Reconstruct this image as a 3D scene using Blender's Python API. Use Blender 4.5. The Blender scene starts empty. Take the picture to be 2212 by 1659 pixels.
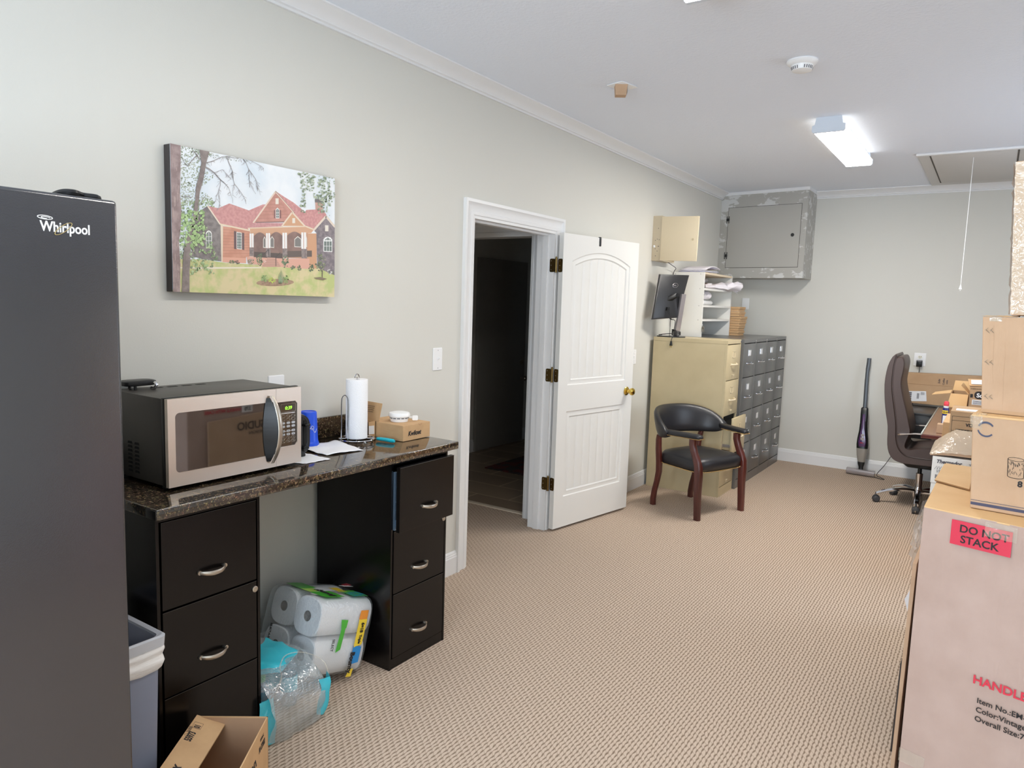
import bpy, bmesh, math, random
import numpy as np
from mathutils import Vector, Matrix, noise
from mathutils.geometry import tessellate_polygon
random.seed(7)
scene = bpy.context.scene
COL = scene.collection
PI = math.pi

# ---------------------------------------------------------------- camera
cam_d = bpy.data.cameras.new('camera'); cam = bpy.data.objects.new('camera', cam_d); COL.objects.link(cam)
r_ = Vector((0.82906844, 0.5582311, 0.03199308)); u_ = Vector((-0.08877154, 0.07491732, 0.99323059)); f_ = Vector((-0.55205537, 0.82629622, -0.11166662))
cam.matrix_world = Matrix(((r_.x, u_.x, -f_.x, 2.4839), (r_.y, u_.y, -f_.y, 0.0), (r_.z, u_.z, -f_.z, 1.5662), (0, 0, 0, 1)))
cam_d.sensor_fit = 'HORIZONTAL'; cam_d.sensor_width = 36.0; cam_d.lens = 36.0 * 1543.97 / 2212
cam_d.clip_start = 0.02; cam_d.clip_end = 60
scene.camera = cam
# ---------------------------------------------------------------- world, daylight, exposure
w = bpy.data.worlds.new('world'); scene.world = w; w.use_nodes = True
w.node_tree.nodes['Background'].inputs[0].default_value = (0.55, 0.7, 1.0, 1); w.node_tree.nodes['Background'].inputs[1].default_value = 1.0
def area(name, loc, rot, sx, sy, power, col):
    d = bpy.data.lights.new(name, 'AREA'); d.shape = 'RECTANGLE'; d.size = sx; d.size_y = sy; d.energy = power; d.color = col
    o = bpy.data.objects.new(name, d); COL.objects.link(o); o.location = loc; o.rotation_euler = rot; return o
# daylight coming through the two windows of the wall behind the camera and the window of the right wall
area('window_daylight_back_1', (1.15, -2.56, 1.45), (PI/2, 0, 0), 1.1, 1.5, 78, (0.74, 0.87, 1.0))
area('window_daylight_back_2', (3.0, -2.56, 1.45), (PI/2, 0, 0), 1.1, 1.5, 78, (0.74, 0.87, 1.0))
area('window_daylight_right', (4.46, 5.3, 1.5), (0, PI/2, 0), 1.4, 1.6, 26, (0.80, 0.90, 1.0))
scene.view_settings.view_transform = 'Standard'; scene.view_settings.look = 'None'
scene.view_settings.exposure = 0.40; scene.view_settings.gamma = 1.0; scene.view_settings.use_curve_mapping = False
scene.cycles.max_bounces = 8; scene.cycles.diffuse_bounces = 5; scene.cycles.glossy_bounces = 4
scene.cycles.transmission_bounces = 6; scene.cycles.transparent_max_bounces = 12
scene.cycles.caustics_reflective = False; scene.cycles.caustics_refractive = False
scene.cycles.sample_clamp_indirect = 4.0

# ---------------------------------------------------------------- materials
def lin(c):
    return tuple(((v/255)/12.92 if v/255 <= .04045 else ((v/255+.055)/1.055)**2.4) for v in c) + (1,)
MATS = {}
def mat(name, rgb, rough=.5, metal=0., var=None, bump=None, ior=None, coat=0., trans=0., emit=None, aniso=None, sheen=0., alpha=1.):
    m = bpy.data.materials.new(name); m.use_nodes = True; MATS[name] = m
    nt = m.node_tree; b = nt.nodes['Principled BSDF']
    b.inputs['Base Color'].default_value = lin(rgb); b.inputs['Roughness'].default_value = rough; b.inputs['Metallic'].default_value = metal
    if ior: b.inputs['IOR'].default_value = ior
    b.inputs['Coat Weight'].default_value = coat; b.inputs['Coat Roughness'].default_value = .08
    b.inputs['Transmission Weight'].default_value = trans; b.inputs['Alpha'].default_value = alpha
    if emit: b.inputs['Emission Color'].default_value = lin(emit[0]); b.inputs['Emission Strength'].default_value = emit[1]
    tc = nt.nodes.new('ShaderNodeTexCoord')
    if var:   # (scale, second colour, low, high)
        n = nt.nodes.new('ShaderNodeTexNoise'); n.inputs['Scale'].default_value = var[0]; n.inputs['Detail'].default_value = 6
        nt.links.new(tc.outputs['Object'], n.inputs['Vector'])
        if len(var) > 4:
            mp = nt.nodes.new('ShaderNodeMapping'); mp.inputs['Scale'].default_value = var[4]
            nt.links.new(tc.outputs['Object'], mp.inputs['Vector']); nt.links.new(mp.outputs[0], n.inputs['Vector'])
        cr = nt.nodes.new('ShaderNodeValToRGB'); cr.color_ramp.elements[0].position = var[2]; cr.color_ramp.elements[1].position = var[3]
        cr.color_ramp.elements[0].color = lin(rgb); cr.color_ramp.elements[1].color = lin(var[1])
        nt.links.new(n.outputs['Fac'], cr.inputs['Fac']); nt.links.new(cr.outputs['Color'], b.inputs['Base Color'])
    if bump:  # (scale, strength[, mapping scale])
        n = nt.nodes.new('ShaderNodeTexNoise'); n.inputs['Scale'].default_value = bump[0]; n.inputs['Detail'].default_value = 4
        src = tc.outputs['Object']
        if len(bump) > 2:
            mp = nt.nodes.new('ShaderNodeMapping'); mp.inputs['Scale'].default_value = bump[2]
            nt.links.new(src, mp.inputs['Vector']); src = mp.outputs[0]
        nt.links.new(src, n.inputs['Vector'])
        bp = nt.nodes.new('ShaderNodeBump'); bp.inputs['Strength'].default_value = bump[1]; bp.inputs['Distance'].default_value = .002
        nt.links.new(n.outputs['Fac'], bp.inputs['Height']); nt.links.new(bp.outputs[0], b.inputs['Normal'])
    return m
M_wall = mat('wall_paint', (214, 212, 204), .6, bump=(160, .12))
M_ceil = mat('ceiling_paint', (232, 238, 248), .8, bump=(70, .9))
M_trim = mat('white_trim_paint', (231, 231, 231), .35)
M_door = mat('white_door_paint', (226, 225, 221), .38, bump=(120, .05))
M_black = mat('black_cabinet_metal', (7, 5, 5), .25, bump=(500, .05), ior=1.42)
M_edgehighlight = mat('drawer_edge_highlight', (60, 58, 56), .35)
M_fridge = mat('fridge_black', (36, 38, 46), .2, bump=(420, .12), ior=2.1)
M_nickel = mat('brushed_nickel', (198, 190, 178), .32, 1.)
M_steel = mat('brushed_steel', (232, 220, 208), .3, 1., bump=(60, .15, (1, 1, 40)))
M_chrome = mat('chrome', (225, 225, 228), .08, 1.)
M_brass = mat('brass', (222, 190, 96), .15, 1.)
M_oldbrass = mat('dark_brass', (120, 100, 62), .28, 1.)
M_mwbody = mat('microwave_case', (88, 84, 79), .42, .35)
M_plasticblk = mat('black_plastic', (20, 20, 21), .35)
M_rubber = mat('grey_rubber', (62, 62, 64), .6)
M_glassblk = mat('dark_door_glass', (34, 30, 27), .03, ior=2.7)
M_kraft = mat('kraft_cardboard', (206, 168, 124), .75, var=(14, (196, 158, 116), .35, .7), bump=(30, .25, (1, 1, 8)))
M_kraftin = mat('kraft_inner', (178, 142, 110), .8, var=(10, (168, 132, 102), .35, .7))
M_kraftpale = mat('pale_pink_cardboard', (184, 159, 147), .7, var=(7, (174, 148, 135), .35, .7), bump=(12, .5, (6, 6, .6)))
M_krafttan = mat('tan_cardboard', (194, 162, 132), .72, var=(8, (184, 151, 120), .35, .7), bump=(12, .6, (9, 9, .8)))
M_kraftgold = mat('golden_cardboard', (220, 182, 132), .72, var=(6, (212, 172, 122), .35, .7), bump=(10, .3))
M_kraftdark = mat('brown_cardboard', (190, 156, 120), .75, var=(8, (180, 146, 110), .35, .7), bump=(20, .3, (1, 1, 8)))
M_edge = mat('corrugated_edge', (150, 112, 74), .85, bump=(300, .6))
M_white = mat('white_plastic', (240, 240, 240), .35)
M_paper = mat('white_paper', (240, 240, 242), .8, bump=(140, .5))
M_towel = mat('paper_towel', (250, 250, 252), .9, bump=(260, 1.0))
M_tan = mat('tan_cabinet_metal', (198, 182, 146), .45, var=(5, (190, 174, 138), .4, .7))
M_grey = mat('dark_grey_cabinet_metal', (92, 92, 92), .28, bump=(400, .05), ior=1.6)
M_greyedge = mat('dark_grey_cabinet_seam', (30, 30, 30), .4)
M_wood = mat('mahogany', (96, 44, 36), .28, var=(9, (64, 27, 22), .35, .68, (1, 1, .15)), coat=.3)
M_leather = mat('black_leather', (34, 34, 38), .36, bump=(240, .25))
M_brownleather = mat('brown_leather', (74, 58, 53), .42, bump=(260, .2))
M_piping = mat('brown_leather_seam', (50, 38, 35), .4)
M_gold = mat('nailhead_brass', (196, 164, 110), .25, 1.)
M_ink = mat('black_ink', (38, 34, 34), .7)
M_inkgrey = mat('grey_ink', (82, 78, 84), .7)
M_inkred = mat('red_ink', (206, 52, 70), .7)
M_redlabel = mat('red_label', (206, 48, 72), .5)
M_whitelabel = mat('white_label', (238, 238, 240), .5)
M_blue = mat('blue_cup_plastic', (32, 86, 228), .3)
M_teal = mat('teal_plastic', (28, 178, 196), .3)
M_green = mat('green_cap', (90, 176, 110), .4)
M_print_green = mat('print_green', (78, 178, 62), .35)
M_print_blue = mat('print_blue', (40, 140, 210), .35)
M_print_yellow = mat('print_yellow', (244, 212, 64), .35)
M_print_orange = mat('print_orange', (236, 150, 60), .35)
M_print_cyan = mat('print_cyan', (64, 200, 222), .3)
M_bin = mat('bin_plastic', (128, 134, 152), .45)
M_binrim = mat('bin_rim_plastic', (190, 192, 198), .45)
M_liner = mat('bin_liner', (236, 234, 232), .35, bump=(24, 1., (1, 1, 5)))
M_lens = mat('lamp_diffuser', (250, 250, 248), .4, emit=((255, 250, 242), 60.0))
M_lens2 = mat('lamp_diffuser_dim', (250, 250, 248), .4, emit=((255, 250, 242), 26.0))
M_lensside = mat('lamp_diffuser_side', (250, 250, 248), .4, emit=((255, 250, 240), 1.5))
M_lampend = mat('lamp_end_cap', (214, 222, 232), .4)
M_purple = mat('purple_plastic', (78, 40, 92), .2, coat=.5)
M_smoke = mat('smoky_bin_plastic', (150, 144, 136), .12, coat=.4)
M_silver = mat('silver_plastic', (176, 170, 172), .22, .6)
M_greytube = mat('grey_tube', (92, 96, 100), .3, .3)
M_desk = mat('red_brown_desk', (92, 44, 40), .12, coat=.6)
M_desktop = mat('brown_desk_top', (140, 104, 88), .15, coat=.5)
M_smokedesk = mat('smoked_glass_desk', (78, 76, 74), .35)
M_offwhite = mat('white_laminate', (232, 230, 224), .5)
M_beigeedge = mat('shelf_edge', (226, 208, 180), .5)
M_plan = mat('plan_paper', (232, 226, 230), .7)
M_planline = mat('plan_edge_ink', (120, 118, 136), .7)
M_panelbeige = mat('beige_panel_paint', (222, 206, 176), .45)
M_panelside = mat('beige_panel_side', (198, 184, 158), .5)
M_monitor = mat('monitor_back', (42, 42, 44), .35, bump=(300, .2))
M_dark = mat('dark_void', (12, 12, 12), .8)
M_led = mat('green_led', (150, 230, 60), .4, emit=((140, 235, 60), 1.6))
M_redcap = mat('red_cap', (232, 70, 84), .35)
M_navy = mat('navy_can', (28, 32, 110), .3)
M_goldlogo = mat('gold_logo', (206, 186, 130), .3, .7)
M_rug = mat('dark_red_rug', (92, 38, 38), .9, var=(9, (60, 50, 48), .45, .55))
M_cabpaint = mat('grey_cabinet_paint', (176, 174, 168), .6)

def film_mat(name, tint, opac, gl):
    m = bpy.data.materials.new(name); m.use_nodes = True; MATS[name] = m; nt = m.node_tree; nt.nodes.clear()
    out = nt.nodes.new('ShaderNodeOutputMaterial'); tr = nt.nodes.new('ShaderNodeBsdfTransparent'); tr.inputs[0].default_value = (.97, .99, 1, 1)
    df = nt.nodes.new('ShaderNodeBsdfDiffuse'); df.inputs[0].default_value = lin(tint)
    gs = nt.nodes.new('ShaderNodeBsdfGlossy'); gs.inputs['Roughness'].default_value = .12
    m1 = nt.nodes.new('ShaderNodeMixShader'); m1.inputs[0].default_value = opac; nt.links.new(tr.outputs[0], m1.inputs[1]); nt.links.new(df.outputs[0], m1.inputs[2])
    m2 = nt.nodes.new('ShaderNodeMixShader'); m2.inputs[0].default_value = gl; nt.links.new(m1.outputs[0], m2.inputs[1]); nt.links.new(gs.outputs[0], m2.inputs[2])
    tc = nt.nodes.new('ShaderNodeTexCoord'); n = nt.nodes.new('ShaderNodeTexNoise'); n.inputs['Scale'].default_value = 26; n.inputs['Distortion'].default_value = 1.5
    bp = nt.nodes.new('ShaderNodeBump'); bp.inputs['Strength'].default_value = 1.; bp.inputs['Distance'].default_value = .01
    nt.links.new(tc.outputs['Object'], n.inputs['Vector']); nt.links.new(n.outputs['Fac'], bp.inputs['Height']); nt.links.new(bp.outputs[0], gs.inputs['Normal'])
    nt.links.new(m2.outputs[0], out.inputs[0]); return m
M_film = film_mat('clear_film', (235, 240, 242), .16, .14)
M_filmwrap = film_mat('crinkled_shrink_film', (214, 226, 230), .30, .22)
M_tape = film_mat('clear_tape', (236, 222, 198), .20, .035)
M_filmcyan = film_mat('cyan_printed_film', (60, 205, 226), .82, .08)
M_filmtan = film_mat('film_over_cardboard', (236, 218, 194), .5, .07)
M_bottle = film_mat('bottle_plastic', (150, 190, 215), .28, .16)

# carpet: loop pile in ribs
def carpet():
    m = bpy.data.materials.new('loop_carpet'); m.use_nodes = True; nt = m.node_tree; b = nt.nodes['Principled BSDF']; b.inputs['Roughness'].default_value = .95
    L = nt.links
    def M(op, a, c=None, d=None):
        n = nt.nodes.new('ShaderNodeMath'); n.operation = op
        for k, v in enumerate((a, c, d)):
            if v is None: continue
            if isinstance(v, (int, float)): n.inputs[k].default_value = v
            else: L.new(v, n.inputs[k])
        return n.outputs[0]
    tc = nt.nodes.new('ShaderNodeTexCoord'); sp = nt.nodes.new('ShaderNodeSeparateXYZ'); L.new(tc.outputs['Object'], sp.inputs[0])
    nz = nt.nodes.new('ShaderNodeTexNoise'); nz.inputs['Scale'].default_value = 30; nz.inputs['Detail'].default_value = 1; L.new(tc.outputs['Object'], nz.inputs['Vector'])
    wob = M('MULTIPLY', M('SUBTRACT', nz.outputs['Fac'], .5), .75)
    xr = M('ADD', M('MULTIPLY', sp.outputs['X'], 1/.0150), wob)
    row = M('FLOOR', xr)
    ys = M('ADD', M('MULTIPLY', sp.outputs['Y'], 1/.031), M('MULTIPLY', row, .37))
    xw = M('ADD', xr, M('MULTIPLY', M('SINE', M('MULTIPLY', ys, 2*PI)), .07))
    g1 = M('SMOOTH_MIN', M('MULTIPLY', M('ABSOLUTE', M('SINE', M('MULTIPLY', xw, PI))), 1.45), 1.0, .15)
    sl = M('ADD', ys, M('MULTIPLY', M('FRACT', xw), .6))
    g2 = M('SMOOTH_MIN', M('MULTIPLY', M('ABSOLUTE', M('SINE', M('MULTIPLY', sl, PI))), 2.2), 1.0, .2)
    h = M('MULTIPLY', g1, M('ADD', M('MULTIPLY', g2, .32), .68))
    n2 = nt.nodes.new('ShaderNodeTexNoise'); n2.inputs['Scale'].default_value = 420; n2.inputs['Detail'].default_value = 3; L.new(tc.outputs['Object'], n2.inputs['Vector'])
    h2 = M('ADD', h, M('MULTIPLY', M('SUBTRACT', n2.outputs['Fac'], .5), .8))
    cr = nt.nodes.new('ShaderNodeValToRGB'); e = cr.color_ramp.elements; e[0].position = .1; e[0].color = lin((128, 108, 91)); e[1].position = .95; e[1].color = lin((202, 182, 163))
    x = e.new(.55); x.color = lin((165, 144, 125))
    L.new(h2, cr.inputs['Fac']); L.new(cr.outputs['Color'], b.inputs['Base Color'])
    bp = nt.nodes.new('ShaderNodeBump'); bp.inputs['Strength'].default_value = .35; bp.inputs['Distance'].default_value = .004
    L.new(h2, bp.inputs['Height']); L.new(bp.outputs[0], b.inputs['Normal'])
    return m
M_carpet = carpet()
def granite():
    m = bpy.data.materials.new('granite_laminate'); m.use_nodes = True; nt = m.node_tree; b = nt.nodes['Principled BSDF']; b.inputs['Roughness'].default_value = .08; b.inputs['IOR'].default_value = 1.9
    tc = nt.nodes.new('ShaderNodeTexCoord')
    n = nt.nodes.new('ShaderNodeTexNoise'); n.inputs['Scale'].default_value = 105; n.inputs['Detail'].default_value = 7; n.inputs['Distortion'].default_value = .7; n.inputs['Roughness'].default_value = .72
    v = nt.nodes.new('ShaderNodeTexVoronoi'); v.inputs['Scale'].default_value = 110
    nt.links.new(tc.outputs['Object'], n.inputs['Vector']); nt.links.new(tc.outputs['Object'], v.inputs['Vector'])
    cr = nt.nodes.new('ShaderNodeValToRGB'); e = cr.color_ramp.elements
    e[0].position = .40; e[0].color = lin((34, 29, 25)); e[1].position = .56; e[1].color = lin((92, 76, 58))
    x = e.new(.63); x.color = lin((160, 138, 104)); x = e.new(.50); x.color = lin((52, 42, 34))
    nt.links.new(n.outputs['Fac'], cr.inputs['Fac'])
    mc = nt.nodes.new('ShaderNodeMix'); mc.data_type = 'RGBA'; mc.blend_type = 'MULTIPLY'; mc.inputs['Factor'].default_value = .25
    nt.links.new(cr.outputs['Color'], mc.inputs[6]); nt.links.new(v.outputs['Color'], mc.inputs[7]); nt.links.new(mc.outputs[2], b.inputs['Base Color'])
    return m
M_granite = granite()
def tiles():
    m = bpy.data.materials.new('hall_tile'); m.use_nodes = True; nt = m.node_tree; b = nt.nodes['Principled BSDF']; b.inputs['Roughness'].default_value = .35
    tc = nt.nodes.new('ShaderNodeTexCoord'); br = nt.nodes.new('ShaderNodeTexBrick'); br.offset = .5; br.inputs['Scale'].default_value = 1.0
    br.inputs['Brick Width'].default_value = .62; br.inputs['Row Height'].default_value = .31; br.inputs['Mortar Size'].default_value = .006
    br.inputs['Color1'].default_value = lin((150, 132, 112)); br.inputs['Color2'].default_value = lin((136, 118, 100)); br.inputs['Mortar'].default_value = lin((196, 180, 158))
    nt.links.new(tc.outputs['Object'], br.inputs['Vector']); nt.links.new(br.outputs['Color'], b.inputs['Base Color']); return m
M_tile = tiles()
def spackle():
    m = mat('spackled_cabinet_paint', (176, 174, 168), .6); nt = m.node_tree; b = nt.nodes['Principled BSDF']
    tc = nt.nodes.new('ShaderNodeTexCoord'); mp = nt.nodes.new('ShaderNodeMapping'); mp.inputs['Scale'].default_value = (5, 9, 9)
    n = nt.nodes.new('ShaderNodeTexNoise'); n.inputs['Scale'].default_value = 1.3; n.inputs['Detail'].default_value = 5; n.inputs['Roughness'].default_value = .6
    cr = nt.nodes.new('ShaderNodeValToRGB'); cr.color_ramp.elements[0].position = .545; cr.color_ramp.elements[1].position = .575
    cr.color_ramp.elements[0].color = lin((176, 174, 168)); cr.color_ramp.elements[1].color = lin((208, 208, 206))
    nt.links.new(tc.outputs['Object'], mp.inputs['Vector']); nt.links.new(mp.outputs[0], n.inputs['Vector']); nt.links.new(n.outputs['Fac'], cr.inputs['Fac']); nt.links.new(cr.outputs[0], b.inputs['Base Color'])
    return m
M_spackle = spackle()

# ---------------------------------------------------------------- mesh helpers
def B(): return bmesh.new()
def box(bm, x0, x1, y0, y1, z0, z1, bev=0., mi=0, seg=2):
    vs = [bm.verts.new(p) for p in ((x0, y0, z0), (x1, y0, z0), (x1, y1, z0), (x0, y1, z0), (x0, y0, z1), (x1, y0, z1), (x1, y1, z1), (x0, y1, z1))]
    fs = [bm.faces.new([vs[i] for i in q]) for q in ((3, 2, 1, 0), (4, 5, 6, 7), (0, 1, 5, 4), (1, 2, 6, 5), (2, 3, 7, 6), (3, 0, 4, 7))]
    for f in fs: f.material_index = mi
    if bev > 0:
        es = list({e for f in fs for e in f.edges})
        bmesh.ops.bevel(bm, geom=es, offset=bev, segments=seg, affect='EDGES', profile=.5, material=-1)
    return bm
def hexa(bm, P, bev=0., mi=0):   # 8 points: bottom 4 (ccw), top 4
    vs = [bm.verts.new(p) for p in P]
    fs = [bm.faces.new([vs[i] for i in q]) for q in ((3, 2, 1, 0), (4, 5, 6, 7), (0, 1, 5, 4), (1, 2, 6, 5), (2, 3, 7, 6), (3, 0, 4, 7))]
    for f in fs: f.material_index = mi
    if bev > 0: bmesh.ops.bevel(bm, geom=list({e for f in fs for e in f.edges}), offset=bev, segments=2, affect='EDGES', profile=.5, material=-1)
    return bm
def loft(bm, rings, cap=True, mi=0, closed=True):
    R = [[bm.verts.new(p) for p in r] for r in rings]; n = len(R[0])
    for a, b in zip(R[:-1], R[1:]):
        for i in range(n if closed else n-1):
            f = bm.faces.new((a[i], a[(i+1) % n], b[(i+1) % n], b[i])); f.material_index = mi
    if cap and closed:
        f = bm.faces.new(list(reversed(R[0]))); f.material_index = mi
        f = bm.faces.new(R[-1]); f.material_index = mi
    return bm
def ring(c, u, v, ru, rv=None, n=16):
    rv = ru if rv is None else rv; c = Vector(c); u = Vector(u); v = Vector(v)
    return [c + u*ru*math.cos(2*PI*i/n) + v*rv*math.sin(2*PI*i/n) for i in range(n)]
def tube(bm, pts, r, n=8, mi=0, cap=True, closed=False):
    pts = [Vector(p) for p in pts]; rs = r if isinstance(r, (list, tuple)) else [r]*len(pts)
    up = None; rings = []
    for i, p in enumerate(pts):
        if closed: t = (pts[(i+1) % len(pts)] - pts[i-1]).normalized()
        else: t = (pts[min(i+1, len(pts)-1)] - pts[max(i-1, 0)]).normalized()
        if up is None:
            up = Vector((0, 0, 1)) if abs(t.z) < .9 else Vector((1, 0, 0))
        up = (up - t*up.dot(t)).normalized(); s = t.cross(up)
        rings.append(ring(p, s, up, rs[i], n=n))
    if closed: rings.append(rings[0])
    if closed:
        R = [[bm.verts.new(q) for q in rr] for rr in rings[:-1]]; m = len(R)
        for k in range(m):
            for i in range(n):
                f = bm.faces.new((R[k][i], R[k][(i+1) % n], R[(k+1) % m][(i+1) % n], R[(k+1) % m][i])); f.material_index = mi
        return bm
    return loft(bm, rings, cap, mi)
def cyl(bm, p0, p1, r0, r1=None, n=16, mi=0): return tube(bm, [p0, p1], [r0, r0 if r1 is None else r1], n, mi)
def lathe(bm, prof, c=(0, 0, 0), n=24, mi=0, cap=True):
    c = Vector(c); return loft(bm, [ring(c + Vector((0, 0, z)), (1, 0, 0), (0, 1, 0), r, n=n) for r, z in prof], cap, mi)
def ball(bm, c, r, n=8, mi=0, sc=(1, 1, 1)):
    d = bmesh.ops.create_uvsphere(bm, u_segments=n, v_segments=max(4, n//2+1), radius=r)
    bmesh.ops.scale(bm, vec=sc, verts=d['verts']); bmesh.ops.translate(bm, vec=c, verts=d['verts'])
    for v in d['verts']:
        for f in v.link_faces: f.material_index = mi
    return bm
def poly(bm, pts, mi=0):
    f = bm.faces.new([bm.verts.new(p) for p in pts]); f.material_index = mi; return f
def slab(bm, pts, off, mi=0):   # extrude polygon pts by vector off
    off = Vector(off); a = [Vector(p) for p in pts]; return loft(bm, [a, [p+off for p in a]], True, mi)
def bez(p, n=10):  # catmull-rom through points
    P = [Vector(q) for q in p]; out = []
    for i in range(len(P)-1):
        a, b, c, d = P[max(i-1, 0)], P[i], P[i+1], P[min(i+2, len(P)-1)]
        for k in range(n):
            t = k/n; out.append(.5*((2*b) + (c-a)*t + (2*a-5*b+4*c-d)*t*t + (3*b-a-3*c+d)*t**3))
    out.append(P[-1]); return out
def rrect(w, h, r, n=5):
    out = []
    for cx, cy, a0 in ((w/2-r, h/2-r, 0), (-w/2+r, h/2-r, PI/2), (-w/2+r, -h/2+r, PI), (w/2-r, -h/2+r, 1.5*PI)):
        for k in range(n+1): a = a0 + k*PI/2/n; out.append((cx+r*math.cos(a), cy+r*math.sin(a)))
    return out
TM = {}
def thing(name, label, cat, loc=(0, 0, 0), rz=0., group=None, kind=None, rot=None):
    o = bpy.data.objects.new(name, None); COL.objects.link(o); o.empty_display_size = .1
    o.location = loc; o.rotation_euler = rot if rot else (0, 0, rz)
    if kind: o['kind'] = kind
    if label: o['label'] = label
    if cat: o['category'] = cat
    if group: o['group'] = group
    e = o.rotation_euler.to_matrix().to_4x4(); TM[o.name] = Matrix.Translation(Vector(loc)) @ e
    return o
def root_of(o):
    while o.parent: o = o.parent
    return o
def part(name, bm, mats, parent=None, world=False, label=None, smooth=35, kind=None, rec=True):
    big = [f for f in bm.faces if len(f.verts) > 8]
    for f in big:
        vs = list(f.verts); tr = tessellate_polygon([[v.co for v in vs]]); mi = f.material_index; bm.faces.remove(f)
        for a, b_, c in tr:
            try: g = bm.faces.new((vs[a], vs[b_], vs[c])); g.material_index = mi
            except ValueError: pass
    if rec: bmesh.ops.recalc_face_normals(bm, faces=bm.faces)
    if world and parent is not None: bm.transform(TM[root_of(parent).name].inverted())
    me = bpy.data.meshes.new(name); bm.to_mesh(me); bm.free()
    for m in (mats if isinstance(mats, (list, tuple)) else [mats]): me.materials.append(m)
    if smooth:
        me.polygons.foreach_set('use_smooth', [True]*len(me.polygons)); me.set_sharp_from_angle(angle=math.radians(smooth))
    o = bpy.data.objects.new(name, me); COL.objects.link(o)
    if parent is not None: o.parent = parent
    if label: o['label'] = label
    if kind: o['kind'] = kind
    return o
def islands(name, bm, mats, parent, world=False, label=None, smooth=35):
    seen = set(); out = []
    for v0 in bm.verts:
        if v0 in seen: continue
        st = [v0]; seen.add(v0); comp = []
        while st:
            v = st.pop(); comp.append(v)
            for e in v.link_edges:
                w_ = e.other_vert(v)
                if w_ not in seen: seen.add(w_); st.append(w_)
        nb = bmesh.new(); mp = {v: nb.verts.new(v.co) for v in comp}
        for f in {f for v in comp for f in v.link_faces}: nb.faces.new([mp[v] for v in f.verts])
        out.append(part(name, nb, mats, parent, world, label, smooth))
    bm.free(); return out
def tag(o, label, cat, group=None):
    o['label'] = label; o['category'] = cat
    if group: o['group'] = group
    return o
def struct(name, bm, m, parent=None, smooth=35, rec=True):
    o = part(name, bm, m, parent, smooth=smooth, rec=rec)
    if parent is None: o['kind'] = 'structure'
    return o
def dup(root, loc, rz=None, label=None, group=None):
    r = root.copy(); COL.objects.link(r); r.location = loc
    if rz is not None: r.rotation_euler = (0, 0, rz)
    if label: r['label'] = label
    if group: r['group'] = group
    for ch in list(root.children):
        c = ch.copy(); COL.objects.link(c); c.parent = r
        for g in ch.children:
            d = g.copy(); COL.objects.link(d); d.parent = c
    return r
def text_bm(body, h, o, r, u, bold=0., shear=0., align='LEFT', sx=1., depth=.0004, into=None, mi=0):
    """lettering of cap height h, baseline start o, along r, up u (world or local vectors)"""
    cu = bpy.data.curves.new('txt', 'FONT'); cu.body = body; cu.size = h/.7; cu.offset = bold; cu.shear = shear; cu.align_x = align
    cu.extrude = depth; cu.resolution_u = 3; cu.space_line = 1.05
    ob = bpy.data.objects.new('txt', cu); COL.objects.link(ob)
    dg = bpy.context.evaluated_depsgraph_get(); dg.update()
    me = bpy.data.meshes.new_from_object(ob.evaluated_get(dg)); bpy.data.objects.remove(ob); bpy.data.curves.remove(cu)
    r = Vector(r).normalized(); u = Vector(u).normalized(); n = r.cross(u); o = Vector(o)
    M = Matrix(((r.x*sx, u.x, n.x, o.x), (r.y*sx, u.y, n.y, o.y), (r.z*sx, u.z, n.z, o.z), (0, 0, 0, 1)))
    me.transform(M)
    bm = into if into is not None else B(); nf = len(bm.faces)
    bm.from_mesh(me); bm.faces.ensure_lookup_table()
    for f in bm.faces[nf:]: f.material_index = mi
    bpy.data.meshes.remove(me); return bm
X, Y, Z = Vector((1, 0, 0)), Vector((0, 1, 0)), Vector((0, 0, 1))

# ================================================================= SETTING
RX, Y0, Y1, H = 4.3, -2.5, 7.84, 2.78
DA, DB, DH = 3.265, 4.19, 2.055      # opening in the left wall
WT = .13
b = B(); box(b, -.13, RX+.2, Y0-.2, Y1+.2, -.1, 0); struct('floor', b, M_carpet)
b = B(); box(b, -1.45, -.13, 2.9, 4.39, -.1, 0); struct('floor_vestibule', b, M_carpet)
b = B(); box(b, -2.2, -.13, 4.43, 9.2, -.1, 0); struct('floor_hall', b, M_tile)
b = B(); box(b, -1.4, -.13, 4.385, 4.435, -.05, .006, .003); struct('trim_threshold', b, mat('threshold_stone', (214, 200, 180), .5))
b = B(); box(b, -2.3, RX+.2, Y0-.2, 9.3, H, H+.1); struct('ceiling', b, M_ceil)
b = B(); box(b, -WT, 0, Y0-.13, DA, 0, H); box(b, -WT, 0, DB, 9.2, 0, H); box(b, -WT, 0, DA, DB, DH, H); struct('wall_left', b, M_wall)
b = B(); box(b, 0, RX, Y1, Y1+.13, 0, H); struct('wall_far', b, M_wall)
# right wall with one window opening
b = B(); box(b, RX, RX+.13, Y0-.13, 4.5, 0, H); box(b, RX, RX+.13, 6.1, Y1+.13, 0, H); box(b, RX, RX+.13, 4.5, 6.1, 0, .8); box(b, RX, RX+.13, 4.5, 6.1, 2.2, H)
struct('wall_right', b, M_wall)
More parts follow.
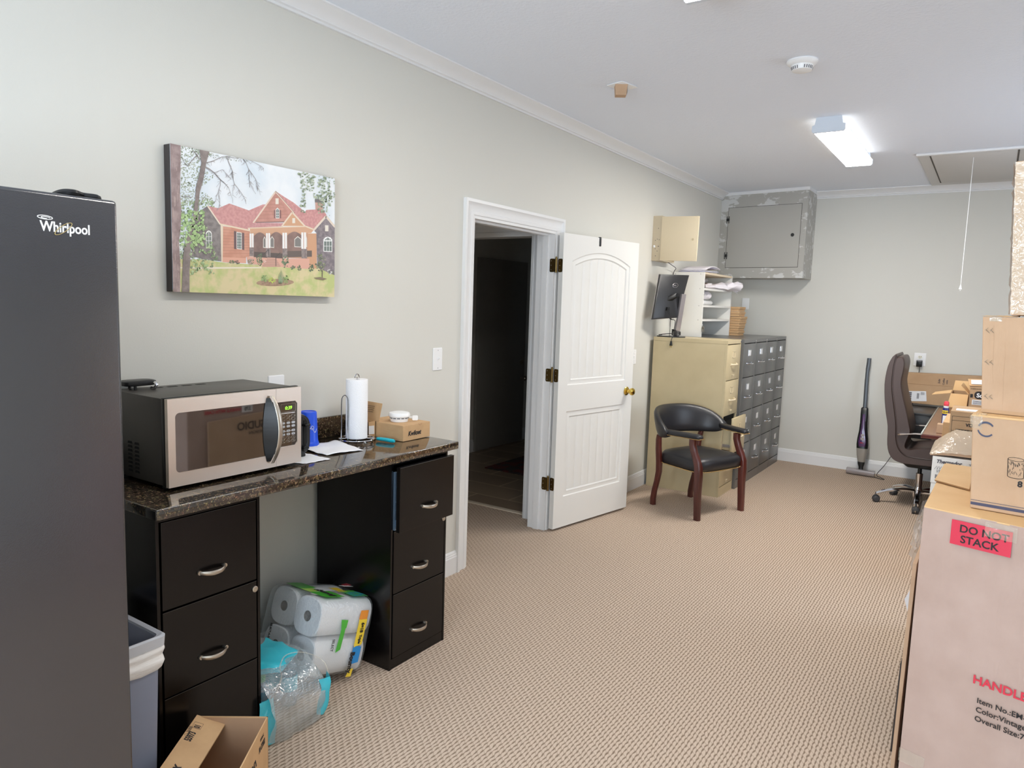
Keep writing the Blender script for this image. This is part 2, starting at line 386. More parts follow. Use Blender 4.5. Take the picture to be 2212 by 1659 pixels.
# back wall with two window openings
b = B(); box(b, 0, .6, Y0-.13, Y0, 0, H); box(b, 1.7, 2.45, Y0-.13, Y0, 0, H); box(b, 3.55, RX, Y0-.13, Y0, 0, H)
for a, c in ((.6, 1.7), (2.45, 3.55)): box(b, a, c, Y0-.13, Y0, 0, .7); box(b, a, c, Y0-.13, Y0, 2.2, H)
struct('wall_back', b, M_wall)
def window_back(n, x0, x1):
    t = thing('window_%d' % n, None, None, (x0, Y0, .7), kind='structure')
    b = B()
    for q in ((x0-.08, x0, .62, 2.28), (x1, x1+.08, .62, 2.28)): box(b, q[0], q[1], Y0, Y0+.018, q[2], q[3])
    box(b, x0, x1, Y0, Y0+.018, 2.2, 2.28); box(b, x0-.1, x1+.1, Y0, Y0+.04, .62, .7)
    box(b, x0, x1, Y0-.03, Y0-.005, 1.43, 1.47); box(b, (x0+x1)/2-.02, (x0+x1)/2+.02, Y0-.03, Y0-.005, .7, 2.2)
    part('window_frame', b, M_trim, t, world=True)
window_back(1, .6, 1.7); window_back(2, 2.45, 3.55)
t = thing('window_3', None, None, (RX, 4.5, .8), kind='structure'); b = B()
box(b, RX-.018, RX, 4.42, 4.5, .72, 2.28); box(b, RX-.018, RX, 6.1, 6.18, .72, 2.28); box(b, RX-.018, RX, 4.5, 6.1, 2.2, 2.28); box(b, RX-.04, RX, 4.4, 6.2, .72, .8)
box(b, RX+.005, RX+.03, 4.5, 6.1, 1.48, 1.52); box(b, RX+.005, RX+.03, 5.28, 5.32, .8, 2.2)
part('window_frame', b, M_trim, t, world=True)
# hall beyond the doorway
b = B(); box(b, -2.1, -1.97, 4.33, 9.2, 0, H); box(b, -2.1, -1.4, 4.33, 4.45, 0, H); box(b, -1.45, -1.32, 2.8, 4.33, 0, H); box(b, -1.45, -.13, 2.77, 2.9, 0, H)
box(b, -.17, -.13, 4.33, 4.46, 0, H); box(b, -1.4, -.13, 4.33, 4.46, 2.06, H); box(b, -2.1, 0, 9.1, 9.2, 0, H)
struct('wall_hall', b, M_wall)

# crown moulding: profile (out from wall, down from ceiling)
CP = [(0, .062), (.0, .0), (.088, 0), (.088, .006), (.074, .012), (.052, .02), (.036, .036), (.026, .046), (.026, .052), (.012, .056), (.012, .066), (0, .066)]
CP = [(0, 0), (.088, 0), (.088, .007), (.078, .010), (.060, .020), (.042, .028), (.030, .040), (.024, .048), (.024, .053), (.013, .056), (.013, .066), (0, .066)]
def crown_run(bm, p0, p1, nrm, m0=0, m1=0):
    p0 = Vector(p0); p1 = Vector(p1); nrm = Vector(nrm); d = (p1-p0).normalized()
    loft(bm, [[p + nrm*o - Z*dn + d*s*o for o, dn in CP] for p, s in ((p0, m0), (p1, -m1))])
b = B(); crown_run(b, (0, Y0, H), (0, 7.60, H), X, 1, 0); struct('trim_crown_left', b, M_trim, smooth=25)
b = B(); crown_run(b, (.86, Y1, H), (RX, Y1, H), -Y, 0, 1); struct('trim_crown_far', b, M_trim, smooth=25)
b = B(); crown_run(b, (RX, Y0, H), (RX, Y1, H), -X, 1, 1); struct('trim_crown_right', b, M_trim, smooth=25)
b = B(); crown_run(b, (0, Y0, H), (RX, Y0, H), Y, 1, 1); struct('trim_crown_back', b, M_trim, smooth=25)
BP = [(0, 0), (.015, 0), (.015, .098), (.012, .104), (.012, .110), (.009, .116), (.009, .122), (.004, .130), (0, .132)]
def base_run(bm, p0, p1, nrm):
    p0 = Vector(p0); p1 = Vector(p1); nrm = Vector(nrm); loft(bm, [[p + nrm*o + Z*h for o, h in BP] for p in (p0, p1)])
b = B(); base_run(b, (0, Y0, 0), (0, 3.18, 0), X); base_run(b, (0, 4.275, 0), (0, Y1, 0), X); struct('baseboard_left', b, M_trim, smooth=25)
b = B(); base_run(b, (0, Y1, 0), (RX, Y1, 0), -Y); struct('baseboard_far', b, M_trim, smooth=25)
b = B(); base_run(b, (RX, Y0, 0), (RX, Y1, 0), -X); struct('baseboard_right', b, M_trim, smooth=25)
b = B(); base_run(b, (-1.97, 4.46, 0), (-1.97, 9.1, 0), X); struct('baseboard_hall', b, M_trim, smooth=25)

# door casing profile across width .085: (across from inner edge, out)
KP = [(0, 0), (0, .010), (.006, .012), (.018, .012), (.022, .009), (.044, .010), (.056, .014), (.064, .018), (.068, .022), (.085, .022), (.085, 0)]
def casing(bm, ax, pl, nrm, a0, a1, top, w=1.):
    """frame round opening a0..a1 along axis ax on plane; nrm outward"""
    ax = Vector(ax); nrm = Vector(nrm); pl = Vector(pl)
    def P(a, z, o): return pl + ax*a + Z*z + nrm*o
    loft(bm, [[P(a0-c*w, 0, o) for c, o in KP], [P(a0-c*w, top+c*w, o) for c, o in KP], [P(a1+c*w, top+c*w, o) for c, o in KP], [P(a1+c*w, 0, o) for c, o in KP]])
t = thing('door_1', None, None, (0, DA, 0), kind='structure')
b = B(); casing(b, Y, (0, 0, 0), X, DA, DB, DH); part('door_casing', b, M_trim, t, world=True, smooth=22)
b = B()
for ya, yb, s in ((DA, DA+.018, 1), (DB-.018, DB, -1)):
    box(b, -WT-.005, .004, ya, yb, 0, DH)
    y2 = yb if s > 0 else ya; box(b, -.085, -.045, min(y2, y2+s*.012), max(y2, y2+s*.012), 0, DH-.0301)
box(b, -WT-.005, .004, DA+.018, DB-.018, DH-.018, DH); box(b, -.085, -.045, DA+.018, DB-.018, DH-.03, DH-.018)
part('door_jamb', b, M_trim, t, world=True)
b = B(); box(b, -.03, .002, DA+.017, DA+.0205, .98, 1.04, .001); part('strike_plate', b, M_oldbrass, t, world=True)
# second opening, in the cross wall of the vestibule
t = thing('door_2', None, None, (-.28, 4.33, 0), kind='structure')
b = B(); casing(b, X, (0, 4.33, 0), -Y, -1.2, -.274, 2.055, 1.15); part('door_casing', b, M_trim, t, world=True, smooth=22)
b = B(); box(b, -.274, -.258, 4.33, 4.46, 0, 2.06); box(b, -1.216, -1.2, 4.33, 4.46, 0, 2.06); box(b, -1.2, -.274, 4.33, 4.46, 2.045, 2.06); part('door_jamb', b, M_trim, t, world=True)
# a closed dark door on the hall wall with a knob and a bolt
t = thing('door_3', None, None, (-1.97, 6.4, 0), kind='structure')
b = B(); box(b, -1.968, -1.93, 5.95, 6.85, .01, 2.03, .002); part('door_leaf', b, mat('hall_door_paint', (150, 146, 140), .5), t, world=True)
b = B(); cyl(b, (-1.93, 6.78, .73), (-1.89, 6.78, .73), .012); ball(b, (-1.875, 6.78, .73), .027, 12); cyl(b, (-1.93, 6.78, .91), (-1.915, 6.78, .91), .026); part('door_knob', b, M_nickel, t, world=True)
b = B(); box(b, -1.42, -.45, 5.42, 6.5, 0, .012, .004); tag(part('rug', b, M_rug), 'dark red patterned rug on the tiled hall floor beyond the doorway', 'rug')

# ---- the open door leaf
HX, HY = .068, 4.18; ang = math.atan2(.86, .156)
td = thing('door_4', None, None, (HX, HY, 0), kind='structure', rz=ang)     # local x along the leaf, local -y towards the room
DW, DZ0, DZ1, DT = .874, .018, 2.045, .038
def panel_outline(x0, x1, z0, z1, arch=0.):
    pts = [(x0, z0), (x1, z0)]
    if arch == 0: return pts + [(x1, z1), (x0, z1)]
    n = 14
    for k in range(n+1):
        t_ = 1-k/n; s = 2*t_-1; pts.append((x0+(x1-x0)*t_, z1 + arch*(1-s*s)))
    return pts
def inset(pts, d):
    n = len(pts); out = []
    for i in range(n):
        p, q, r = Vector(pts[i-1]), Vector(pts[i]), Vector(pts[(i+1) % n])
        a = (q-p).normalized(); c = (r-q).normalized(); na = Vector((-a.y, a.x)); nc = Vector((-c.y, c.x))
        bis = (na+nc).normalized(); k = d/max(.3, bis.dot(na)); out.append(q+bis*k)
    return out
panels = [panel_outline(.098, .772, 1.02, 1.865, .075), panel_outline(.098, .772, .235, .838)]
b = B()
def edge_loop(bm, pts, y=0.):
    vs = [bm.verts.new((p[0], y, p[1])) for p in pts]; es = [bm.edges.new((vs[i], vs[(i+1) % len(vs)])) for i in range(len(vs))]; return vs, es
_, eo = edge_loop(b, [(0, DZ0), (DW, DZ0), (DW, DZ1), (0, DZ1)])
allE = list(eo)
for p in panels: _, e = edge_loop(b, p); allE += e
bmesh.ops.triangle_fill(b, edges=allE, use_beauty=True, use_dissolve=False)
front = list(b.faces)
for p in panels:
    prof = [(0, 0), (.006, .006), (.012, .0075), (.03, .0025), (.036, .0025), (.043, .0085), (.0445, .0135)]
    rings = [[Vector((q[0], dy, q[1])) for q in inset(p, d)] for d, dy in prof]
    loft(b, rings, cap=False)
    inn = inset(p, .0437)
    # tongue-and-groove planks inside the panel
    xs = [q[0] for q in inn]; xa, xb = min(xs), max(xs); z0 = min(q[1] for q in inn); zt = lambda x: None
    arch = p[2:] if len(p) > 4 else None
    def ztop(x):
        if arch is None: return inn[2][1]
        c = sorted(inn[2:], key=lambda q: q[0])
        for q0, q1 in zip(c[:-1], c[1:]):
            if q0[0] <= x <= q1[0]: return q0[1] + (q1[1]-q0[1])*(x-q0[0])/max(1e-6, q1[0]-q0[0])
        return c[-1][1] if x > c[-1][0] else c[0][1]
    npk = 7
    cols = []
    for k in range(npk):
        a0 = xa+(xb-xa)*k/npk; a1 = xa+(xb-xa)*(k+1)/npk
        cols += [(a0, .0115), (a0+.006, .0085), (a1-.006, .0085)]
        if k < npk-1 and False: pass
    cols.append((xb, .0115))
    # refine for the arch
    fine = []
    for (c0, d0), (c1, d1) in zip(cols[:-1], cols[1:]):
        m = 3 if c1-c0 > .03 else 1
        for q in range(m): fine.append((c0+(c1-c0)*q/m, d0+(d1-d0)*q/m))
    fine.append(cols[-1])
    bot = [b.verts.new((x, d, z0)) for x, d in fine]; top = [b.verts.new((x, d, ztop(x))) for x, d in fine]
    for i in range(len(fine)-1): b.faces.new((bot[i], bot[i+1], top[i+1], top[i]))
# edges and back of the leaf
q = [(0, DZ0), (DW, DZ0), (DW, DZ1), (0, DZ1)]
fr = [b.verts.new((x, 0, z)) for x, z in q]; bk = [b.verts.new((x, DT, z)) for x, z in q]
for i in range(4): b.faces.new((fr[i], fr[(i+1) % 4], bk[(i+1) % 4], bk[i]))
b.faces.new(bk)
part('door_leaf', b, M_door, td, smooth=30)
def knob(sgn):
    b = B(); y0 = 0 if sgn < 0 else DT; c = Vector((.80, y0, .935)); d = Vector((0, sgn, 0))
    rr = [(.033, 0), (.033, .004), (.028, .009), (.013, .012), (.012, .032), (.02, .036), (.027, .046), (.028, .056), (.024, .064), (.012, .068)]
    loft(b, [ring(c+d*o, X, Z, r, n=20) for r, o in rr]); return b
part('door_knob', knob(-1), M_brass, td); part('door_knob', knob(1), M_brass, td)
b = B(); box(b, .385, .402, -.006, .014, 1.985, 2.05, .003); part('ball_catch', b, M_plasticblk, td)
for z in (1.83, 1.09, .335):
    hb = B(); w_ = .034
    # leaf on the jamb face, knuckle, leaf on the door edge (world frame)
    def rl(c, u, v, n_):
        o = rrect(.036, .089, .010); return [Vector(c)+Vector(u)*a+Vector(v)*bb+Vector(n_)*.0015 for a, bb in o]
    jy = DB-.0185
    slab(hb, [Vector((-.008, jy, z)) + X*a + Z*c for a, c in rrect(.04, .089, .010)], (0, -.002, 0))
    e1 = Vector((math.cos(ang), math.sin(ang), 0)); nn = Vector((-math.sin(ang), math.cos(ang), 0)); hc = Vector((HX, HY, 0))
    slab(hb, [hc - e1*.0005 + nn*(.021) + nn*a + Z*(z+c) for a, c in rrect(.036, .089, .010)], -e1*.002)
    cyl(hb, (.0195, 4.173, z-.048), (.0195, 4.173, z+.048), .0085, n=12); ball(hb, (.0195, 4.173, z+.052), .007)
    h_ = part('door_hinge', hb, M_oldbrass, td, world=True)
    sb = B()
    for zz in (-.03, 0, .03):
        cyl(sb, (-.016, jy-.002, z+zz), (-.016, jy-.004, z+zz), .0035, n=8)
        q_ = hc - e1*.0025 + nn*.024 + Z*(z+zz); cyl(sb, q_, q_-e1*.002, .0035, n=8)
    islands('screw', sb, M_nickel, h_, world=True)

# ---- corner access cabinet hung under the ceiling
t = thing('trim_1', None, None, (.43, 7.5, 1.905), kind='structure')
b = B(); hexa(b, [(0, 7.56, 1.905), (.885, 7.45, 1.905), (.885, Y1, 1.905), (0, Y1, 1.905), (0, 7.56, H-.022), (.885, 7.45, H-.022), (.885, Y1, H-.022), (0, Y1, H-.022)], .003)
part('cabinet_body', b, M_spackle, t, world=True, smooth=20)
b = B(); hexa(b, [(.0, 7.545, H-.03), (.895, 7.435, H-.03), (.895, Y1, H-.03), (0, Y1, H-.03), (0, 7.545, H), (.895, 7.435, H), (.895, Y1, H), (0, Y1, H)]); part('top_strip', b, M_trim, t, world=True)
fd = Vector((.885, -.11, 0)).normalized(); fnn = Vector((fd.y, -fd.x, 0)); f0 = Vector((0, 7.56, 0))
def FP(s, z, o=0.): return f0 + fd*s + Z*z + fnn*o
b = B(); hexa(b, [FP(.088, 2.015, -.01), FP(.835, 2.015, -.01), FP(.835, 2.015, .003), FP(.088, 2.015, .003), FP(.088, 2.625, -.01), FP(.835, 2.625, -.01), FP(.835, 2.625, .003), FP(.088, 2.625, .003)])
part('access_door', b, M_cabpaint, t, world=True)
b = B()
for a, c, z0, z1 in ((.083, .088, 2.012, 2.629), (.835, .839, 2.012, 2.629), (.083, .839, 2.010, 2.015), (.083, .839, 2.625, 2.629)):
    hexa(b, [FP(a, z0, -.001), FP(c, z0, -.001), FP(c, z0, .0006), FP(a, z0, .0006), FP(a, z1, -.001), FP(c, z1, -.001), FP(c, z1, .0006), FP(a, z1, .0006)])
part('door_gap', b, mat('gap_shadow_line', (84, 80, 74), .8), t, world=True)
for z in (2.505, 2.137):
    b = B()
    for s in (-1, 1):
        c = FP(.086+s*.012, z, .006)
        tube(b, [c-Z*.036, c-Z*.03, c-Z*.022, c-Z*.012, c, c+Z*.012, c+Z*.022, c+Z*.03, c+Z*.036], [.002, .005, .0028, .005, .006, .005, .0028, .005, .002], 8)
    slab(b, [FP(.078, z-.014, .0045), FP(.094, z-.014, .0045), FP(.094, z+.014, .0045), FP(.078, z+.014, .0045)], fnn*.004)
    part('hinge', b, M_plasticblk, t, world=True)
b = B(); loft(b, [ring(FP(.765, 2.327, o), fd, Z, r, n=20) for r, o in ((.017, .003), (.017, .0055), (.013, .006))]); part('finger_pull', b, mat('dark_pull', (40, 40, 40), .5), t, world=True)

# ---- attic hatch
t = thing('trim_2', None, None, (2.25, 6.9, H), kind='structure')
b = B(); box(b, 1.885, 2.72, 6.25, 6.295, H-.018, H-.0005, .003); part('trim_board', b, M_trim, t, world=True)
b = B(); box(b, 1.89, 2.70, 6.296, 7.75, H-.008, H-.0005); part('hatch_frame', b, mat('hatch_paint', (206, 205, 202), .6), t, world=True)
b = B(); box(b, 1.978, 2.512, 6.31, 7.60, H-.013, H-.0085, .001); part('hatch_panel', b, MATS['hatch_paint'], t, world=True)
b = B(); box(b, 1.966, 1.974, 6.31, 7.61, H-.0105, H-.0085); box(b, 2.516, 2.526, 6.31, 7.61, H-.0105, H-.0085); box(b, 1.966, 2.526, 7.603, 7.61, H-.0105, H-.0085)
part('hatch_gap', b, MATS['gap_shadow_line'], t, world=True)
tc_ = thing('pull_cord', 'thin white pull cord with a bell-shaped end hanging from the attic hatch', 'cord', (2.244, 6.489, H-.0135))
b = B(); cyl(b, (2.244, 6.489, H-.0135), (2.244, 6.489, 1.80), .0022, n=6); part('cord', b, M_white, tc_, world=True)
b = B(); lathe(b, [(.002, 1.822), (.004, 1.815), (.007, 1.80), (.011, 1.788), (.011, 1.785), (.004, 1.783), (.004, 1.775)], (2.244, 6.489, 0), 12); part('cord_pull', b, M_white, tc_, world=True)

# ---- fluorescent ceiling lamps
def lamp(y0, y1, label, lens):
    t = thing('ceiling_lamp', label, 'lamp', (1.52, (y0+y1)/2, H), group='wraparound ceiling lamps')
    x0, x1 = 1.43, 1.615
    prof = [(x0+.012, H-.045), (x0, H-.052), (x0, H-.082), (x0+.008, H-.09), (x1-.008, H-.09), (x1, H-.082), (x1, H-.052), (x1-.012, H-.045)]
    b = B(); loft(b, [[Vector((px, y, pz)) for px, pz in prof] for y in (y0+.02, y1-.02)])
    for f in b.faces: f.material_index = 0 if f.calc_center_median().z < H-.086 else 1
    part('diffuser', b, [lens, M_lensside], t, world=True)
    prof2 = [(x0+.02, H-.0005), (x0+.012, H-.045), (x0-.003, H-.05), (x0-.003, H-.084), (x0+.006, H-.093), (x1-.006, H-.093), (x1+.003, H-.084), (x1+.003, H-.05), (x1-.012, H-.045), (x1-.02, H-.0005)]
    for a, c in ((y0, y0+.02), (y1-.02, y1)):
        b = B(); loft(b, [[Vector((px, y, pz)) for px, pz in prof2] for y in (a, c)]); part('end_cap', b, M_lampend, t, world=True)
    b = B(); box(b, x0+.03, x1-.03, y0+.02, y1-.02, H-.045, H-.0005); part('housing', b, M_white, t, world=True)
lamp(4.87, 6.09, 'white wraparound fluorescent ceiling lamp, lit, near the attic hatch', M_lens)
lamp(1.44, 2.66, 'white wraparound fluorescent ceiling lamp near the camera, over the microwave counter', M_lens2)
lamp(-1.9, -.68, 'white wraparound fluorescent ceiling lamp behind the camera', M_lens2)

# ================================================================= LEFT SIDE: fridge, counter and what stands on it
def cord(name, pts, r, m, label, cat, n=6):
    b = B(); tube(b, bez(pts, 8), r, n); return tag(part(name, b, m), label, cat)

# ---- refrigerator
t = thing('refrigerator', 'tall black refrigerator at the left edge, next to the counter', 'refrigerator', (.42, .52, 0))
FY0, FY1 = .14, .876
b = B(); box(b, .06, .735, FY0+.005, FY1-.005, .02, 1.755, .006); part('cabinet', b, M_fridge, t, world=True)
b = B(); box(b, .74, .80, FY0, FY1, .09, 1.770, .008, seg=3); part('door', b, M_fridge, t, world=True)
b = B(); box(b, .70, .745, FY0+.01, FY1-.01, .02, .085, .003); part('kick_grille', b, M_plasticblk, t, world=True)
b = B()
for (y, x) in ((FY0+.05, .12), (FY1-.05, .12), (FY0+.05, .68), (FY1-.05, .68)): cyl(b, (x, y, 0), (x, y, .025), .018, n=10)
islands('foot', b, M_rubber, t, world=True)
b = B()   # top hinge cover
tube(b, bez([(.70, .775, 1.766), (.745, .782, 1.778), (.765, .80, 1.779), (.75, .825, 1.777), (.765, .850, 1.774), (.70, .86, 1.768)], 6), .008, 8)
part('hinge_cover', b, M_plasticblk, t, world=True)
b = B(); text_bm('Whirlpool', .021, (.8005, .7135, 1.688), Y, (0, 0, 1), bold=.0006, into=b, sx=.80)
part('logo_lettering', b, M_white, t, world=True)
b = B()   # swirl over the W and the golden ring through the l
def ell(bm, c, a, bb, th, r, n=36, t0=0, t1=2*PI):
    pts = []
    for i in range(n if t1-t0 >= 2*PI-.01 else n+1):
        q = t0+(t1-t0)*i/n; y = a*math.cos(q); z = bb*math.sin(q)
        pts.append((c[0], c[1]+y*math.cos(th)-z*math.sin(th), c[2]+y*math.sin(th)+z*math.cos(th)))
    tube(bm, pts, r, 6, closed=(t1-t0 >= 2*PI-.01))
ell(b, (.8008, .7235, 1.716), .0145, .0038, -.05, .0009); ell(b, (.8008, .7245, 1.7155), .0085, .0018, -.05, .0008, t0=0, t1=5)
part('logo_swirl', b, M_white, t, world=True)
b = B(); ell(b, (.8012, .759, 1.6955), .0215, .0062, .66, .0008); part('logo_ring', b, M_goldlogo, t, world=True)

# ---- three-drawer cabinets under the counter
def nickel_pull(c, L=.092):    # c: centre on the drawer face (x plane), along y; bows out
    b = B(); pts = []
    n = 16; rings = []
    for i in range(n+1):
        s = -1+2*i/n; out = .004 + .022*(1-abs(s)**2.6); hh = .0075 - .002*abs(s)**3; th = .0035
        cx, cy, cz = c[0]+out, c[1]+s*L/2, c[2]-.004*(1-s*s)
        rings.append([Vector((cx+th*math.cos(a), cy, cz+hh*math.sin(a))) for a in [2*PI*k/10 for k in range(10)]])
    loft(b, rings)
    for s in (-1, 1): cyl(b, (c[0]-.001, c[1]+s*L/2*.97, c[2]), (c[0]+.006, c[1]+s*L/2*.97, c[2]), .007, n=10)
    return b
def black_cabinet(y0, label, open_top, nlock):
    y1 = y0+.362; t = thing('drawer_cabinet', label, 'cabinet', (.26, (y0+y1)/2, 0), group='black three-drawer cabinets under the counter')
    b = B(); box(b, .035, .486, y0, y0+.010, .0, .9015); box(b, .035, .486, y1-.010, y1, .0, .9015)
    box(b, .035, .486, y0+.010, y1-.010, .889, .9015); box(b, .035, .045, y0+.01, y1-.01, .02, .889); box(b, .06, .478, y0+.01, y1-.01, .0, .046); box(b, .46, .4845, y0+.01, y1-.01, 0.002, .046)
    part('carcass', b, M_black, t, world=True, smooth=0)
    for i, (z0, z1) in enumerate(((.612, .886), (.334, .606), (.050, .330))):
        out = .045 if (i == 0 and open_top) else 0.
        yy0, yy1 = y0+.016, y1-.016
        if out: yy0, yy1 = y0+.0, y1-.012
        b = B(); box(b, .468+out, .488+out, yy0, yy1, z0, z1, .0015)
        d = part('drawer_front', b, M_black, t, world=True, smooth=0)
        part('handle', nickel_pull((.488+out, (yy0+yy1)/2 + (0 if not out else .01), z0+.085)), M_nickel, d, world=True)
        b = B(); box(b, .4885+out, .4892+out, yy0, yy1, z1-.0012, z1); part('edge_highlight', b, M_edgehighlight, d, world=True)  # lighter strip paints a highlight along the top edge of the drawer
        if out:
            b = B(); box(b, .10, .468+out, yy0+.03, yy1-.03, z0+.02, z0+.03); box(b, .10, .468+out, yy0+.03, yy0+.034, z0+.02, z1-.05); box(b, .10, .468+out, yy1-.034, yy1-.03, z0+.02, z1-.05)
            part('drawer_tray', b, M_black, t, world=True)
            b = B(); box(b, .44, .531, y0+.012, y0+.0135, .63, .66); box(b, .487, .499, y0+.008, y0+.022, .615, .862, .001)
            for z in (.64, .70, .735, .80): cyl(b, (.499, y0+.015, z), (.5005, y0+.015, z), .003, n=8)
            part('drawer_slide', b, mat('blue_zinc_slide', (122, 146, 170), .35, .7), t, world=True)
    b = B(); lathe(b, [(.0105, 0), (.0105, .004), (.008, .0055), (.003, .0055), (.003, .004)], (0, 0, 0), 16)
    b.transform(Matrix.Translation((.4885, y1-.024, nlock)) @ Matrix.Rotation(PI/2, 4, 'Y')); part('lock', b, M_nickel, t, world=True)
    return t
black_cabinet(1.122, 'black three-drawer cabinet beside the refrigerator, all drawers shut', False, .580)
black_cabinet(2.123, 'black three-drawer cabinet nearest the doorway, top drawer slid open', True, .588)

# ---- counter
t = thing('countertop', 'dark granite-look countertop carrying the microwave', 'countertop', (.26, 1.82, .9015))
b = B(); box(b, .004, .512, 1.112, 2.532, .902, .936, .004, seg=3); part('worktop', b, M_granite, t, world=True)
b = B(); box(b, .002, .018, 1.112, 2.505, .9365, 1.03, .003); tag(part('backsplash', b, M_granite), 'dark granite-look backsplash strip along the wall behind the counter', 'backsplash')
b = B(); box(b, .46, .513, 1.1085, 1.1125, .905, .933, .001); part('end_cap', b, M_plasticblk, t, world=True)

# ---- microwave
MX0, MX1, MA, MB, MZ0, MZ1 = .02, .350, 1.238, 1.762, .950, 1.233
t = thing('microwave', 'stainless steel and black microwave on the granite counter, clock reading 0:39', 'microwave', ((MX0+MX1)/2, (MA+MB)/2, .9365))
b = B(); box(b, MX0, MX1-.022, MA+.004, MB-.004, MZ0, MZ1, .003)
part('case', b, M_mwbody, t, world=True)
b = B()
for i in range(2):
    for k in range(8):
        x = .118+i*.042; z = 1.068-k*.0135
        hexa(b, [(x, MA+.0035, z-.004), (x+.030, MA+.0035, z-.004), (x+.030, MA+.0045, z-.004), (x, MA+.0045, z-.004), (x+.004, MA+.0035, z+.004), (x+.026, MA+.0035, z+.004), (x+.026, MA+.0045, z+.004), (x+.004, MA+.0045, z+.004)])
for k in range(4):
    y = 1.36+k*.055; box(b, .06, .075, y, y+.035, MZ1, MZ1+.0006)
part('vent', b, M_dark, t, world=True)
b = B()
for x, y in ((.05, MA+.03), (.05, MB-.03), (.30, MA+.03), (.30, MB-.03)): cyl(b, (x, y, .9365), (x, y, .951), .012, n=12)
islands('foot', b, M_plasticblk, t, world=True)
b = B(); box(b, MX1-.022, MX1-.002, MA, MB, MZ0-.002, MZ1+.004, .004); part('door_gasket', b, M_plasticblk, t, world=True)
FXX = MX1+.014
def rr_yz(y0, y1, z0, z1, r, x, n=5): return [Vector((x, (y0+y1)/2+a, (z0+z1)/2+c)) for a, c in rrect(y1-y0, z1-z0, r, n)]
def frame(bm, o, i, ro, ri, xa, xb):
    a = rr_yz(*o, ro, xa); c = rr_yz(*o, ro*.9, xb); d = rr_yz(*i, ri, xb); e = rr_yz(*i, ri, xa); loft(bm, [a, c, d, e], cap=False)
DYS = 1.648
b = B(); frame(b, (MA+.001, DYS, MZ0, MZ1+.001), (MA+.027, DYS+.10, MZ0+.046, MZ1-.048), .005, .012, MX1-.002, FXX)
# the door frame ends at the seam: rebuild as four bars with rounded window corners
b.free(); b = B()
o = [(MA+.001, MZ0), (DYS, MZ0), (DYS, MZ1+.001), (MA+.001, MZ1+.001)]
wy0, wy1, wz0, wz1, wr = MA+.026, DYS-.001, MZ0+.045, MZ1-.045, .014
inn = [(wy1, wz0)] + [(wy1, wz1)] + [(wy0+wr-wr*math.sin(a), wz1-wr+wr*math.cos(a)) for a in [k*PI/10 for k in range(6)]] + [(wy0+wr-wr*math.cos(a), wz0+wr-wr*math.sin(a)) for a in [k*PI/10 for k in range(6)]]
def plate(bm, outer, inner, x0, x1):
    es = []
    for lp in (outer, inner):
        vs = [bm.verts.new((x1, p[0], p[1])) for p in lp]; es += [bm.edges.new((vs[i], vs[(i+1) % len(vs)])) for i in range(len(vs))]
    r = bmesh.ops.triangle_fill(bm, edges=es, use_beauty=True)
    fs = [g for g in r['geom'] if isinstance(g, bmesh.types.BMFace)]
    e = bmesh.ops.extrude_face_region(bm, geom=fs); bmesh.ops.translate(bm, vec=(x0-x1, 0, 0), verts=[v for v in e['geom'] if isinstance(v, bmesh.types.BMVert)])
plate(b, o, inn, MX1-.002, FXX)
part('door_frame', b, M_steel, t, world=True, smooth=30)
b = B(); box(b, MX1-.002, FXX-.0025, wy0-.004, DYS+.0, wz0-.004, wz1+.004); part('door_window', b, M_glassblk, t, world=True)
b = B()
py0, py1, pz0, pz1 = DYS+.003, MB-.018, MZ0+.068, MZ1-.049
o = [(DYS+.0015, MZ0), (MB-.001, MZ0), (MB-.001, MZ1+.001), (DYS+.0015, MZ1+.001)]
inn = [(py0-.0008, pz0), (py1-.012, pz0), (py1, pz0+.012), (py1, pz1-.01), (py1-.01, pz1), (py0-.0008, pz1)]
plate(b, o, inn, MX1-.002, FXX-.001); part('panel_frame', b, M_steel, t, world=True, smooth=30)
b = B(); box(b, MX1-.002, FXX-.003, py0-.002, py1+.003, pz0-.003, pz1+.003); part('control_panel', b, M_glassblk, t, world=True)
px = FXX-.003
b = B(); o = rrect(.066, .030, .004)
tube(b, [Vector((px+.0004, (py0+py1)/2+.006+a, pz1-.024+c)) for a, c in o], .0006, 5, closed=True); part('display_frame', b, M_nickel, t, world=True)
b = B(); text_bm('0:39', .0125, (px+.0006, py0+.038, pz1-.030), Y, Z, into=b, shear=.15); part('clock_digits', b, M_led, t, world=True)
b = B(); b2 = B()
for r in range(8):
    for c in range(3):
        y = py0+.030+c*.0225; z = pz1-.054-r*.0128-(.004 if r > 3 else 0)
        if r in (2, 3, 4, 5): slab(b, [Vector((px, y+a, z+q)) for a, q in rrect(.016, .0085, .004)], (.0010, 0, 0))
        else: tube(b2, [Vector((px+.0004, y+a, z+q)) for a, q in rrect(.016, .0085, .004)], .00045, 4, closed=True)
        if r > 3: text_bm('123456789S0P'[min(11, (r-4)*3+c)], .0042, (px+.0012, y-.0015, z-.002), Y, Z, into=b2 if r > 5 else b, mi=0 if r > 5 else 1)
part('button', b, [mat('button_grey', (176, 178, 182), .4), M_ink], t, world=True); part('button_outline', b2, M_nickel, t, world=True)
b = B(); box(b, px, px+.0004, py0+.019, py1-.01, pz1-.0445, pz1-.0425); box(b, px, px+.0004, py0+.019, py1-.01, pz1-.1105, pz1-.1095)
part('panel_stripe', b, M_white, t, world=True)
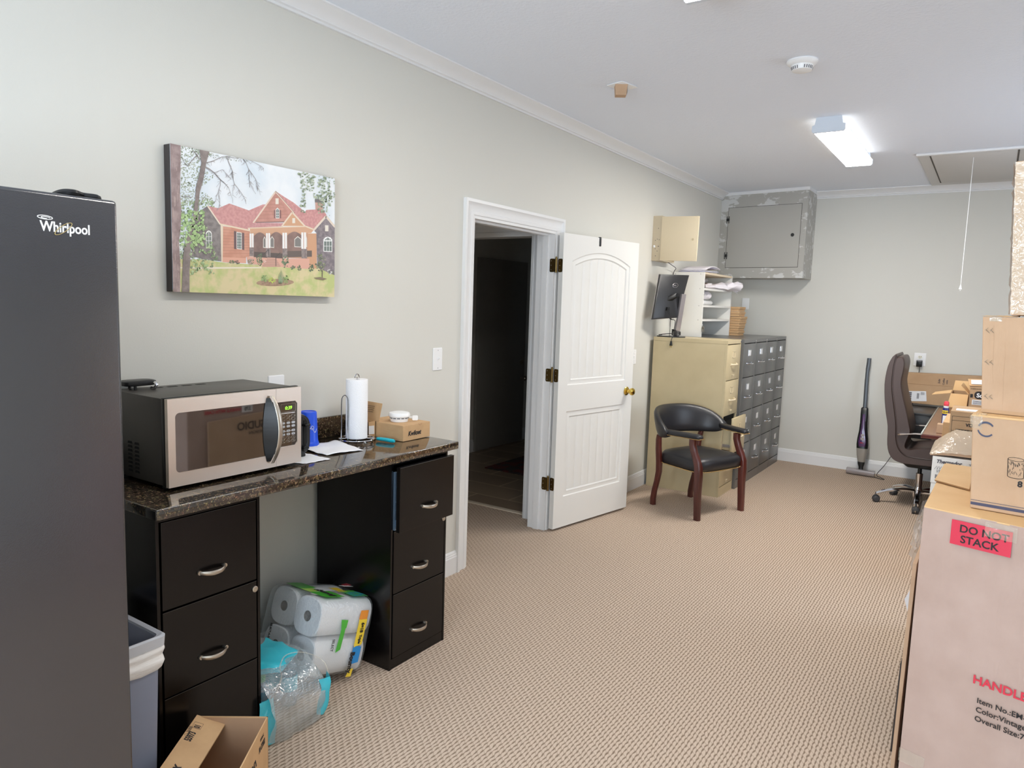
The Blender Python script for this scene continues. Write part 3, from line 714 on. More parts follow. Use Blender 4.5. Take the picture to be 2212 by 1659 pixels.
# door handle: bowed steel bar with black side wings
b = B(); rings = []
hy = 1.628
for i in range(17):
    s = -1+2*i/16; z = 1.090+s*.122; out = .010+.030*(1-abs(s)**2.2); wdt = .0095*(1-.35*abs(s)**4)
    yy = hy+.012*(1-s*s)-.004
    rings.append([Vector((FXX+out+.003*math.sin(a), yy+wdt*math.cos(a), z)) for a in [2*PI*k/12 for k in range(12)]])
loft(b, rings); h = part('door_handle', b, M_nickel, t, world=True)
b = B()
for i in range(16):
    s0 = -1+2*i/16; s1 = -1+2*(i+1)/16
    q = []
    for s in (s0, s1):
        z = 1.090+s*.115; out = .008+.030*(1-abs(s)**2.2); yy = hy+.012*(1-s*s)-.004; yb_ = hy-.022-.014*(1-s*s)
        q.append((Vector((FXX, yb_, z)), Vector((FXX+out, yy-.007, z))))
    poly(b, [q[0][0], q[0][1], q[1][1], q[1][0]])
part('handle_backing', b, M_plasticblk, h, world=True, rec=False)
# ---- gadget on the microwave
t = thing('gadget', 'small rounded black plastic gadget with a silver clip, lying on top of the microwave', 'gadget', (.055, 1.315, MZ1+.0005))
b = B(); c = Vector((.055, 1.315, MZ1+.022))
loft(b, [[c+Vector((q[1]*s*.9, q[0]*s, z)) for q in rrect(.115, .075, .025)] for z, s in ((-.009, .86), (-.006, .97), (0, 1), (.006, .98), (.009, .85), (.0098, .7))])
part('body', b, M_plasticblk, t, world=True)
b = B(); tube(b, bez([(.097, 1.352, MZ1+.024), (.108, 1.352, MZ1+.016), (.100, 1.348, MZ1+.004), (.085, 1.346, MZ1+.004)], 5), .0055, 8); part('clip', b, M_chrome, t, world=True)
b = B(); cyl(b, (.085, 1.29, MZ1+.0005), (.085, 1.29, MZ1+.014), .005, n=10); cyl(b, (.03, 1.30, MZ1+.0005), (.03, 1.30, MZ1+.014), .005, n=10); islands('foot', b, M_plasticblk, t, world=True)

# ---- toaster
t = thing('toaster', 'black toaster half hidden behind the microwave', 'toaster', (.17, 1.845, .9375))
b = B(); rings = []
prof = lambda x: [Vector((x, 1.812+a, .945+.083+c)) for a, c in rrect(.125, .165, .045, 6)]
for x, s in ((.03, .9), (.045, 1), (.255, 1), (.27, .96)):
    rings.append([Vector((x, 1.822+(p.y-1.812)*s, 1.028+(p.z-1.028)*s)) for p in prof(x)])
loft(b, rings); part('shell', b, M_plasticblk, t, world=True)
b = B(); tube(b, [Vector((.268, 1.822+a, 1.035+c)) for a, c in rrect(.095, .135, .035, 6)], .0035, 6, closed=True); part('end_trim', b, mat('toaster_trim', (52, 52, 54), .3), t, world=True)
b = B(); box(b, .2705, .272, 1.85, 1.862, .99, 1.085); part('lever_slot', b, M_dark, t, world=True)
b = B(); box(b, .272, .290, 1.843, 1.869, 1.063, 1.072, .002); part('lever', b, M_plasticblk, t, world=True)
b = B(); b.transform(Matrix()); lathe(b, [(.014, 0), (.014, .006), (.011, .012), (.010, .012)], (0, 0, 0), 18); box(b, -.002, .002, -.012, .012, .012, .016)
b.transform(Matrix.Translation((.271, 1.852, .975)) @ Matrix.Rotation(PI/2, 4, 'Y')); part('browning_knob', b, M_plasticblk, t, world=True)
b = B(); box(b, .04, .262, 1.775, 1.868, .9375, .95, .003); part('base', b, M_plasticblk, t, world=True)

# ---- blue cup upside down
t = thing('cup', 'tall blue plastic cup standing upside down behind the toaster', 'cup', (.098, 2.02, .9375))
b = B(); lathe(b, [(.0435, .9375), (.0445, .942), (.0435, .952), (.0415, .954), (.040, .96), (.0345, 1.080), (.032, 1.084), (.030, 1.0845), (.029, 1.082), (.0, 1.082)], (.098, 2.02, 0), 32, cap=False)
part('body', b, M_blue, t, world=True)
b = B()
for nm, a0, a1, z0, z1 in (('s', -.95, -.1, .995, 1.012), ):
    pts = []
    for k in range(24):
        u = k/23; a = -.25+.95*u; z = 1.010+.010*math.sin(u*2*PI*1.1)-.004*u; r = .0388-.0001
        pts.append((.098+r*math.cos(a-.35), 2.02+r*math.sin(a-.35), z))
    tube(b, pts, .0009, 5)
    pts = []
    for k in range(20):
        q = 2*PI*k/20; a = -.28+.16*math.cos(q); z = 1.018+.008*math.sin(q); r = .0386; pts.append((.098+r*math.cos(a), 2.02+r*math.sin(a), z))
    tube(b, pts, .0009, 5, closed=True)
part('white_script_print', b, M_white, t, world=True)

# ---- paper towel holder and roll
t = thing('paper_towel_holder', 'chrome wire paper towel holder on the counter', 'holder', (.185, 2.215, .9375))
b = B()
def circ(c, r, n=36): return [(c[0]+r*math.cos(2*PI*k/n), c[1]+r*math.sin(2*PI*k/n), c[2]) for k in range(n)]
tube(b, circ((.185, 2.215, .951), .078), .0026, 6, closed=True); tube(b, circ((.185, 2.215, .944), .070), .0022, 6, closed=True)
tube(b, circ((.185, 2.215, .951), .028), .002, 6, closed=True)
for k in range(4):
    a = PI/4+k*PI/2; tube(b, [(.185, 2.215, .951), (.185+.078*math.cos(a), 2.215+.078*math.sin(a), .951)], .0022, 6)
    a += .5; ball(b, (.185+.078*math.cos(a), 2.215+.078*math.sin(a), .9435), .006, 8)
part('base_ring', b, M_chrome, t, world=True)
b = B(); cyl(b, (.185, 2.215, .951), (.185, 2.215, 1.225), .003, n=8)
tube(b, [(.185, 2.215+.013*math.cos(a), 1.222+.016*math.sin(a)) for a in [PI*k/10 for k in range(11)]], .0025, 6); part('centre_post', b, M_chrome, t, world=True)
b = B(); tube(b, bez([(.158, 2.150, .951), (.159, 2.150, 1.03), (.160, 2.150, 1.120), (.164, 2.152, 1.140), (.173, 2.157, 1.148), (.182, 2.161, 1.140), (.186, 2.163, 1.120), (.186, 2.163, 1.03), (.186, 2.163, .951)], 6), .0024, 6); part('tension_arm', b, M_chrome, t, world=True)
t = thing('paper_towel_roll', 'white paper towel roll standing on the chrome holder', 'paper towel', (.185, 2.215, .955))
b = B(); rr = [(.014, .955), (.047, .955), (.0475, .957), (.0475, 1.213), (.047, 1.215), (.014, 1.215)]
loft(b, [ring((.185, 2.215, z), X, Y, r, n=40) for r, z in rr] + [ring((.185, 2.215, .955), X, Y, .014, n=40)], cap=False)
part('roll', b, M_towel, t, world=True)
b = B(); pts = []
for k in range(9):
    a = -.9+k*.16; pts.append((a, .0482+.0012*k/8))
R = [[Vector((.185+r*math.cos(a), 2.215+r*math.sin(a), z)) for a, r in pts] for z in (.957, 1.213)]
vs = [[b.verts.new(p) for p in r] for r in R]
for i in range(len(pts)-1): b.faces.new((vs[0][i], vs[0][i+1], vs[1][i+1], vs[1][i]))
part('loose_sheet', b, M_towel, t, world=True, rec=False)

# ---- sheets of paper towel lying on the counter
def sheet(name, quad, z, amp, label, seed):
    b = B(); n = 14; q = [Vector((x, y, 0)) for x, y in quad]; V = []
    for i in range(n+1):
        row = []
        for j in range(n+1):
            u, v = i/n, j/n; p = q[0]*(1-u)*(1-v)+q[1]*u*(1-v)+q[2]*u*v+q[3]*(1-u)*v
            e = max(abs(u-.5), abs(v-.5))*2
            h = abs(noise.noise(Vector((u*2.5+seed, v*2.5, seed))))*amp + .004*max(0, e-.75)*4*abs(noise.noise(Vector((u*4, v*4, seed*3))))
            row.append(b.verts.new((p.x, p.y, z+.0008+h)))
        V.append(row)
    for i in range(n):
        for j in range(n): b.faces.new((V[i][j], V[i+1][j], V[i+1][j+1], V[i][j+1]))
    o = part(name, b, M_paper, smooth=60); md = o.modifiers.new('s', 'SOLIDIFY'); md.thickness = .0006; md.offset = 1
    return tag(o, label, 'paper towel', 'loose paper towel sheets on the counter')
sheet('paper_towel_sheet', [(.125, 1.935), (.315, 1.93), (.345, 2.10), (.115, 2.145)], .9365, .012, 'loose sheet of paper towel lying flat in front of the towel holder', 1.3)
sheet('paper_towel_sheet', [(.20, 1.75), (.365, 1.765), (.375, 1.895), (.215, 1.90)], .9365, .003, 'crumpled sheet of paper towel under the toaster and microwave corner', 4.1)

# ---- knife
t = thing('paring_knife', 'teal-handled paring knife lying between the towel holder and the cardboard box', 'knife', (.27, 2.295, .9365))
b = B(); tube(b, [(.232, 2.295, .945), (.25, 2.296, .946), (.29, 2.297, .947), (.325, 2.299, .946), (.333, 2.30, .946)], [.006, .008, .0085, .009, .006], 10); part('handle', b, M_teal, t, world=True)
b = B(); slab(b, [(.232, 2.292, .944), (.232, 2.302, .944), (.165, 2.299, .944), (.15, 2.294, .944), (.17, 2.291, .944)], (0, 0, .0015)); part('blade', b, M_steel, t, world=True)

# ---- lock box with the smoke detector on it
t = thing('cardboard_box', 'brown cardboard box lettered in black, white smoke detector resting on it', 'box', (.20, 2.435, .9365), group='cardboard boxes at the counter end')
b = B(); box(b, .095, .339, 2.349, 2.532, .937, 1.008, .0012); part('carton', b, M_kraft, t, world=True, smooth=0)
b = B(); text_bm('Kwikset', .0205, (.3395, 2.381, .959), Y, Z, bold=.0011, into=b, shear=.25, sx=.90, depth=.0002); part('lettering', b, M_ink, t, world=True)
b = B(); tube(b, [(.3392, 2.462+.009*math.cos(a), 1.0085-.009*math.sin(a)) for a in [PI*k/8 for k in range(9)]], .0005, 4); part('tab_slot', b, M_edge, t, world=True)
t = thing('open_carton', 'opened brown cardboard carton with raised lid behind the lettered box', 'box', (.08, 2.40, .9365), group='cardboard boxes at the counter end')
b = B(); TH = .003
x0, x1, y0, y1 = .030, .092, 2.32, 2.53; z0, z1 = .937, 1.012
x1 = .172; y0 = 2.298; y1 = 2.346
x0 = .028
box(b, x0, x1, y0, y1, z0, z0+TH); box(b, x0, x1, y0, y0+TH, z0, z1); box(b, x0, x1, y1-TH, y1, z0, z1); box(b, x0, x0+TH, y0, y1, z0, z1); box(b, x1-TH, x1, y0, y1, z0, z1)
part('carton', b, M_kraft, t, world=True, smooth=0)
b = B(); slab(b, [(.045, 2.347, 1.012), (.19, 2.347, 1.012), (.205, 2.352, 1.095), (.075, 2.352, 1.098)], (0, .003, 0)); part('raised_lid', b, M_kraft, t, world=True, smooth=0)
b = B()
for k in range(4): hexa(b, [(.085, 2.3462, 1.078-k*.009), (.165-k*.004, 2.3462, 1.0775-k*.009), (.165-k*.004, 2.3468, 1.0775-k*.009), (.085, 2.3468, 1.078-k*.009), (.085, 2.3462, 1.0795-k*.009), (.165-k*.004, 2.3462, 1.079-k*.009), (.165-k*.004, 2.3468, 1.079-k*.009), (.085, 2.3468, 1.0795-k*.009)])
part('printed_lines', b, M_ink, t, world=True)
b = B(); slab(b, [(.1722, 2.302, .955), (.1722, 2.338, .953), (.1722, 2.336, .992), (.1722, 2.302, .994)], (.0004, 0, 0)); part('label', b, M_whitelabel, t, world=True)
t = thing('smoke_detector', 'round white smoke detector sitting on the brown cardboard box', 'smoke detector', (.235, 2.435, 1.0085), group='smoke detectors')
b = B(); c = (.235, 2.435, 0); lathe(b, [(.040, 1.009), (.041, 1.020), (.043, 1.021), (.043, 1.031), (.050, 1.033), (.0505, 1.040), (.046, 1.049), (.030, 1.053), (0.001, 1.0535)], c, 36); part('housing', b, M_white, t, world=True)
b = B()
for k in range(14):
    a = 2*PI*k/14; u = Vector((math.cos(a), math.sin(a), 0)); v = Vector((-math.sin(a), math.cos(a), 0)); cc = Vector((.235, 2.435, 1.026))+u*.0428
    hexa(b, [cc-v*.007-u*.001-Z*.0025, cc+v*.007-u*.001-Z*.0025, cc+v*.007+u*.0006-Z*.0025, cc-v*.007+u*.0006-Z*.0025, cc-v*.007-u*.001+Z*.0025, cc+v*.007-u*.001+Z*.0025, cc+v*.007+u*.0006+Z*.0025, cc-v*.007+u*.0006+Z*.0025])
part('vent_slot', b, mat('vent_grey', (120, 122, 126), .6), t, world=True)
b = B(); slab(b, [Vector((.292+a*.6, 2.478+a*.8, 1.026+c)) for a, c in rrect(.026, .022, .004)], (.006, -.004, 0)); tube(b, [(.27, 2.455, 1.03), (.29, 2.474, 1.028)], .002, 6); part('mounting_tab', b, M_white, t, world=True)

# ---- picture on the wall
t = thing('canvas_picture', 'frameless canvas photograph of a red-roofed house above the microwave', 'picture', (.02, 1.836, 1.57))
CY0, CY1, CZ0, CZ1, CX = 1.458, 2.214, 1.570, 2.084, .040
b = B(); box(b, .001, CX-.0005, CY0, CY1, CZ0, CZ1, .002); part('stretched_edge', b, mat('canvas_edge', (58, 52, 50), .8), t, world=True)
src = [(82, 32), (1722, 410), (1715, 1588), (98, 1497)]; dst = [(CY0, CZ1), (CY1, CZ1), (CY1, CZ0), (CY0, CZ0)]
A_ = []; r_h = []
for (x, y), (u, v) in zip(src, dst): A_ += [[x, y, 1, 0, 0, 0, -u*x, -u*y], [0, 0, 0, x, y, 1, -v*x, -v*y]]; r_h += [u, v]
Hm = np.linalg.solve(np.array(A_, float), np.array(r_h, float)); lay = [0]
def cp(x, y):
    d = Hm[6]*x+Hm[7]*y+1; return ((Hm[0]*x+Hm[1]*y+Hm[2])/d, (Hm[3]*x+Hm[4]*y+Hm[5])/d)
PM = {}; PL = []
def pm(c, second=None, sc=40):
    glare_mix = lambda q: tuple(int(v*.80+236*.20) for v in q)  # mixes the whitish haze of glare into every ink colour
    c = glare_mix(c); second = glare_mix(second) if second else None
    k = (c, second)
    if k not in PM:
        PM[k] = len(PL); PL.append(mat('canvas_ink_%d' % len(PL), c, .75, var=(sc, second, .4, .6) if second else None))
    return PM[k]
pb = B()
def clipq(q):   # clip polygon to the canvas rectangle
    for ax, lim, sg in ((0, CY0, 1), (0, CY1, -1), (1, CZ0, 1), (1, CZ1, -1)):
        out = []
        for i in range(len(q)):
            a, c = q[i-1], q[i]; ia, ic = (a[ax]-lim)*sg >= 0, (c[ax]-lim)*sg >= 0
            if ia != ic:
                tt = (lim-a[ax])/(c[ax]-a[ax]); out.append((a[0]+(c[0]-a[0])*tt, a[1]+(c[1]-a[1])*tt))
            if ic: out.append(c)
        q = out
        if len(q) < 3: return None
    return q
def PG(pts, c, second=None, sc=40, step=1):
    lay[0] += step; q = clipq([cp(*p) for p in pts])
    if q:
        try: poly(pb, [(CX+lay[0]*.000009, y, z) for y, z in q], pm(c, second, sc))
        except Exception: pass
def LN(p, q, wd, c, step=0, w2=None):
    (x0, y0), (x1, y1) = p, q; L = math.hypot(x1-x0, y1-y0) or 1; nx, ny = -(y1-y0)/L*wd/2, (x1-x0)/L*wd/2; k = (w2 or wd)/wd
    PG([(x0+nx, y0+ny), (x1+nx*k, y1+ny*k), (x1-nx*k, y1-ny*k), (x0-nx, y0-ny)], c, step=step)
def leaves(x0, x1, y0, y1, n, cols, s=(7, 20), shape=None, step=1):
    lay[0] += step; base_ = lay[0]
    for i_ in range(n):
        lay[0] = base_+(i_ % 10)
        x, y = random.uniform(x0, x1), random.uniform(y0, y1)
        if shape and not shape(x, y): continue
        s_ = random.uniform(*s); a0 = random.uniform(0, 6.28); k = random.choice((4, 5, 6)); c = random.choice(cols)
        PG([(x+s_*random.uniform(.45, 1)*math.cos(a0+6.28*i/k), y+s_*random.uniform(.45, 1)*math.sin(a0+6.28*i/k)) for i in range(k)], c, step=0)
    lay[0] = base_+10
PG([(60, 0), (1740, 400), (1740, 1600), (60, 1560)], (238, 242, 245), (214, 226, 236), 5)
leaves(185, 520, 60, 640, 900, [(124, 136, 114), (150, 160, 136), (182, 188, 174)], (5, 13), lambda x, y: x < 330+180*abs(math.sin(y*.013)))
leaves(175, 520, 600, 1230, 700, [(122, 144, 104), (144, 166, 118), (108, 122, 96), (168, 186, 140)], (7, 20))
PG([(170, 1175), (400, 1185), (600, 1218), (900, 1245), (1200, 1268), (1500, 1275), (1722, 1330), (1722, 1600), (90, 1520)], (182, 192, 112), (218, 200, 148), 22)
PG([(175, 1255), (500, 1260), (985, 1272), (985, 1284), (500, 1280), (175, 1268)], (232, 222, 196))
PG([(290, 760), (450, 655), (585, 840), (585, 1208), (400, 1180), (290, 1150)], (128, 118, 114), (100, 92, 92), 60)
for dx, sg in ((430, 1),):
    PG([(432, 925), (445, 903), (462, 897), (480, 905), (492, 925), (492, 1082), (432, 1076)], (235, 235, 230)); PG([(438, 930), (462, 905), (486, 930), (486, 1074), (438, 1070)], (110, 118, 110))
    for z in (960, 1000, 1040): LN((432, z), (492, z), 4, (235, 235, 230), 1)
    LN((462, 900), (462, 1078), 4, (235, 235, 230))
PG([(590, 855), (872, 905), (872, 1165), (832, 1170), (832, 1232), (595, 1215)], (206, 140, 114), (196, 128, 102), 30)
for k in range(9): LN((592, 890+k*30), (870, 918+k*27), 3, (166, 104, 84), 1 if k == 0 else 0)
PG([(595, 1165), (832, 1180), (832, 1232), (595, 1215)], (222, 156, 132))
PG([(580, 840), (605, 850), (598, 1215), (585, 1215)], (228, 208, 180))
PG([(450, 655), (560, 680), (668, 635), (862, 708), (1000, 652), (1035, 652), (915, 830), (850, 885), (870, 908), (575, 835)], (206, 142, 138), (192, 124, 122), 90)
PG([(1130, 522), (1215, 580), (1310, 640), (1425, 735), (1435, 715), (1600, 710), (1640, 772), (1505, 912), (1430, 872), (1190, 720)], (206, 140, 136), (190, 122, 120), 90)
PG([(1130, 540), (1310, 735), (1225, 830), (912, 832)], (196, 132, 116), (184, 120, 104), 40)
for k in range(7): LN((1130-k*30-20, 585+k*34), (1130+k*24+18, 585+k*34), 3, (160, 100, 88), 1 if k == 0 else 0)
LN((1130, 527), (905, 832), 15, (228, 206, 186), 1); LN((1130, 527), (1312, 738), 13, (228, 206, 186))
LN((1130, 521), (1320, 742), 4, (110, 76, 72), 1); LN((452, 655), (575, 838), 13, (232, 212, 190)); LN((930, 828), (1215, 828), 12, (132, 96, 92))
PG([(850, 880), (905, 832), (1215, 840), (1195, 872)], (204, 142, 142), (190, 126, 126), 90)
PG([(870, 885), (1430, 882), (1508, 915), (1485, 945), (1390, 950), (875, 930)], (208, 154, 118))
PG([(1295, 742), (1412, 872), (1195, 868)], (206, 150, 110)); LN((1295, 735), (1190, 872), 15, (230, 208, 182), 1); LN((1295, 735), (1418, 872), 15, (230, 208, 182))
LN((850, 884), (1432, 878), 12, (224, 196, 166), 1); LN((1432, 878), (1512, 912), 14, (228, 204, 176)); LN((575, 838), (872, 908), 15, (230, 210, 180))
PG([(1445, 948), (1538, 950), (1540, 1300), (1445, 1290)], (204, 146, 106)); PG([(870, 930), (1450, 945), (1450, 1200), (870, 1165)], (190, 138, 108))
for a, c in ((908, 1030), (1072, 1196), (1243, 1386)):
    PG([(a, 1175), (a, 965)]+[(a+(c-a)*k/8, 965-38*math.sin(PI*k/8)) for k in range(1, 8)]+[(c, 965), (c, 1180)], (134, 102, 92), (104, 78, 72), 16)
for a, c, z0 in ((1003, 1030, 985), (1072, 1112, 985), (1315, 1384, 990), (1432, 1442, 990)):
    PG([(a, 1080), (a, z0+12), ((a+c)/2, z0-18), (c, z0+12), (c, 1085)], (226, 222, 212)); PG([(a+5, 1074), (a+5, z0+16), ((a+c)/2, z0-8), (c-4, z0+16), (c-4, 1078)], (112, 108, 104), step=1)
LN((910, 1148), (1195, 1172), 60, (74, 62, 58), 1); LN((1245, 1150), (1490, 1150), 62, (84, 70, 64))
for x0, x1, z1 in ((868, 886, 1076), (890, 908, 1076), (1032, 1050, 1086), (1055, 1073, 1086), (1196, 1216, 1094), (1221, 1241, 1094), (1385, 1405, 1102), (1411, 1432, 1106)):
    PG([(x0, 936), (x1, 937), (x1, z1), (x0, z1-3)], (244, 242, 240))
for x0, x1, z0, z1 in ((866, 908, 1075, 1160), (1030, 1076, 1085, 1172), (1196, 1244, 1092, 1180), (1386, 1441, 1100, 1195)): PG([(x0, z0), (x1, z0+2), (x1, z1), (x0, z1)], (142, 126, 122), (112, 98, 96), 90)
PG([(835, 1165), (1045, 1182), (1180, 1190), (1465, 1200), (1465, 1302), (1250, 1285), (1180, 1275), (850, 1236)], (222, 160, 138))
PG([(1045, 1178), (1130, 1184), (1178, 1276), (985, 1270)], (206, 154, 134))
for k in range(5): LN((1040-k*11, 1195+k*16), (1135+k*10, 1200+k*16), 4, (158, 108, 94), 1 if k == 0 else 0)
for p, q in (((985, 1165), (1055, 1100)), ((985, 1165), (985, 1250)), ((1125, 1178), (1175, 1132)), ((1128, 1178), (1130, 1268)), ((1058, 1100), (1060, 1178))): LN(p, q, 6, (60, 54, 52))
PG([(1508, 915), (1628, 795), (1722, 900), (1722, 1372), (1545, 1292), (1535, 945)], (130, 118, 122), (100, 90, 96), 70)
LN((1632, 782), (1508, 918), 20, (226, 208, 188), 1); LN((1632, 782), (1722, 890), 20, (226, 208, 188))
for a, c, t0, t1 in ((738, 790, 920, 1090),):
    PG([(712, 908), (736, 912), (736, 1090), (712, 1086)], (92, 66, 68)); PG([(792, 926), (814, 930), (814, 1100), (792, 1094)], (92, 66, 68))
    PG([(a, t0-2), (c, t0+8), (c, t1+3), (a, t1-5)], (240, 240, 238)); PG([(a+5, t0+5), (c-5, t0+12), (c-5, t1-4), (a+5, t1-10)], (84, 96, 92))
    for k in range(1, 6): LN((a, t0+k*29), (c, t0+6+k*28), 3, (236, 236, 232), 1 if k == 1 else 0)
    LN((a+17, t0), (a+17, t1), 3, (236, 236, 232)); LN((a+35, t0), (a+35, t1), 3, (236, 236, 232))
PG([(1112, 710), (1126, 710), (1126, 792), (1112, 792)], (120, 76, 74)); PG([(1168, 710), (1184, 712), (1184, 794), (1168, 792)], (120, 76, 74))
PG([(1129, 792), (1129, 705), (1147, 686), (1166, 705), (1166, 793)], (240, 240, 238)); PG([(1134, 786), (1134, 710), (1147, 694), (1161, 710), (1161, 787)], (90, 98, 94))
LN((1129, 738), (1166, 738), 4, (240, 240, 238), 1); LN((1129, 764), (1166, 765), 4, (240, 240, 238)); LN((1147, 690), (1147, 790), 3, (240, 240, 238))
for q in ([(1128, 594), (1159, 594), (1159, 652), (1128, 652)], [(1295, 793), (1323, 793), (1323, 843), (1295, 843)], [(1622, 870), (1656, 872), (1656, 932), (1622, 930)]): PG(q, (232, 222, 206))
PG([(1605, 1132), (1605, 1012), (1625, 990), (1650, 984), (1676, 992), (1694, 1014), (1694, 1138)], (238, 238, 236)); PG([(1612, 1126), (1612, 1030), (1688, 1032), (1688, 1130)], (92, 104, 98)); PG([(1614, 1020), (1650, 992), (1686, 1022)], (110, 118, 114), step=0)
LN((1638, 1010), (1638, 1130), 4, (238, 238, 236), 1); LN((1664, 1010), (1664, 1132), 4, (238, 238, 236)); LN((1606, 1078), (1693, 1080), 4, (238, 238, 236))
PG([(1524, 640), (1600, 645), (1600, 712), (1527, 712)], (196, 148, 132)); PG([(1520, 610), (1596, 612), (1600, 648), (1522, 642)], (96, 92, 90))
PG([(930+190*(1-math.cos(2*PI*k/16)), 1430+36*math.sin(2*PI*k/16)) for k in range(16)], (168, 134, 104), (140, 108, 84), 120)
for (x, y, w_, h_, n, cs) in ((968, 1195, 30, 62, 60, [(90, 112, 78), (66, 84, 60), (120, 138, 96)]), (1226, 1220, 36, 66, 70, [(86, 110, 78), (64, 84, 60), (116, 136, 96)]), (1575, 1240, 52, 86, 110, [(96, 108, 76), (70, 82, 62), (146, 150, 104)]), (1480, 1290, 26, 42, 34, [(80, 98, 70), (60, 76, 54)]),
                              (1300, 1285, 20, 20, 16, [(84, 100, 70)]), (1365, 1290, 20, 26, 18, [(84, 100, 70), (110, 124, 84)]), (690, 1215, 26, 16, 16, [(90, 108, 74)]), (742, 1218, 22, 18, 16, [(112, 84, 76), (80, 92, 70)]), (878, 1215, 30, 26, 26, [(96, 112, 78), (190, 160, 150)]), (1010, 1215, 18, 14, 12, [(230, 200, 190), (200, 140, 120)]),
                              (1015, 1385, 34, 36, 46, [(128, 158, 92), (150, 180, 108)]), (1088, 1405, 34, 26, 40, [(196, 210, 84), (178, 196, 84)]), (1225, 1398, 28, 40, 46, [(150, 178, 98), (128, 156, 88)]), (1665, 1335, 34, 22, 20, [(96, 108, 84), (210, 206, 204)]), (510, 1170, 36, 34, 26, [(100, 122, 86), (126, 144, 104)])):
    leaves(x-w_, x+w_, y-h_, y+h_, n, cs, (6, 13), lambda u, v: ((u-x)/w_)**2+((v-y)/h_)**2 < 1)
LN((1592, 1320), (1590, 1392), 9, (90, 76, 62), 1); PG([(1505, 1390), (1570, 1384), (1640, 1404), (1600, 1418), (1530, 1404)], (120, 104, 76))
for k in range(11): LN((1172+k*3-16, 1440), (1150+k*6, 1300+abs(k-5)*14), 5, (136, 158, 116), 1 if k == 0 else 0, 2)
PG([(185, 1500), (200, 1180), (215, 1040), (262, 900), (300, 760), (325, 600), (335, 470), (372, 330), (390, 230), (372, 95), (472, 118), (440, 230), (408, 400), (372, 520), (350, 700), (300, 850), (282, 1000), (272, 1200), (264, 1300), (262, 1505)], (132, 116, 110), (104, 90, 86), 40)
br = [((350, 150), (250, 260), 9), ((250, 260), (205, 180), 5), ((372, 200), (310, 110), 9), ((430, 270), (520, 330), 10), ((520, 330), (580, 400), 8), ((580, 400), (660, 480), 6), ((580, 400), (556, 520), 5), ((556, 520), (570, 670), 4), ((556, 520), (530, 620), 3), ((660, 480), (700, 600), 3), ((440, 230), (560, 190), 8), ((560, 190), (640, 170), 6), ((640, 170), (700, 320), 6), ((700, 320), (716, 440), 5), ((716, 440), (790, 540), 4), ((790, 540), (830, 610), 3),
      ((716, 440), (700, 560), 3), ((640, 170), (800, 190), 5), ((800, 190), (860, 300), 5), ((860, 300), (870, 480), 4), ((860, 300), (930, 400), 4), ((930, 400), (950, 520), 3), ((800, 190), (960, 260), 4), ((960, 260), (1010, 300), 3), ((700, 320), (650, 380), 3), ((520, 330), (600, 300), 4), ((600, 300), (690, 400), 3), ((200, 560), (300, 570), 6), ((300, 800), (420, 560), 6), ((250, 1180), (330, 1200), 5), ((860, 360), (900, 500), 3), ((930, 400), (975, 560), 2)]
for k, (p, q, wd) in enumerate(br):
    m = ((p[0]+q[0])/2+random.uniform(-9, 9), (p[1]+q[1])/2+random.uniform(-9, 9)); LN(p, m, wd, (134, 124, 122), 1 if k == 0 else 0); LN(m, q, wd*.8, (134, 124, 122))
    if p[0] > 420:
        for _ in range(5):
            t_ = random.random(); x, y = p[0]+(q[0]-p[0])*t_, p[1]+(q[1]-p[1])*t_; LN((x, y), (x+random.uniform(-38, 38), y+random.uniform(5, 52)), 2.4, (150, 142, 142))
leaves(480, 860, 140, 240, 90, [(150, 158, 146), (176, 182, 172), (132, 138, 122)], (5, 11), lambda x, y: y < 130+x*.12)
leaves(1350, 1722, 345, 780, 520, [(122, 138, 108), (150, 164, 132), (100, 116, 90), (176, 186, 160)], (7, 17), lambda x, y: (y < 640 and abs(y-(360+(x-1380)*.12)) < 250*math.sin(min(1, (x-1340)/220)*1.4)+20*math.sin(x*.05) and noise.noise(Vector((x*.012, y*.012, 3))) > -.18) or (abs(x-1400) < 26 and y < 745) or (abs(x-1585) < 34 and y < 765) or (abs(x-1650) < 30 and y < 775))
leaves(270, 640, 850, 1330, 300, [(130, 158, 100), (152, 180, 118), (110, 132, 90), (176, 198, 140)], (8, 20), lambda x, y: (y < 1130 and x < 430+.35*(y-850)) or (y > 1180 and x < 510))
leaves(180, 420, 700, 1050, 160, [(150, 184, 112), (168, 200, 130), (128, 160, 96)], (10, 26))
PG([(80, 20), (188, 52), (182, 300), (175, 520), (188, 700), (176, 900), (160, 1000), (172, 1200), (168, 1520), (96, 1510)], (156, 132, 128), (124, 100, 98), 34)
for k in range(40):
    x = random.uniform(96, 172); y = random.uniform(60, 1420); LN((x, y), (x+random.uniform(-8, 8), y+random.uniform(30, 100)), 3.5, random.choice([(122, 100, 98), (186, 160, 150)]), 1 if k == 0 else 0)
part('printed_canvas', pb, PL, t, world=True, smooth=0, rec=False)

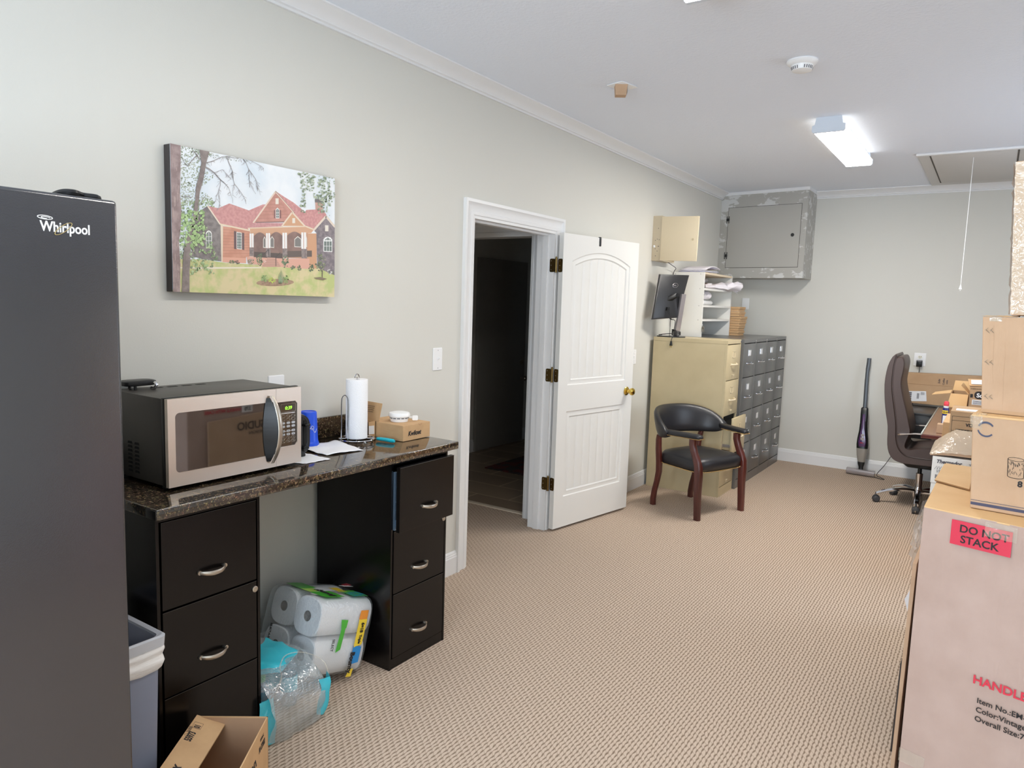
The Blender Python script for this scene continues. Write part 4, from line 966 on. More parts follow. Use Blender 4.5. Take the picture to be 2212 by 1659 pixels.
# ---- wall plates
def plate_thing(name, cy, cz, label, cat, kind='switch', w_=.075, h_=.122, horiz=False, group='white wall plates'):
    t = thing(name, label, cat, (.0, cy, cz-h_/2), group=group); b = B()
    if horiz: w_, h_ = h_, w_
    loft(b, [[Vector((x, cy+a*s, cz+c*s)) for a, c in rrect(w_, h_, .005, 3)] for x, s in ((.0005, 1), (.004, 1), (.0065, .95))]); part('cover_plate', b, M_white, t, world=True)
    if kind == 'switch':
        b = B(); box(b, .006, .0072, cy-.006, cy+.006, cz-.013, cz+.013); hexa(b, [(.007, cy-.004, cz-.004), (.018, cy-.003, cz+.006), (.018, cy+.003, cz+.006), (.007, cy+.004, cz-.004), (.007, cy-.004, cz+.006), (.016, cy-.003, cz+.011), (.016, cy+.003, cz+.011), (.007, cy+.004, cz+.006)]); part('toggle', b, M_white, t, world=True)
    if kind == 'rockers':
        b = B()
        for k in (-.03, 0, .03): box(b, .006, .0095, cy-.012, cy+.012, cz+k-.010, cz+k+.010, .001)
        islands('rocker', b, M_white, t, world=True)
    if kind != 'blank':
        b = B()
        for s in (-1, 1): cyl(b, (.0062, cy, cz+s*.048), (.0072, cy, cz+s*.048), .003, n=8)
        islands('screw', b, mat('plate_screw', (180, 180, 180), .4), t, world=True)
plate_thing('light_switch', 2.98, 1.255, 'white light switch with one toggle, left of the door casing', 'light switch')
plate_thing('wall_plate', 1.93, 1.175, 'white blank wall plate above the back edge of the microwave', 'wall plate', 'blank', .08, .122)
plate_thing('light_switch', 5.54, 1.155, 'white wall switch plate peeking out right of the open door', 'light switch', 'rockers')

# ---- waste bin
t = thing('waste_bin', 'tall grey-blue plastic waste bin with a white liner, between refrigerator and black cabinet', 'bin', (.45, 1.0, 0))
def brect(z, s=1., e=0.):
    k = z/.62; x0, x1 = .27-.02*k-e, .598+.012*k+e; y0, y1 = .915-.015*k-e, 1.048+.016*k+e
    return [Vector(((x0+x1)/2+a, (y0+y1)/2+c, z)) for a, c in rrect(x1-x0, y1-y0, .02, 4)]
b = B(); loft(b, [brect(.0), brect(.30), brect(0.596), brect(0.596, e=-.006), brect(.05, e=-.006)], cap=True); part('body', b, M_bin, t, world=True)
b = B(); loft(b, [brect(0.578, e=.002), brect(0.576, e=.011), brect(0.604, e=.012), brect(0.608, e=.006), brect(0.604, e=-.004), brect(0.578, e=-.004)], cap=False); part('rim', b, M_binrim, t, world=True)
b = B(); loft(b, [brect(0.574, e=.009), brect(0.561, e=.012), brect(0.546, e=.008), brect(0.531, e=.012), brect(0.514, e=.007), brect(0.508, e=.0025)], cap=False)
bmesh.ops.subdivide_edges(b, edges=b.edges[:], cuts=2, use_grid_fill=True)
for v in b.verts: v.co.z += .012*noise.noise(v.co*14); v.co.x += .002*noise.noise(v.co*40+Vector((3, 1, 1)))
o = part('liner', b, M_liner, t, world=True, smooth=80)
t2 = thing('crumpled_paper', 'crumpled white paper towels inside the waste bin', 'paper', (.5, 1.0, .50))
b = B(); bmesh.ops.create_icosphere(b, subdivisions=4, radius=1)
for v in b.verts:
    n_ = 1+.35*noise.noise(v.co*2.4)+.12*noise.noise(v.co*7); v.co = Vector((v.co.x*.105*n_+.41, v.co.y*.05*n_+.975, v.co.z*.05*n_+.535))
part('paper_wad', b, M_towel, t2, world=True, smooth=50)
b = B(); hexa(b, [(.34, .97, .56), (.395, .985, .55), (.40, 1.01, .552), (.345, 1.0, .562), (.335, .965, .60), (.39, .98, .595), (.395, 1.01, .595), (.34, .998, .602)], .003); part('torn_packet', b, mat('brown_packet', (92, 72, 54), .4), t2, world=True)

# ---- open cardboard box on the floor at the bottom of the frame
t = thing('cardboard_box', 'open brown cardboard box on the carpet at the bottom, code printed on its flap', 'box', (.72, 1.17, 0), group='cardboard boxes on the floor')
cA, cB_ = Vector((.512, 1.228, 0)), Vector((.690, 1.358, 0))           # far rim corners
dr = (cB_-cA).normalized(); dn = Vector((dr.y, -dr.x, 0)); Ld = (cB_-cA).length; DD = .30; HH = .245
P0, P1 = cA, cB_; P2, P3 = P1+dn*DD, P0+dn*DD
def wallp(bm, a, c, z0, z1, inward, th=.004): slab(bm, [a+Z*z0, c+Z*z0, c+Z*z1, a+Z*z1], inward*th)
b = B(); wallp(b, P0, P1, 0, HH, dn); wallp(b, P1, P2, 0, HH, -dr); wallp(b, P2, P3, 0, HH, -dn); wallp(b, P3, P0, 0, HH, dr)
slab(b, [P0+Z*.001, P1+Z*.001, P2+Z*.001, P3+Z*.001], (0, 0, .004)); part('carton', b, M_kraft, t, world=True, smooth=0)
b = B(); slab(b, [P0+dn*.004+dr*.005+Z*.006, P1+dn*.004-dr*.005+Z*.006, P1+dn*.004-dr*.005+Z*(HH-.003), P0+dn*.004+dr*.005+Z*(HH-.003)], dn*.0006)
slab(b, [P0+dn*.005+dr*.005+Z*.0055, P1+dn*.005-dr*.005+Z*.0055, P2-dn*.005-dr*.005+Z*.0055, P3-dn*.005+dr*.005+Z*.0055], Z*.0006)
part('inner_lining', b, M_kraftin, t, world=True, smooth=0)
# left flap folded inwards and resting low on the near side
fa, fb = P0+Z*HH, P3+Z*HH; fo = dr*.088+Z*(-.028)
b = B(); slab(b, [fa, fb, fb+fo-dn*0, fa+fo], Vector((0, 0, .004))); fl = part('flap', b, M_kraft, t, world=True, smooth=0)
fu = (fa-fb).normalized(); fr = fo.normalized(); fnm = fr.cross(-fu).normalized(); fnm = fnm if fnm.z > 0 else -fnm
def FL(a, c): return fb + fu*a + fr*c + Z*.0042
Lf = (fa-fb).length; tr_ = -fu; 
b = B(); text_bm('55973', .020, FL(Lf-.125, .030), fu, -fr, bold=.0012, into=b, sx=.62, depth=.0003); text_bm('36000', .011, FL(Lf-.09, .012), fu, -fr, into=b, sx=.8, depth=.0003)
text_bm('01', .018, FL(Lf-.060, .031), fu, -fr, bold=.001, into=b, sx=.62, depth=.0003)
o = [(Lf-.063, .008), (Lf-.034, .008), (Lf-.034, .035), (Lf-.063, .035)]; tube(b, [FL(*q) for q in o], .0005, 4, closed=True)
tube(b, [FL(Lf-.100+.0045*math.cos(2*PI*k/14), .007+.0045*math.sin(2*PI*k/14)) for k in range(14)], .0004, 4, closed=True)
text_bm('nex', .030, FL(.015, .050), fu, -fr, bold=.0012, shear=.35, into=b, sx=.8, depth=.0003)
part('flap_print', b, M_ink, t, world=True)
b = B(); o_ = P1+dr*.0004; text_bm('55973 01', .018, o_+dn*.035+Z*(HH-.065), dn, Z, bold=.001, into=b, sx=.62, depth=.0003); text_bm('36000', .010, o_+dn*.045+Z*(HH-.035), dn, Z, into=b, depth=.0003); text_bm('nex', .034, o_+dn*.115+Z*(HH-.085), dn, Z, bold=.0012, shear=.35, into=b, depth=.0003)
part('side_print', b, M_ink, t, world=True)

# ---- pack of paper towels leaning on the black cabinet
TT = math.radians(17)
t = thing('paper_towel_pack', 'plastic-wrapped pack of paper towel rolls with green print, leaning on the black cabinet', 'paper towels', (.252, 2.024, .004), rot=(-TT, 0, 0))
# local: x across (two rolls), y along the rolls, z up; origin at the lowest far edge
RW, RL, RH = .312, .275, .312
for ix in range(2):
    for iz in range(2):
        b = B(); c = Vector((-RW/4+ix*RW/2, 0, RH/4+iz*RH/2)); rings = []
        sq = .93
        def rp(y, r):
            out = []
            for k in range(28):
                a = 2*PI*k/28; e = 3.0; cc, ss = math.cos(a), math.sin(a); q = (abs(cc)**e+abs(ss)**e)**(-1/e)*r; out.append(c+Vector((cc*q, y, ss*q)))
            return out
        rr0 = .075
        def cr_(y, r): return [c+Vector((r*math.cos(2*PI*k/28), y, r*math.sin(2*PI*k/28))) for k in range(28)]
        y0 = -RL-(.012 if (ix, iz) == (1, 1) else 0)
        loft(b, [cr_(-.02, .021), cr_(y0, .021), rp(y0, rr0-.004), rp(y0+.004, rr0), rp(-.004, rr0), rp(0, rr0-.004)], cap=False)
        part('roll', b, M_towel, t)
b = B(); 
for ix in range(2):
    for iz in range(2):
        c = Vector((-RW/4+ix*RW/2, 0, RH/4+iz*RH/2)); y0 = -RL-(.012 if (ix, iz) == (1, 1) else 0)
        loft(b, [ring(c+Vector((0, y0+.001, 0)), X, Z, .0200, n=28), ring(c+Vector((0, y0+.02, 0)), X, Z, .0198, n=28), ring(c+Vector((0, -.05, 0)), X, Z, .0198, n=28)], cap=False)
part('cardboard_core', b, mat('core_grey_brown', (128, 116, 106), .8), t)
b = B(); n = 26
def sup(y, e=.0, sx=1.):
    out = []
    for k in range(44):
        a = 2*PI*k/44; cc, ss = math.cos(a), math.sin(a); q = (abs(cc)**7+abs(ss)**7)**(-1/7.)
        out.append(Vector((cc*q*(RW/2+e)*sx, y, RH/2+ss*q*(RH/2+e)*sx)))
    return out
rings = [sup(-RL-.020, -.03, .86), sup(-RL-.016, .002), sup(-RL*.75, .003), sup(-RL*.5, .002), sup(-RL*.25, .003), sup(.0, .001), sup(.006, -.02, .9)]
loft(b, rings)
for v in b.verts: v.co += v.co.normalized()*.0035*noise.noise(v.co*22)
part('plastic_wrap', b, M_film, t, smooth=80)
# printed panels just over the rolls (top and right side)
def patch(bm, f, uv, mi, nu=8, off=.0045):
    """uv quad -> curved patch through surface function f(u,v)"""
    V = [[bm.verts.new(f(*( (Vector(uv[0])*(1-i/nu)*(1-j/nu)+Vector(uv[1])*(i/nu)*(1-j/nu)+Vector(uv[2])*(i/nu)*(j/nu)+Vector(uv[3])*(1-i/nu)*(j/nu)) ))) for j in range(nu+1)] for i in range(nu+1)]
    for i in range(nu):
        for j in range(nu): q = bm.faces.new((V[i][j], V[i+1][j], V[i+1][j+1], V[i][j+1])); q.material_index = mi
def top(x, y): return Vector((x, y, RH+.0055+.0012*noise.noise(Vector((x, y, 0))*40)))
def side(y, z): return Vector((RW/2+.0055+.0012*noise.noise(Vector((0, y, z))*40), y, z))
b = B()
patch(b, top, [(-.115, -.262), (-.02, -.262), (-.02, -.175), (-.115, -.175)], 0)
patch(b, top, [(.035, -.262), (.125, -.255), (.125, -.15), (.03, -.15)], 0)
patch(b, top, [(-.02, -.262), (.035, -.262), (.03, -.20), (-.02, -.20)], 4)
patch(b, top, [(.03, -.10), (.125, -.10), (.125, -.01), (.03, -.01)], 0)
patch(b, top, [(.055, -.09), (.120, -.095), (.120, -.015), (.055, -.01)], 1)
patch(b, top, [(-.02, -.11), (.05, -.11), (.05, -.065), (-.02, -.06)], 2)
patch(b, side, [(-.075, .268), (-.03, .268), (-.03, .225), (-.078, .232)], 3)
patch(b, side, [(-.075, .230), (-.028, .232), (-.03, .128), (-.075, .118)], 2)
patch(b, side, [(-.078, .125), (-.028, .118), (-.03, .055), (-.070, .05)], 1)
patch(b, side, [(-.168, .205), (-.145, .205), (-.150, .115), (-.175, .105)], 0)
patch(b, side, [(-.178, .235), (-.140, .232), (-.142, .20), (-.17, .20)], 0)
patch(b, side, [(-.075, .030), (-.05, .032), (-.055, .0), (-.085, .0)], 2)
part('printed_panels', b, [M_print_green, M_print_blue, M_print_yellow, M_print_orange, mat('print_lime', (170, 206, 90), .35)], t, rec=False)
b = B(); text_bm('Bounty', .030, (.118, -.188, RH+.0072), (-1, 0, 0), (0, -1, 0), bold=.0016, shear=.2, into=b, sx=.9)
text_bm('6=18', .017, (RW/2+.0075, -.058, .218), (0, 0, -1), (0, 1, 0), bold=.0008, into=b, sx=.8); text_bm('Triple', .013, (RW/2+.0075, -.056, .168), (0, 0, -1), (0, 1, 0), bold=.0008, into=b, sx=.8)
text_bm('Bounty', .024, (RW/2+.0075, -.085, .100), (0, 0, -1), (0, 1, 0), bold=.0014, into=b, sx=.85)
text_bm('SELECT', .012, (RW/2+.0075, -.205, .16), (0, 0, -1), (0, 1, 0), bold=.0003, into=b, sx=.85)
part('lettering', b, M_ink, t)
b = B()
for k in range(9): box(b, -.045+k*.0045, -.045+k*.0045+(.003 if k % 3 else .0015), -RL-.0235, -RL-.022, .06, .10)
text_bm('SELECT-A-SIZE', .010, (-.105, -RL-.022, .16), (0, 0, -1), (1, 0, 0), bold=.0005, into=b, sx=.8)
part('end_print', b, M_ink, t)
b = B(); q = [(-.01, -.06), (.035, -.075), (.045, -.03), (.0, -.015)]; slab(b, [Vector((x, y, RH+.02+.15*(x-.01))) for x, y in q], (0, 0, .0006)); part('tag', b, M_whitelabel, t)
b = B()
for k in range(5): box(b, .002, .032, -.060+k*.007, -.058+k*.007, RH+.0245+.001*k, RH+.025+.001*k)
part('tag_print', b, M_inkred, t)

# ---- water bottles and their torn wrap
def bottle(x, y, z=.012, first=None, tilt=0):
    t = thing('water_bottle', 'clear water bottle with a green cap inside the torn cyan wrap', 'bottle', (x, y, z), group='water bottles in the torn wrap')
    b = B(); pr = [(.001, .004), (.020, .0), (.029, .004), (.031, .012)]
    for k in range(9): pr += [(.0315, .020+k*.0115), (.0298, .0257+k*.0115)]
    pr += [(.0315, .128), (.0315, .138), (.027, .156), (.018, .172), (.0125, .178), (.0125, .186)]
    lathe(b, pr, (0, 0, 0), 20); part('bottle_body', b, M_bottle, t)
    b = B(); lathe(b, [(.0150, .182), (.0155, .186), (.0155, .199), (.0145, .201), (.0, .201)], (0, 0, 0), 18); part('cap', b, M_green, t)
    b = B(); lathe(b, [(.0317, .062), (.0319, .064), (.0319, .118), (.0317, .12)], (0, 0, 0), 20, cap=False); part('label_band', b, M_filmcyan, t)
    return t
b0 = bottle(.364, 1.700)
lb = ['clear water bottle standing alone in the torn gap of the wrap, green cap', 'clear water bottle at the back corner of the wrap, nearest the wall', 'clear water bottle second from the wall side along the back row', 'clear water bottle in the back row, touching the paper towel pack', 'clear water bottle nearest the cardboard box, by the black cabinet edge', 'clear water bottle hidden deepest beside the black cabinet']
b0['label'] = lb[0]
for k, (x, y) in enumerate([(.158, 1.655), (.226, 1.668), (.292, 1.680), (.418, 1.535), (.24, 1.56)]): dup(b0, (x, y, .012), 0, lb[k+1])
t = thing('shrink_wrap', 'torn clear and cyan plastic wrap around the water bottles, on the carpet', 'plastic wrap', (.33, 1.63, 0))
def wrapf(u, v):   # u around 0..1 (x), v along y; a sagging cover
    pass
def film_sheet(name, ctrl, m, nu=10, seed=0., amp=.010):
    """ctrl: rows of 3-D control points -> wrinkled sheet"""
    b = B(); rows = [bez([Vector(p) for p in r], nu) for r in ctrl]; cols = len(rows[0]); grid = []
    for j in range(cols):
        c = bez([r[j] for r in rows], 5); grid.append(c)
    V = [[b.verts.new(p + Vector((noise.noise(p*18+Vector((seed, 0, 0))), noise.noise(p*18+Vector((0, seed, 5))), noise.noise(p*18+Vector((9, 0, seed)))))*amp) for p in c] for c in grid]
    for a, c in zip(V[:-1], V[1:]):
        for i in range(len(a)-1): b.faces.new((a[i], a[i+1], c[i+1], c[i]))
    for v in b.verts: v.co.z = max(v.co.z, .003)
    return part(name, b, m, t, world=True, smooth=80, rec=False)
film_sheet('clear_film', [[(.52, 1.49, .02), (.53, 1.55, .01), (.535, 1.70, .01), (.48, 1.755, .02)], [(.535, 1.49, .12), (.545, 1.56, .09), (.55, 1.71, .10), (.475, 1.755, .12)], [(.50, 1.495, .205), (.50, 1.56, .20), (.50, 1.70, .20), (.45, 1.745, .205)], [(.38, 1.495, .225), (.38, 1.58, .222), (.38, 1.69, .222), (.36, 1.735, .225)], [(.14, 1.495, .215), (.14, 1.58, .22), (.14, 1.69, .225), (.14, 1.70, .22)]], M_filmwrap, seed=2., amp=.016)
film_sheet('cyan_film', [[(.30, 1.495, .226), (.28, 1.56, .232), (.25, 1.66, .236), (.22, 1.70, .236)], [(.39, 1.50, .224), (.38, 1.60, .23), (.35, 1.69, .236), (.33, 1.715, .232)], [(.44, 1.60, .205), (.43, 1.64, .214), (.40, 1.71, .222), (.38, 1.735, .218)]], M_filmcyan, seed=5.)
film_sheet('cyan_film', [[(.545, 1.70, .18), (.545, 1.735, .17), (.50, 1.765, .17)], [(.545, 1.70, .10), (.55, 1.735, .09), (.50, 1.765, .09)], [(.535, 1.69, .03), (.54, 1.73, .02), (.49, 1.765, .03)]], M_filmcyan, seed=8., amp=.014)
film_sheet('cyan_film', [[(.505, 1.46, .17), (.51, 1.52, .17)], [(.515, 1.46, .08), (.52, 1.52, .08)], [(.515, 1.46, .01), (.52, 1.515, .01)]], M_filmcyan, seed=11., amp=.008)
b = B(); text_bm('WATER', .026, (.40, 1.545, .236), (-.95, .25, .05), (-.2, -.95, .1), bold=.001, into=b, sx=.8); part('lettering', b, M_whitelabel, t, world=True)
b = B(); tube(b, bez([(.545, 1.50, .205), (.50, 1.56, .225), (.44, 1.60, .228), (.40, 1.66, .235), (.42, 1.725, .225), (.50, 1.755, .20), (.54, 1.75, .12)], 8), .0022, 5); part('torn_edge', b, M_tape, t, world=True)

# ================================================================= FAR LEFT: armchair, filing cabinets and what stands on them
# ---- captain's armchair (local: x forward, y to its left)
t = thing('armchair', 'black leather armchair with nailhead trim and mahogany legs, standing before the tan filing cabinet', 'armchair', (.643, 5.438, 0), rz=math.atan2(-.347, .938))
def leg_loft(path, w0, d0):
    """path: (x, y, z, scale)"""
    b = B(); loft(b, [[Vector((x+a*s, y+c*s, z)) for a, c in rrect(d0, w0, .006, 2)] for x, y, z, s in path]); return b
for s in (-1, 1):
    ys = .262*s
    pth = [(.232, ys, 0, .92), (.228, ys, .10, .98), (.222, ys, .22, 1.06), (.222, ys, .33, 1.14), (.216, ys, .40, 1.16), (.196, ys, .455, 1.1), (.168, ys, .51, 1.0), (.150, ys, .56, .98), (.150, ys, .605, 1.0)]
    part('leg', leg_loft(pth, .040, .046), M_wood, t, smooth=50)
    yr = .226*s
    pth = [(-.245, yr, 0, .95), (-.246, yr, .05, .95), (-.236, yr, .12, .92), (-.215, yr, .20, .92), (-.200, yr, .28, 1.0), (-.198, yr*1.02, .36, 1.05), (-.206, yr*1.05, .46, .98), (-.200, yr*1.10, .54, .92), (-.192, yr*1.12, .58, .8)]
    part('leg', leg_loft(pth, .036, .042), M_wood, t, smooth=50)
b = B()
def seat_ring(z, e, n=48):
    out = []
    for k in range(n):
        a = 2*PI*k/n; cc, ss = math.cos(a), math.sin(a); q = (abs(cc)**5+abs(ss)**5)**(-.2)
        x = cc*q*(.235+e)+.005; y = ss*q*(.250+e)*(1+.10*(x/.24)); out.append(Vector((x, y, z)))
    return out
loft(b, [seat_ring(.352, -.012), seat_ring(.356, 0), seat_ring(.40, .006), seat_ring(.428, .004), seat_ring(.448, -.012), seat_ring(.460, -.045), seat_ring(.470, -.10), seat_ring(.476, -.17), seat_ring(.478, -.215)])
part('seat', b, M_leather, t, smooth=70)
b = B(); tube(b, seat_ring(.358, .003), .0035, 6, closed=True); 
for p, q in zip(seat_ring(.358, .005, 132), range(132)): ball(b, p, .0042, 6)
part('nailhead_trim', b, M_gold, t, kind='stuff')
# horseshoe back pad
NA = 34; rings = []
def hs(a):  # a in -1..1 around the back
    th = a*PI*.52; x = -.262*math.cos(th)-.040; y = .332*math.sin(th); return x, y, th
b = B()
for i in range(NA+1):
    a = -1+2*i/NA; x, y, th = hs(a); zt = .795-.135*abs(a)**3.2-.02*a*a; zb = .568+.035*abs(a)**8; out = Vector((-math.cos(th), math.sin(th)*.9, 0)).normalized()
    H_ = (zt-zb)/2; zc = (zt+zb)/2; rr = []
    for k in range(16):
        q = 2*PI*k/16; cc, ss = math.cos(q), math.sin(q); e = (abs(cc)**3+abs(ss)**3)**(-1/3)
        lean = .022*(ss*e)
        rr.append(Vector((x, y, zc)) + out*(cc*e*.027+lean) + Z*(ss*e*H_))
    rings.append(rr)
loft(b, rings); part('backrest', b, M_leather, t, smooth=70)
for s in (-1, 1):
    x0, y0, _ = hs(.93*s); rings = []
    for k in range(11):
        u = k/10; x = x0-.01+(.235-x0)*u; y = y0+(s*.270-y0)*u**.8; wd = .030+.004*u; hh = .021
        if k == 10: wd *= .8; hh *= .75
        if k == 0: wd *= .9
        rings.append([Vector((x, y+wd*math.cos(q)*(abs(math.cos(q))**4+abs(math.sin(q))**4)**(-.25), .630-.003*u+hh*math.sin(q)*(abs(math.cos(q))**4+abs(math.sin(q))**4)**(-.25))) for q in [2*PI*j/18 for j in range(18)]])
    rings.append([Vector((.240, p.y*.5+y*.5, p.z*.5+.3135)) for p in rings[-1]])
    b = B(); loft(b, rings); ar = part('armrest', b, M_leather, t, smooth=70)
    b = B(); n = 34
    for side in (-1, 1):
        for k in range(4, n+1): ball(b, (x0+(.234-x0)*k/n, y0+(s*.270-y0)*(k/n)**.8+side*(.031+.003*k/n), .6135), .0038, 6)
    for k in range(1, 7): ball(b, (.2335, s*.270-.030+.0085*k, .6135), .0038, 6)
    part('nailhead_trim', b, M_gold, ar, kind='stuff')

# ---- filing cabinets: parameters (y0, width, depth x0..x1)
def filing(name, y0, w_, x0, x1, body_m, seam_m, hand_m, label, group, tan=False, outs=(0, 0, 0, 0), papers=True, ht=1.321):
    y1 = y0+w_; t = thing(name, label, 'filing cabinet', ((x0+x1)/2, (y0+y1)/2, 0), group=group)
    b = B()
    box(b, x0, x1-.0205, y0+.0006, y0+.008, 0, ht-.0325); box(b, x0, x1-.0205, y1-.008, y1-.0006, 0, ht-.0325); box(b, x0, x1, y0, y1, ht-.032, ht, .0015); box(b, x0, x0+.01, y0+.008, y1-.008, 0, ht-.03); box(b, x0, x1-.0205, y0+.008, y1-.008, 0, .078); box(b, x1-.02, x1-.001, y0+.0006, y1-.0006, 0, .078)
    box(b, x1-.02, x1-.001, y0+.0006, y0+.014, .0782, ht-.0325); box(b, x1-.02, x1-.001, y1-.014, y1-.0006, .0782, ht-.0325)
    part('body', b, body_m, t, world=True, smooth=0)
    b = B(); box(b, x0+.02, x1-.022, y0+.009, y1-.009, .08, ht-.04); part('interior', b, M_dark, t, world=True)
    zz = [ht-.036-k*(ht-.036-.082)/4 for k in range(5)]
    for k in range(4):
        z1, z0 = zz[k]-.003, zz[k+1]+.003; o = outs[k]
        b = B(); box(b, x1-.018+o, x1+.0005+o, y0+.016, y1-.016, z0, z1, .0025)
        if o > .01: box(b, x1-.30+o, x1-.018+o, y0+.035, y0+.037, z0+.02, z1-.06); box(b, x1-.30+o, x1-.018+o, y1-.037, y1-.035, z0+.02, z1-.06); box(b, x1-.30+o, x1-.018+o, y0+.035, y1-.035, z0+.02, z0+.022)
        d = part('drawer', b, body_m, t, world=True, smooth=30); yc = (y0+y1)/2; xf = x1+.0005+o
        zh = z1-.165 if tan else z1-.175; zl = z1-.082
        b = B(); tube(b, bez([(xf+.002, yc-.072, zh), (xf+.014, yc-.060, zh), (xf+.026, yc-.03, zh), (xf+.029, yc, zh), (xf+.026, yc+.03, zh), (xf+.014, yc+.060, zh), (xf+.002, yc+.072, zh)], 4), [.008 if abs(i-12) > 8 else .0065 for i in range(25)], 8)
        box(b, xf, xf+.004, yc-.085, yc-.062, zh-.009, zh+.009, .001); box(b, xf, xf+.004, yc+.062, yc+.085, zh-.009, zh+.009, .001)
        part('handle', b, hand_m, d, world=True)
        b = B()
        for q in ((-.036, -.030, -.028, .028), (.030, .036, -.028, .028), (-.036, .036, -.028, -.023), (-.036, .036, .023, .028)): box(b, xf, xf+.003, yc+q[0], yc+q[1], zl+q[2], zl+q[3])
        part('label_holder', b, M_panelbeige if tan else M_chrome, d, world=True)
        if papers: b = B(); box(b, xf, xf+.0012, yc-.029, yc+.029, zl-.022, zl+.022); part('label_card', b, M_whitelabel, d, world=True)
        if tan:
            b = B(); box(b, xf, xf+.012, yc-.022, yc+.006, z0+.036, z0+.043, .001); box(b, xf, xf+.006, yc-.009, yc-.003, z0+.018, z0+.038); part('latch', b, M_panelbeige, d, world=True)
    b = B(); lathe(b, [(.009, 0), (.009, .003), (.004, .004)], (0, 0, 0), 12); b.transform(Matrix.Translation((x1-.0005, y1-.014, ht-.017)) @ Matrix.Rotation(PI/2, 4, 'Y')); part('lock', b, M_chrome, t, world=True)
    if outs[2] > .01:
        b = B(); box(b, x1-.02, x1+outs[2]-.016, y0+.017, y0+.020, zz[3]+.05, zz[3]+.075); box(b, x1-.019, x1-.002, y0+.014, y0+.024, zz[3]+.02, zz[2]-.02); part('drawer_slide', b, M_steel, t, world=True)
    return t
filing('filing_cabinet', 5.863, .38, .035, .684, M_tan, M_tan, M_panelbeige, 'tan four-drawer metal filing cabinet with its third drawer pulled open', 'four-drawer filing cabinets', tan=True, outs=(0, 0, .085, 0), papers=False)
gl = ['dark grey filing cabinet touching the tan one', 'dark grey filing cabinet, second to the right of the tan one', 'dark grey filing cabinet, third to the right of the tan one', 'dark grey filing cabinet standing last in the row, against the far wall']
g0 = filing('filing_cabinet', 6.250, .372, .035, .708, M_grey, M_greyedge, M_chrome, gl[0], 'four-drawer filing cabinets')
for k in range(1, 4):
    dup(g0, Vector(g0.location)+Vector((0, .3755*k, 0)), None, gl[k])

# ---- shelf unit standing on the cabinets
SX0, SX1, SY0, SY1, SZ0, SZ1 = .008, .30, 6.305, 7.13, 1.3215, 1.902
t = thing('shelf_unit', 'white open shelf unit standing on the filing cabinets, plans on its shelves', 'shelf', ((SX0+SX1)/2, (SY0+SY1)/2, SZ0))
b = B(); box(b, SX0, SX1, SY0, SY0+.018, SZ0, SZ1); part('side_panel', b, M_offwhite, t, world=True, smooth=0)
b = B(); box(b, SX0, SX1, SY1-.018, SY1, SZ0, SZ1); part('side_panel', b, M_offwhite, t, world=True, smooth=0)
b = B(); box(b, SX0, SX0+.006, SY0+.018, SY1-.018, SZ0, SZ1); part('back_panel', b, M_offwhite, t, world=True)
SZ = [SZ1-.009, 1.752, 1.600, 1.472]
for z in SZ:
    b = B(); box(b, SX0+.006, SX1, SY0+.018, SY1-.018, z-.009, z+.009); part('shelf', b, M_offwhite if z != SZ[0] else M_beigeedge, t, world=True, smooth=0)
b = B()
for z in (1.885, 1.754, 1.602, 1.474):
    for x in (.03, .265): cyl(b, (x, SY0-.0008, z), (x, SY0+.001, z), .003, n=8)
islands('screw_hole', b, M_inkgrey, t, world=True)
def crumple(bm, f, nu, nv, amp, seed, closed=False):
    V = [[bm.verts.new(f(i/nu, j/nv) + Vector((noise.noise(Vector((i*.9, j*.9, seed))), noise.noise(Vector((i*.9, j*.9, seed+7))), noise.noise(Vector((i*.9, j*.9, seed+13)))))*amp) for j in range(nv+(0 if closed else 1))] for i in range(nu+1)]
    m = len(V[0])
    for i in range(nu):
        for j in range(m if closed else m-1): bm.faces.new((V[i][j], V[i+1][j], V[i+1][(j+1) % m], V[i][(j+1) % m]))
# rolled plans on the top shelf, splayed out of the front
def roll(name, p0, p1, r0, r1, label, seed, flat=1., amp=.004, m=None):
    p0, p1 = Vector(p0), Vector(p1); ax = (p1-p0).normalized(); s_ = ax.cross(Z).normalized(); up = s_.cross(ax)
    b = B()
    for lay_ in range(2):
        q = 1-.35*lay_
        crumple(b, lambda u, v: p0+(p1-p0)*u + (s_*math.cos(2*PI*v) + up*math.sin(2*PI*v)*flat)*((r0+(r1-r0)*u)*q), 8, 14, amp, seed+lay_*3, True)
    if r1 > .06:
        for k in range(9):
            a = -1.2+k*.3; d = (s_*math.cos(a*2.2)+up*math.sin(a*2.2)*.8).normalized(); e = (ax+d*random.uniform(-.1, .5)).normalized(); sw = ax.cross(d).normalized(); q0 = p1-ax*.10+d*.018; q1 = p1+e*random.uniform(-.01, .035)+d*random.uniform(.02, .055)
            w0, w1 = .020, random.uniform(.025, .045); slab(b, [q0-sw*w0, q0+sw*w0, q1+sw*w1, q1-sw*w1], d*.003)
    o = part(name, b, m or M_plan, None, smooth=40); return tag(o, label, 'rolled plans', 'rolled paper plans on the white shelf unit')
roll('rolled_plan', (.10, 6.36, 1.800), (.10, 6.93, 1.850), .030, .024, 'rolled paper plan leaning up along the top shelf of the white unit', 2, .9)
roll('rolled_plan', (.16, 6.70, 1.790), (.385, 7.03, 1.797), .030, .070, 'bundle of creased plans splaying out of the top shelf front', 9, .62, .022)
roll('rolled_plan', (.20, 6.37, 1.703), (.22, 6.66, 1.700), .034, .038, 'bent bundle of folded plans on the second shelf', 15, 1.0, .013)
roll('rolled_plan', (.24, 6.345, 1.634), (.15, 6.95, 1.636), .0235, .0235, 'smooth white mailing tube lying on the second shelf under the folded plans', 21, 1., .0005, M_white)
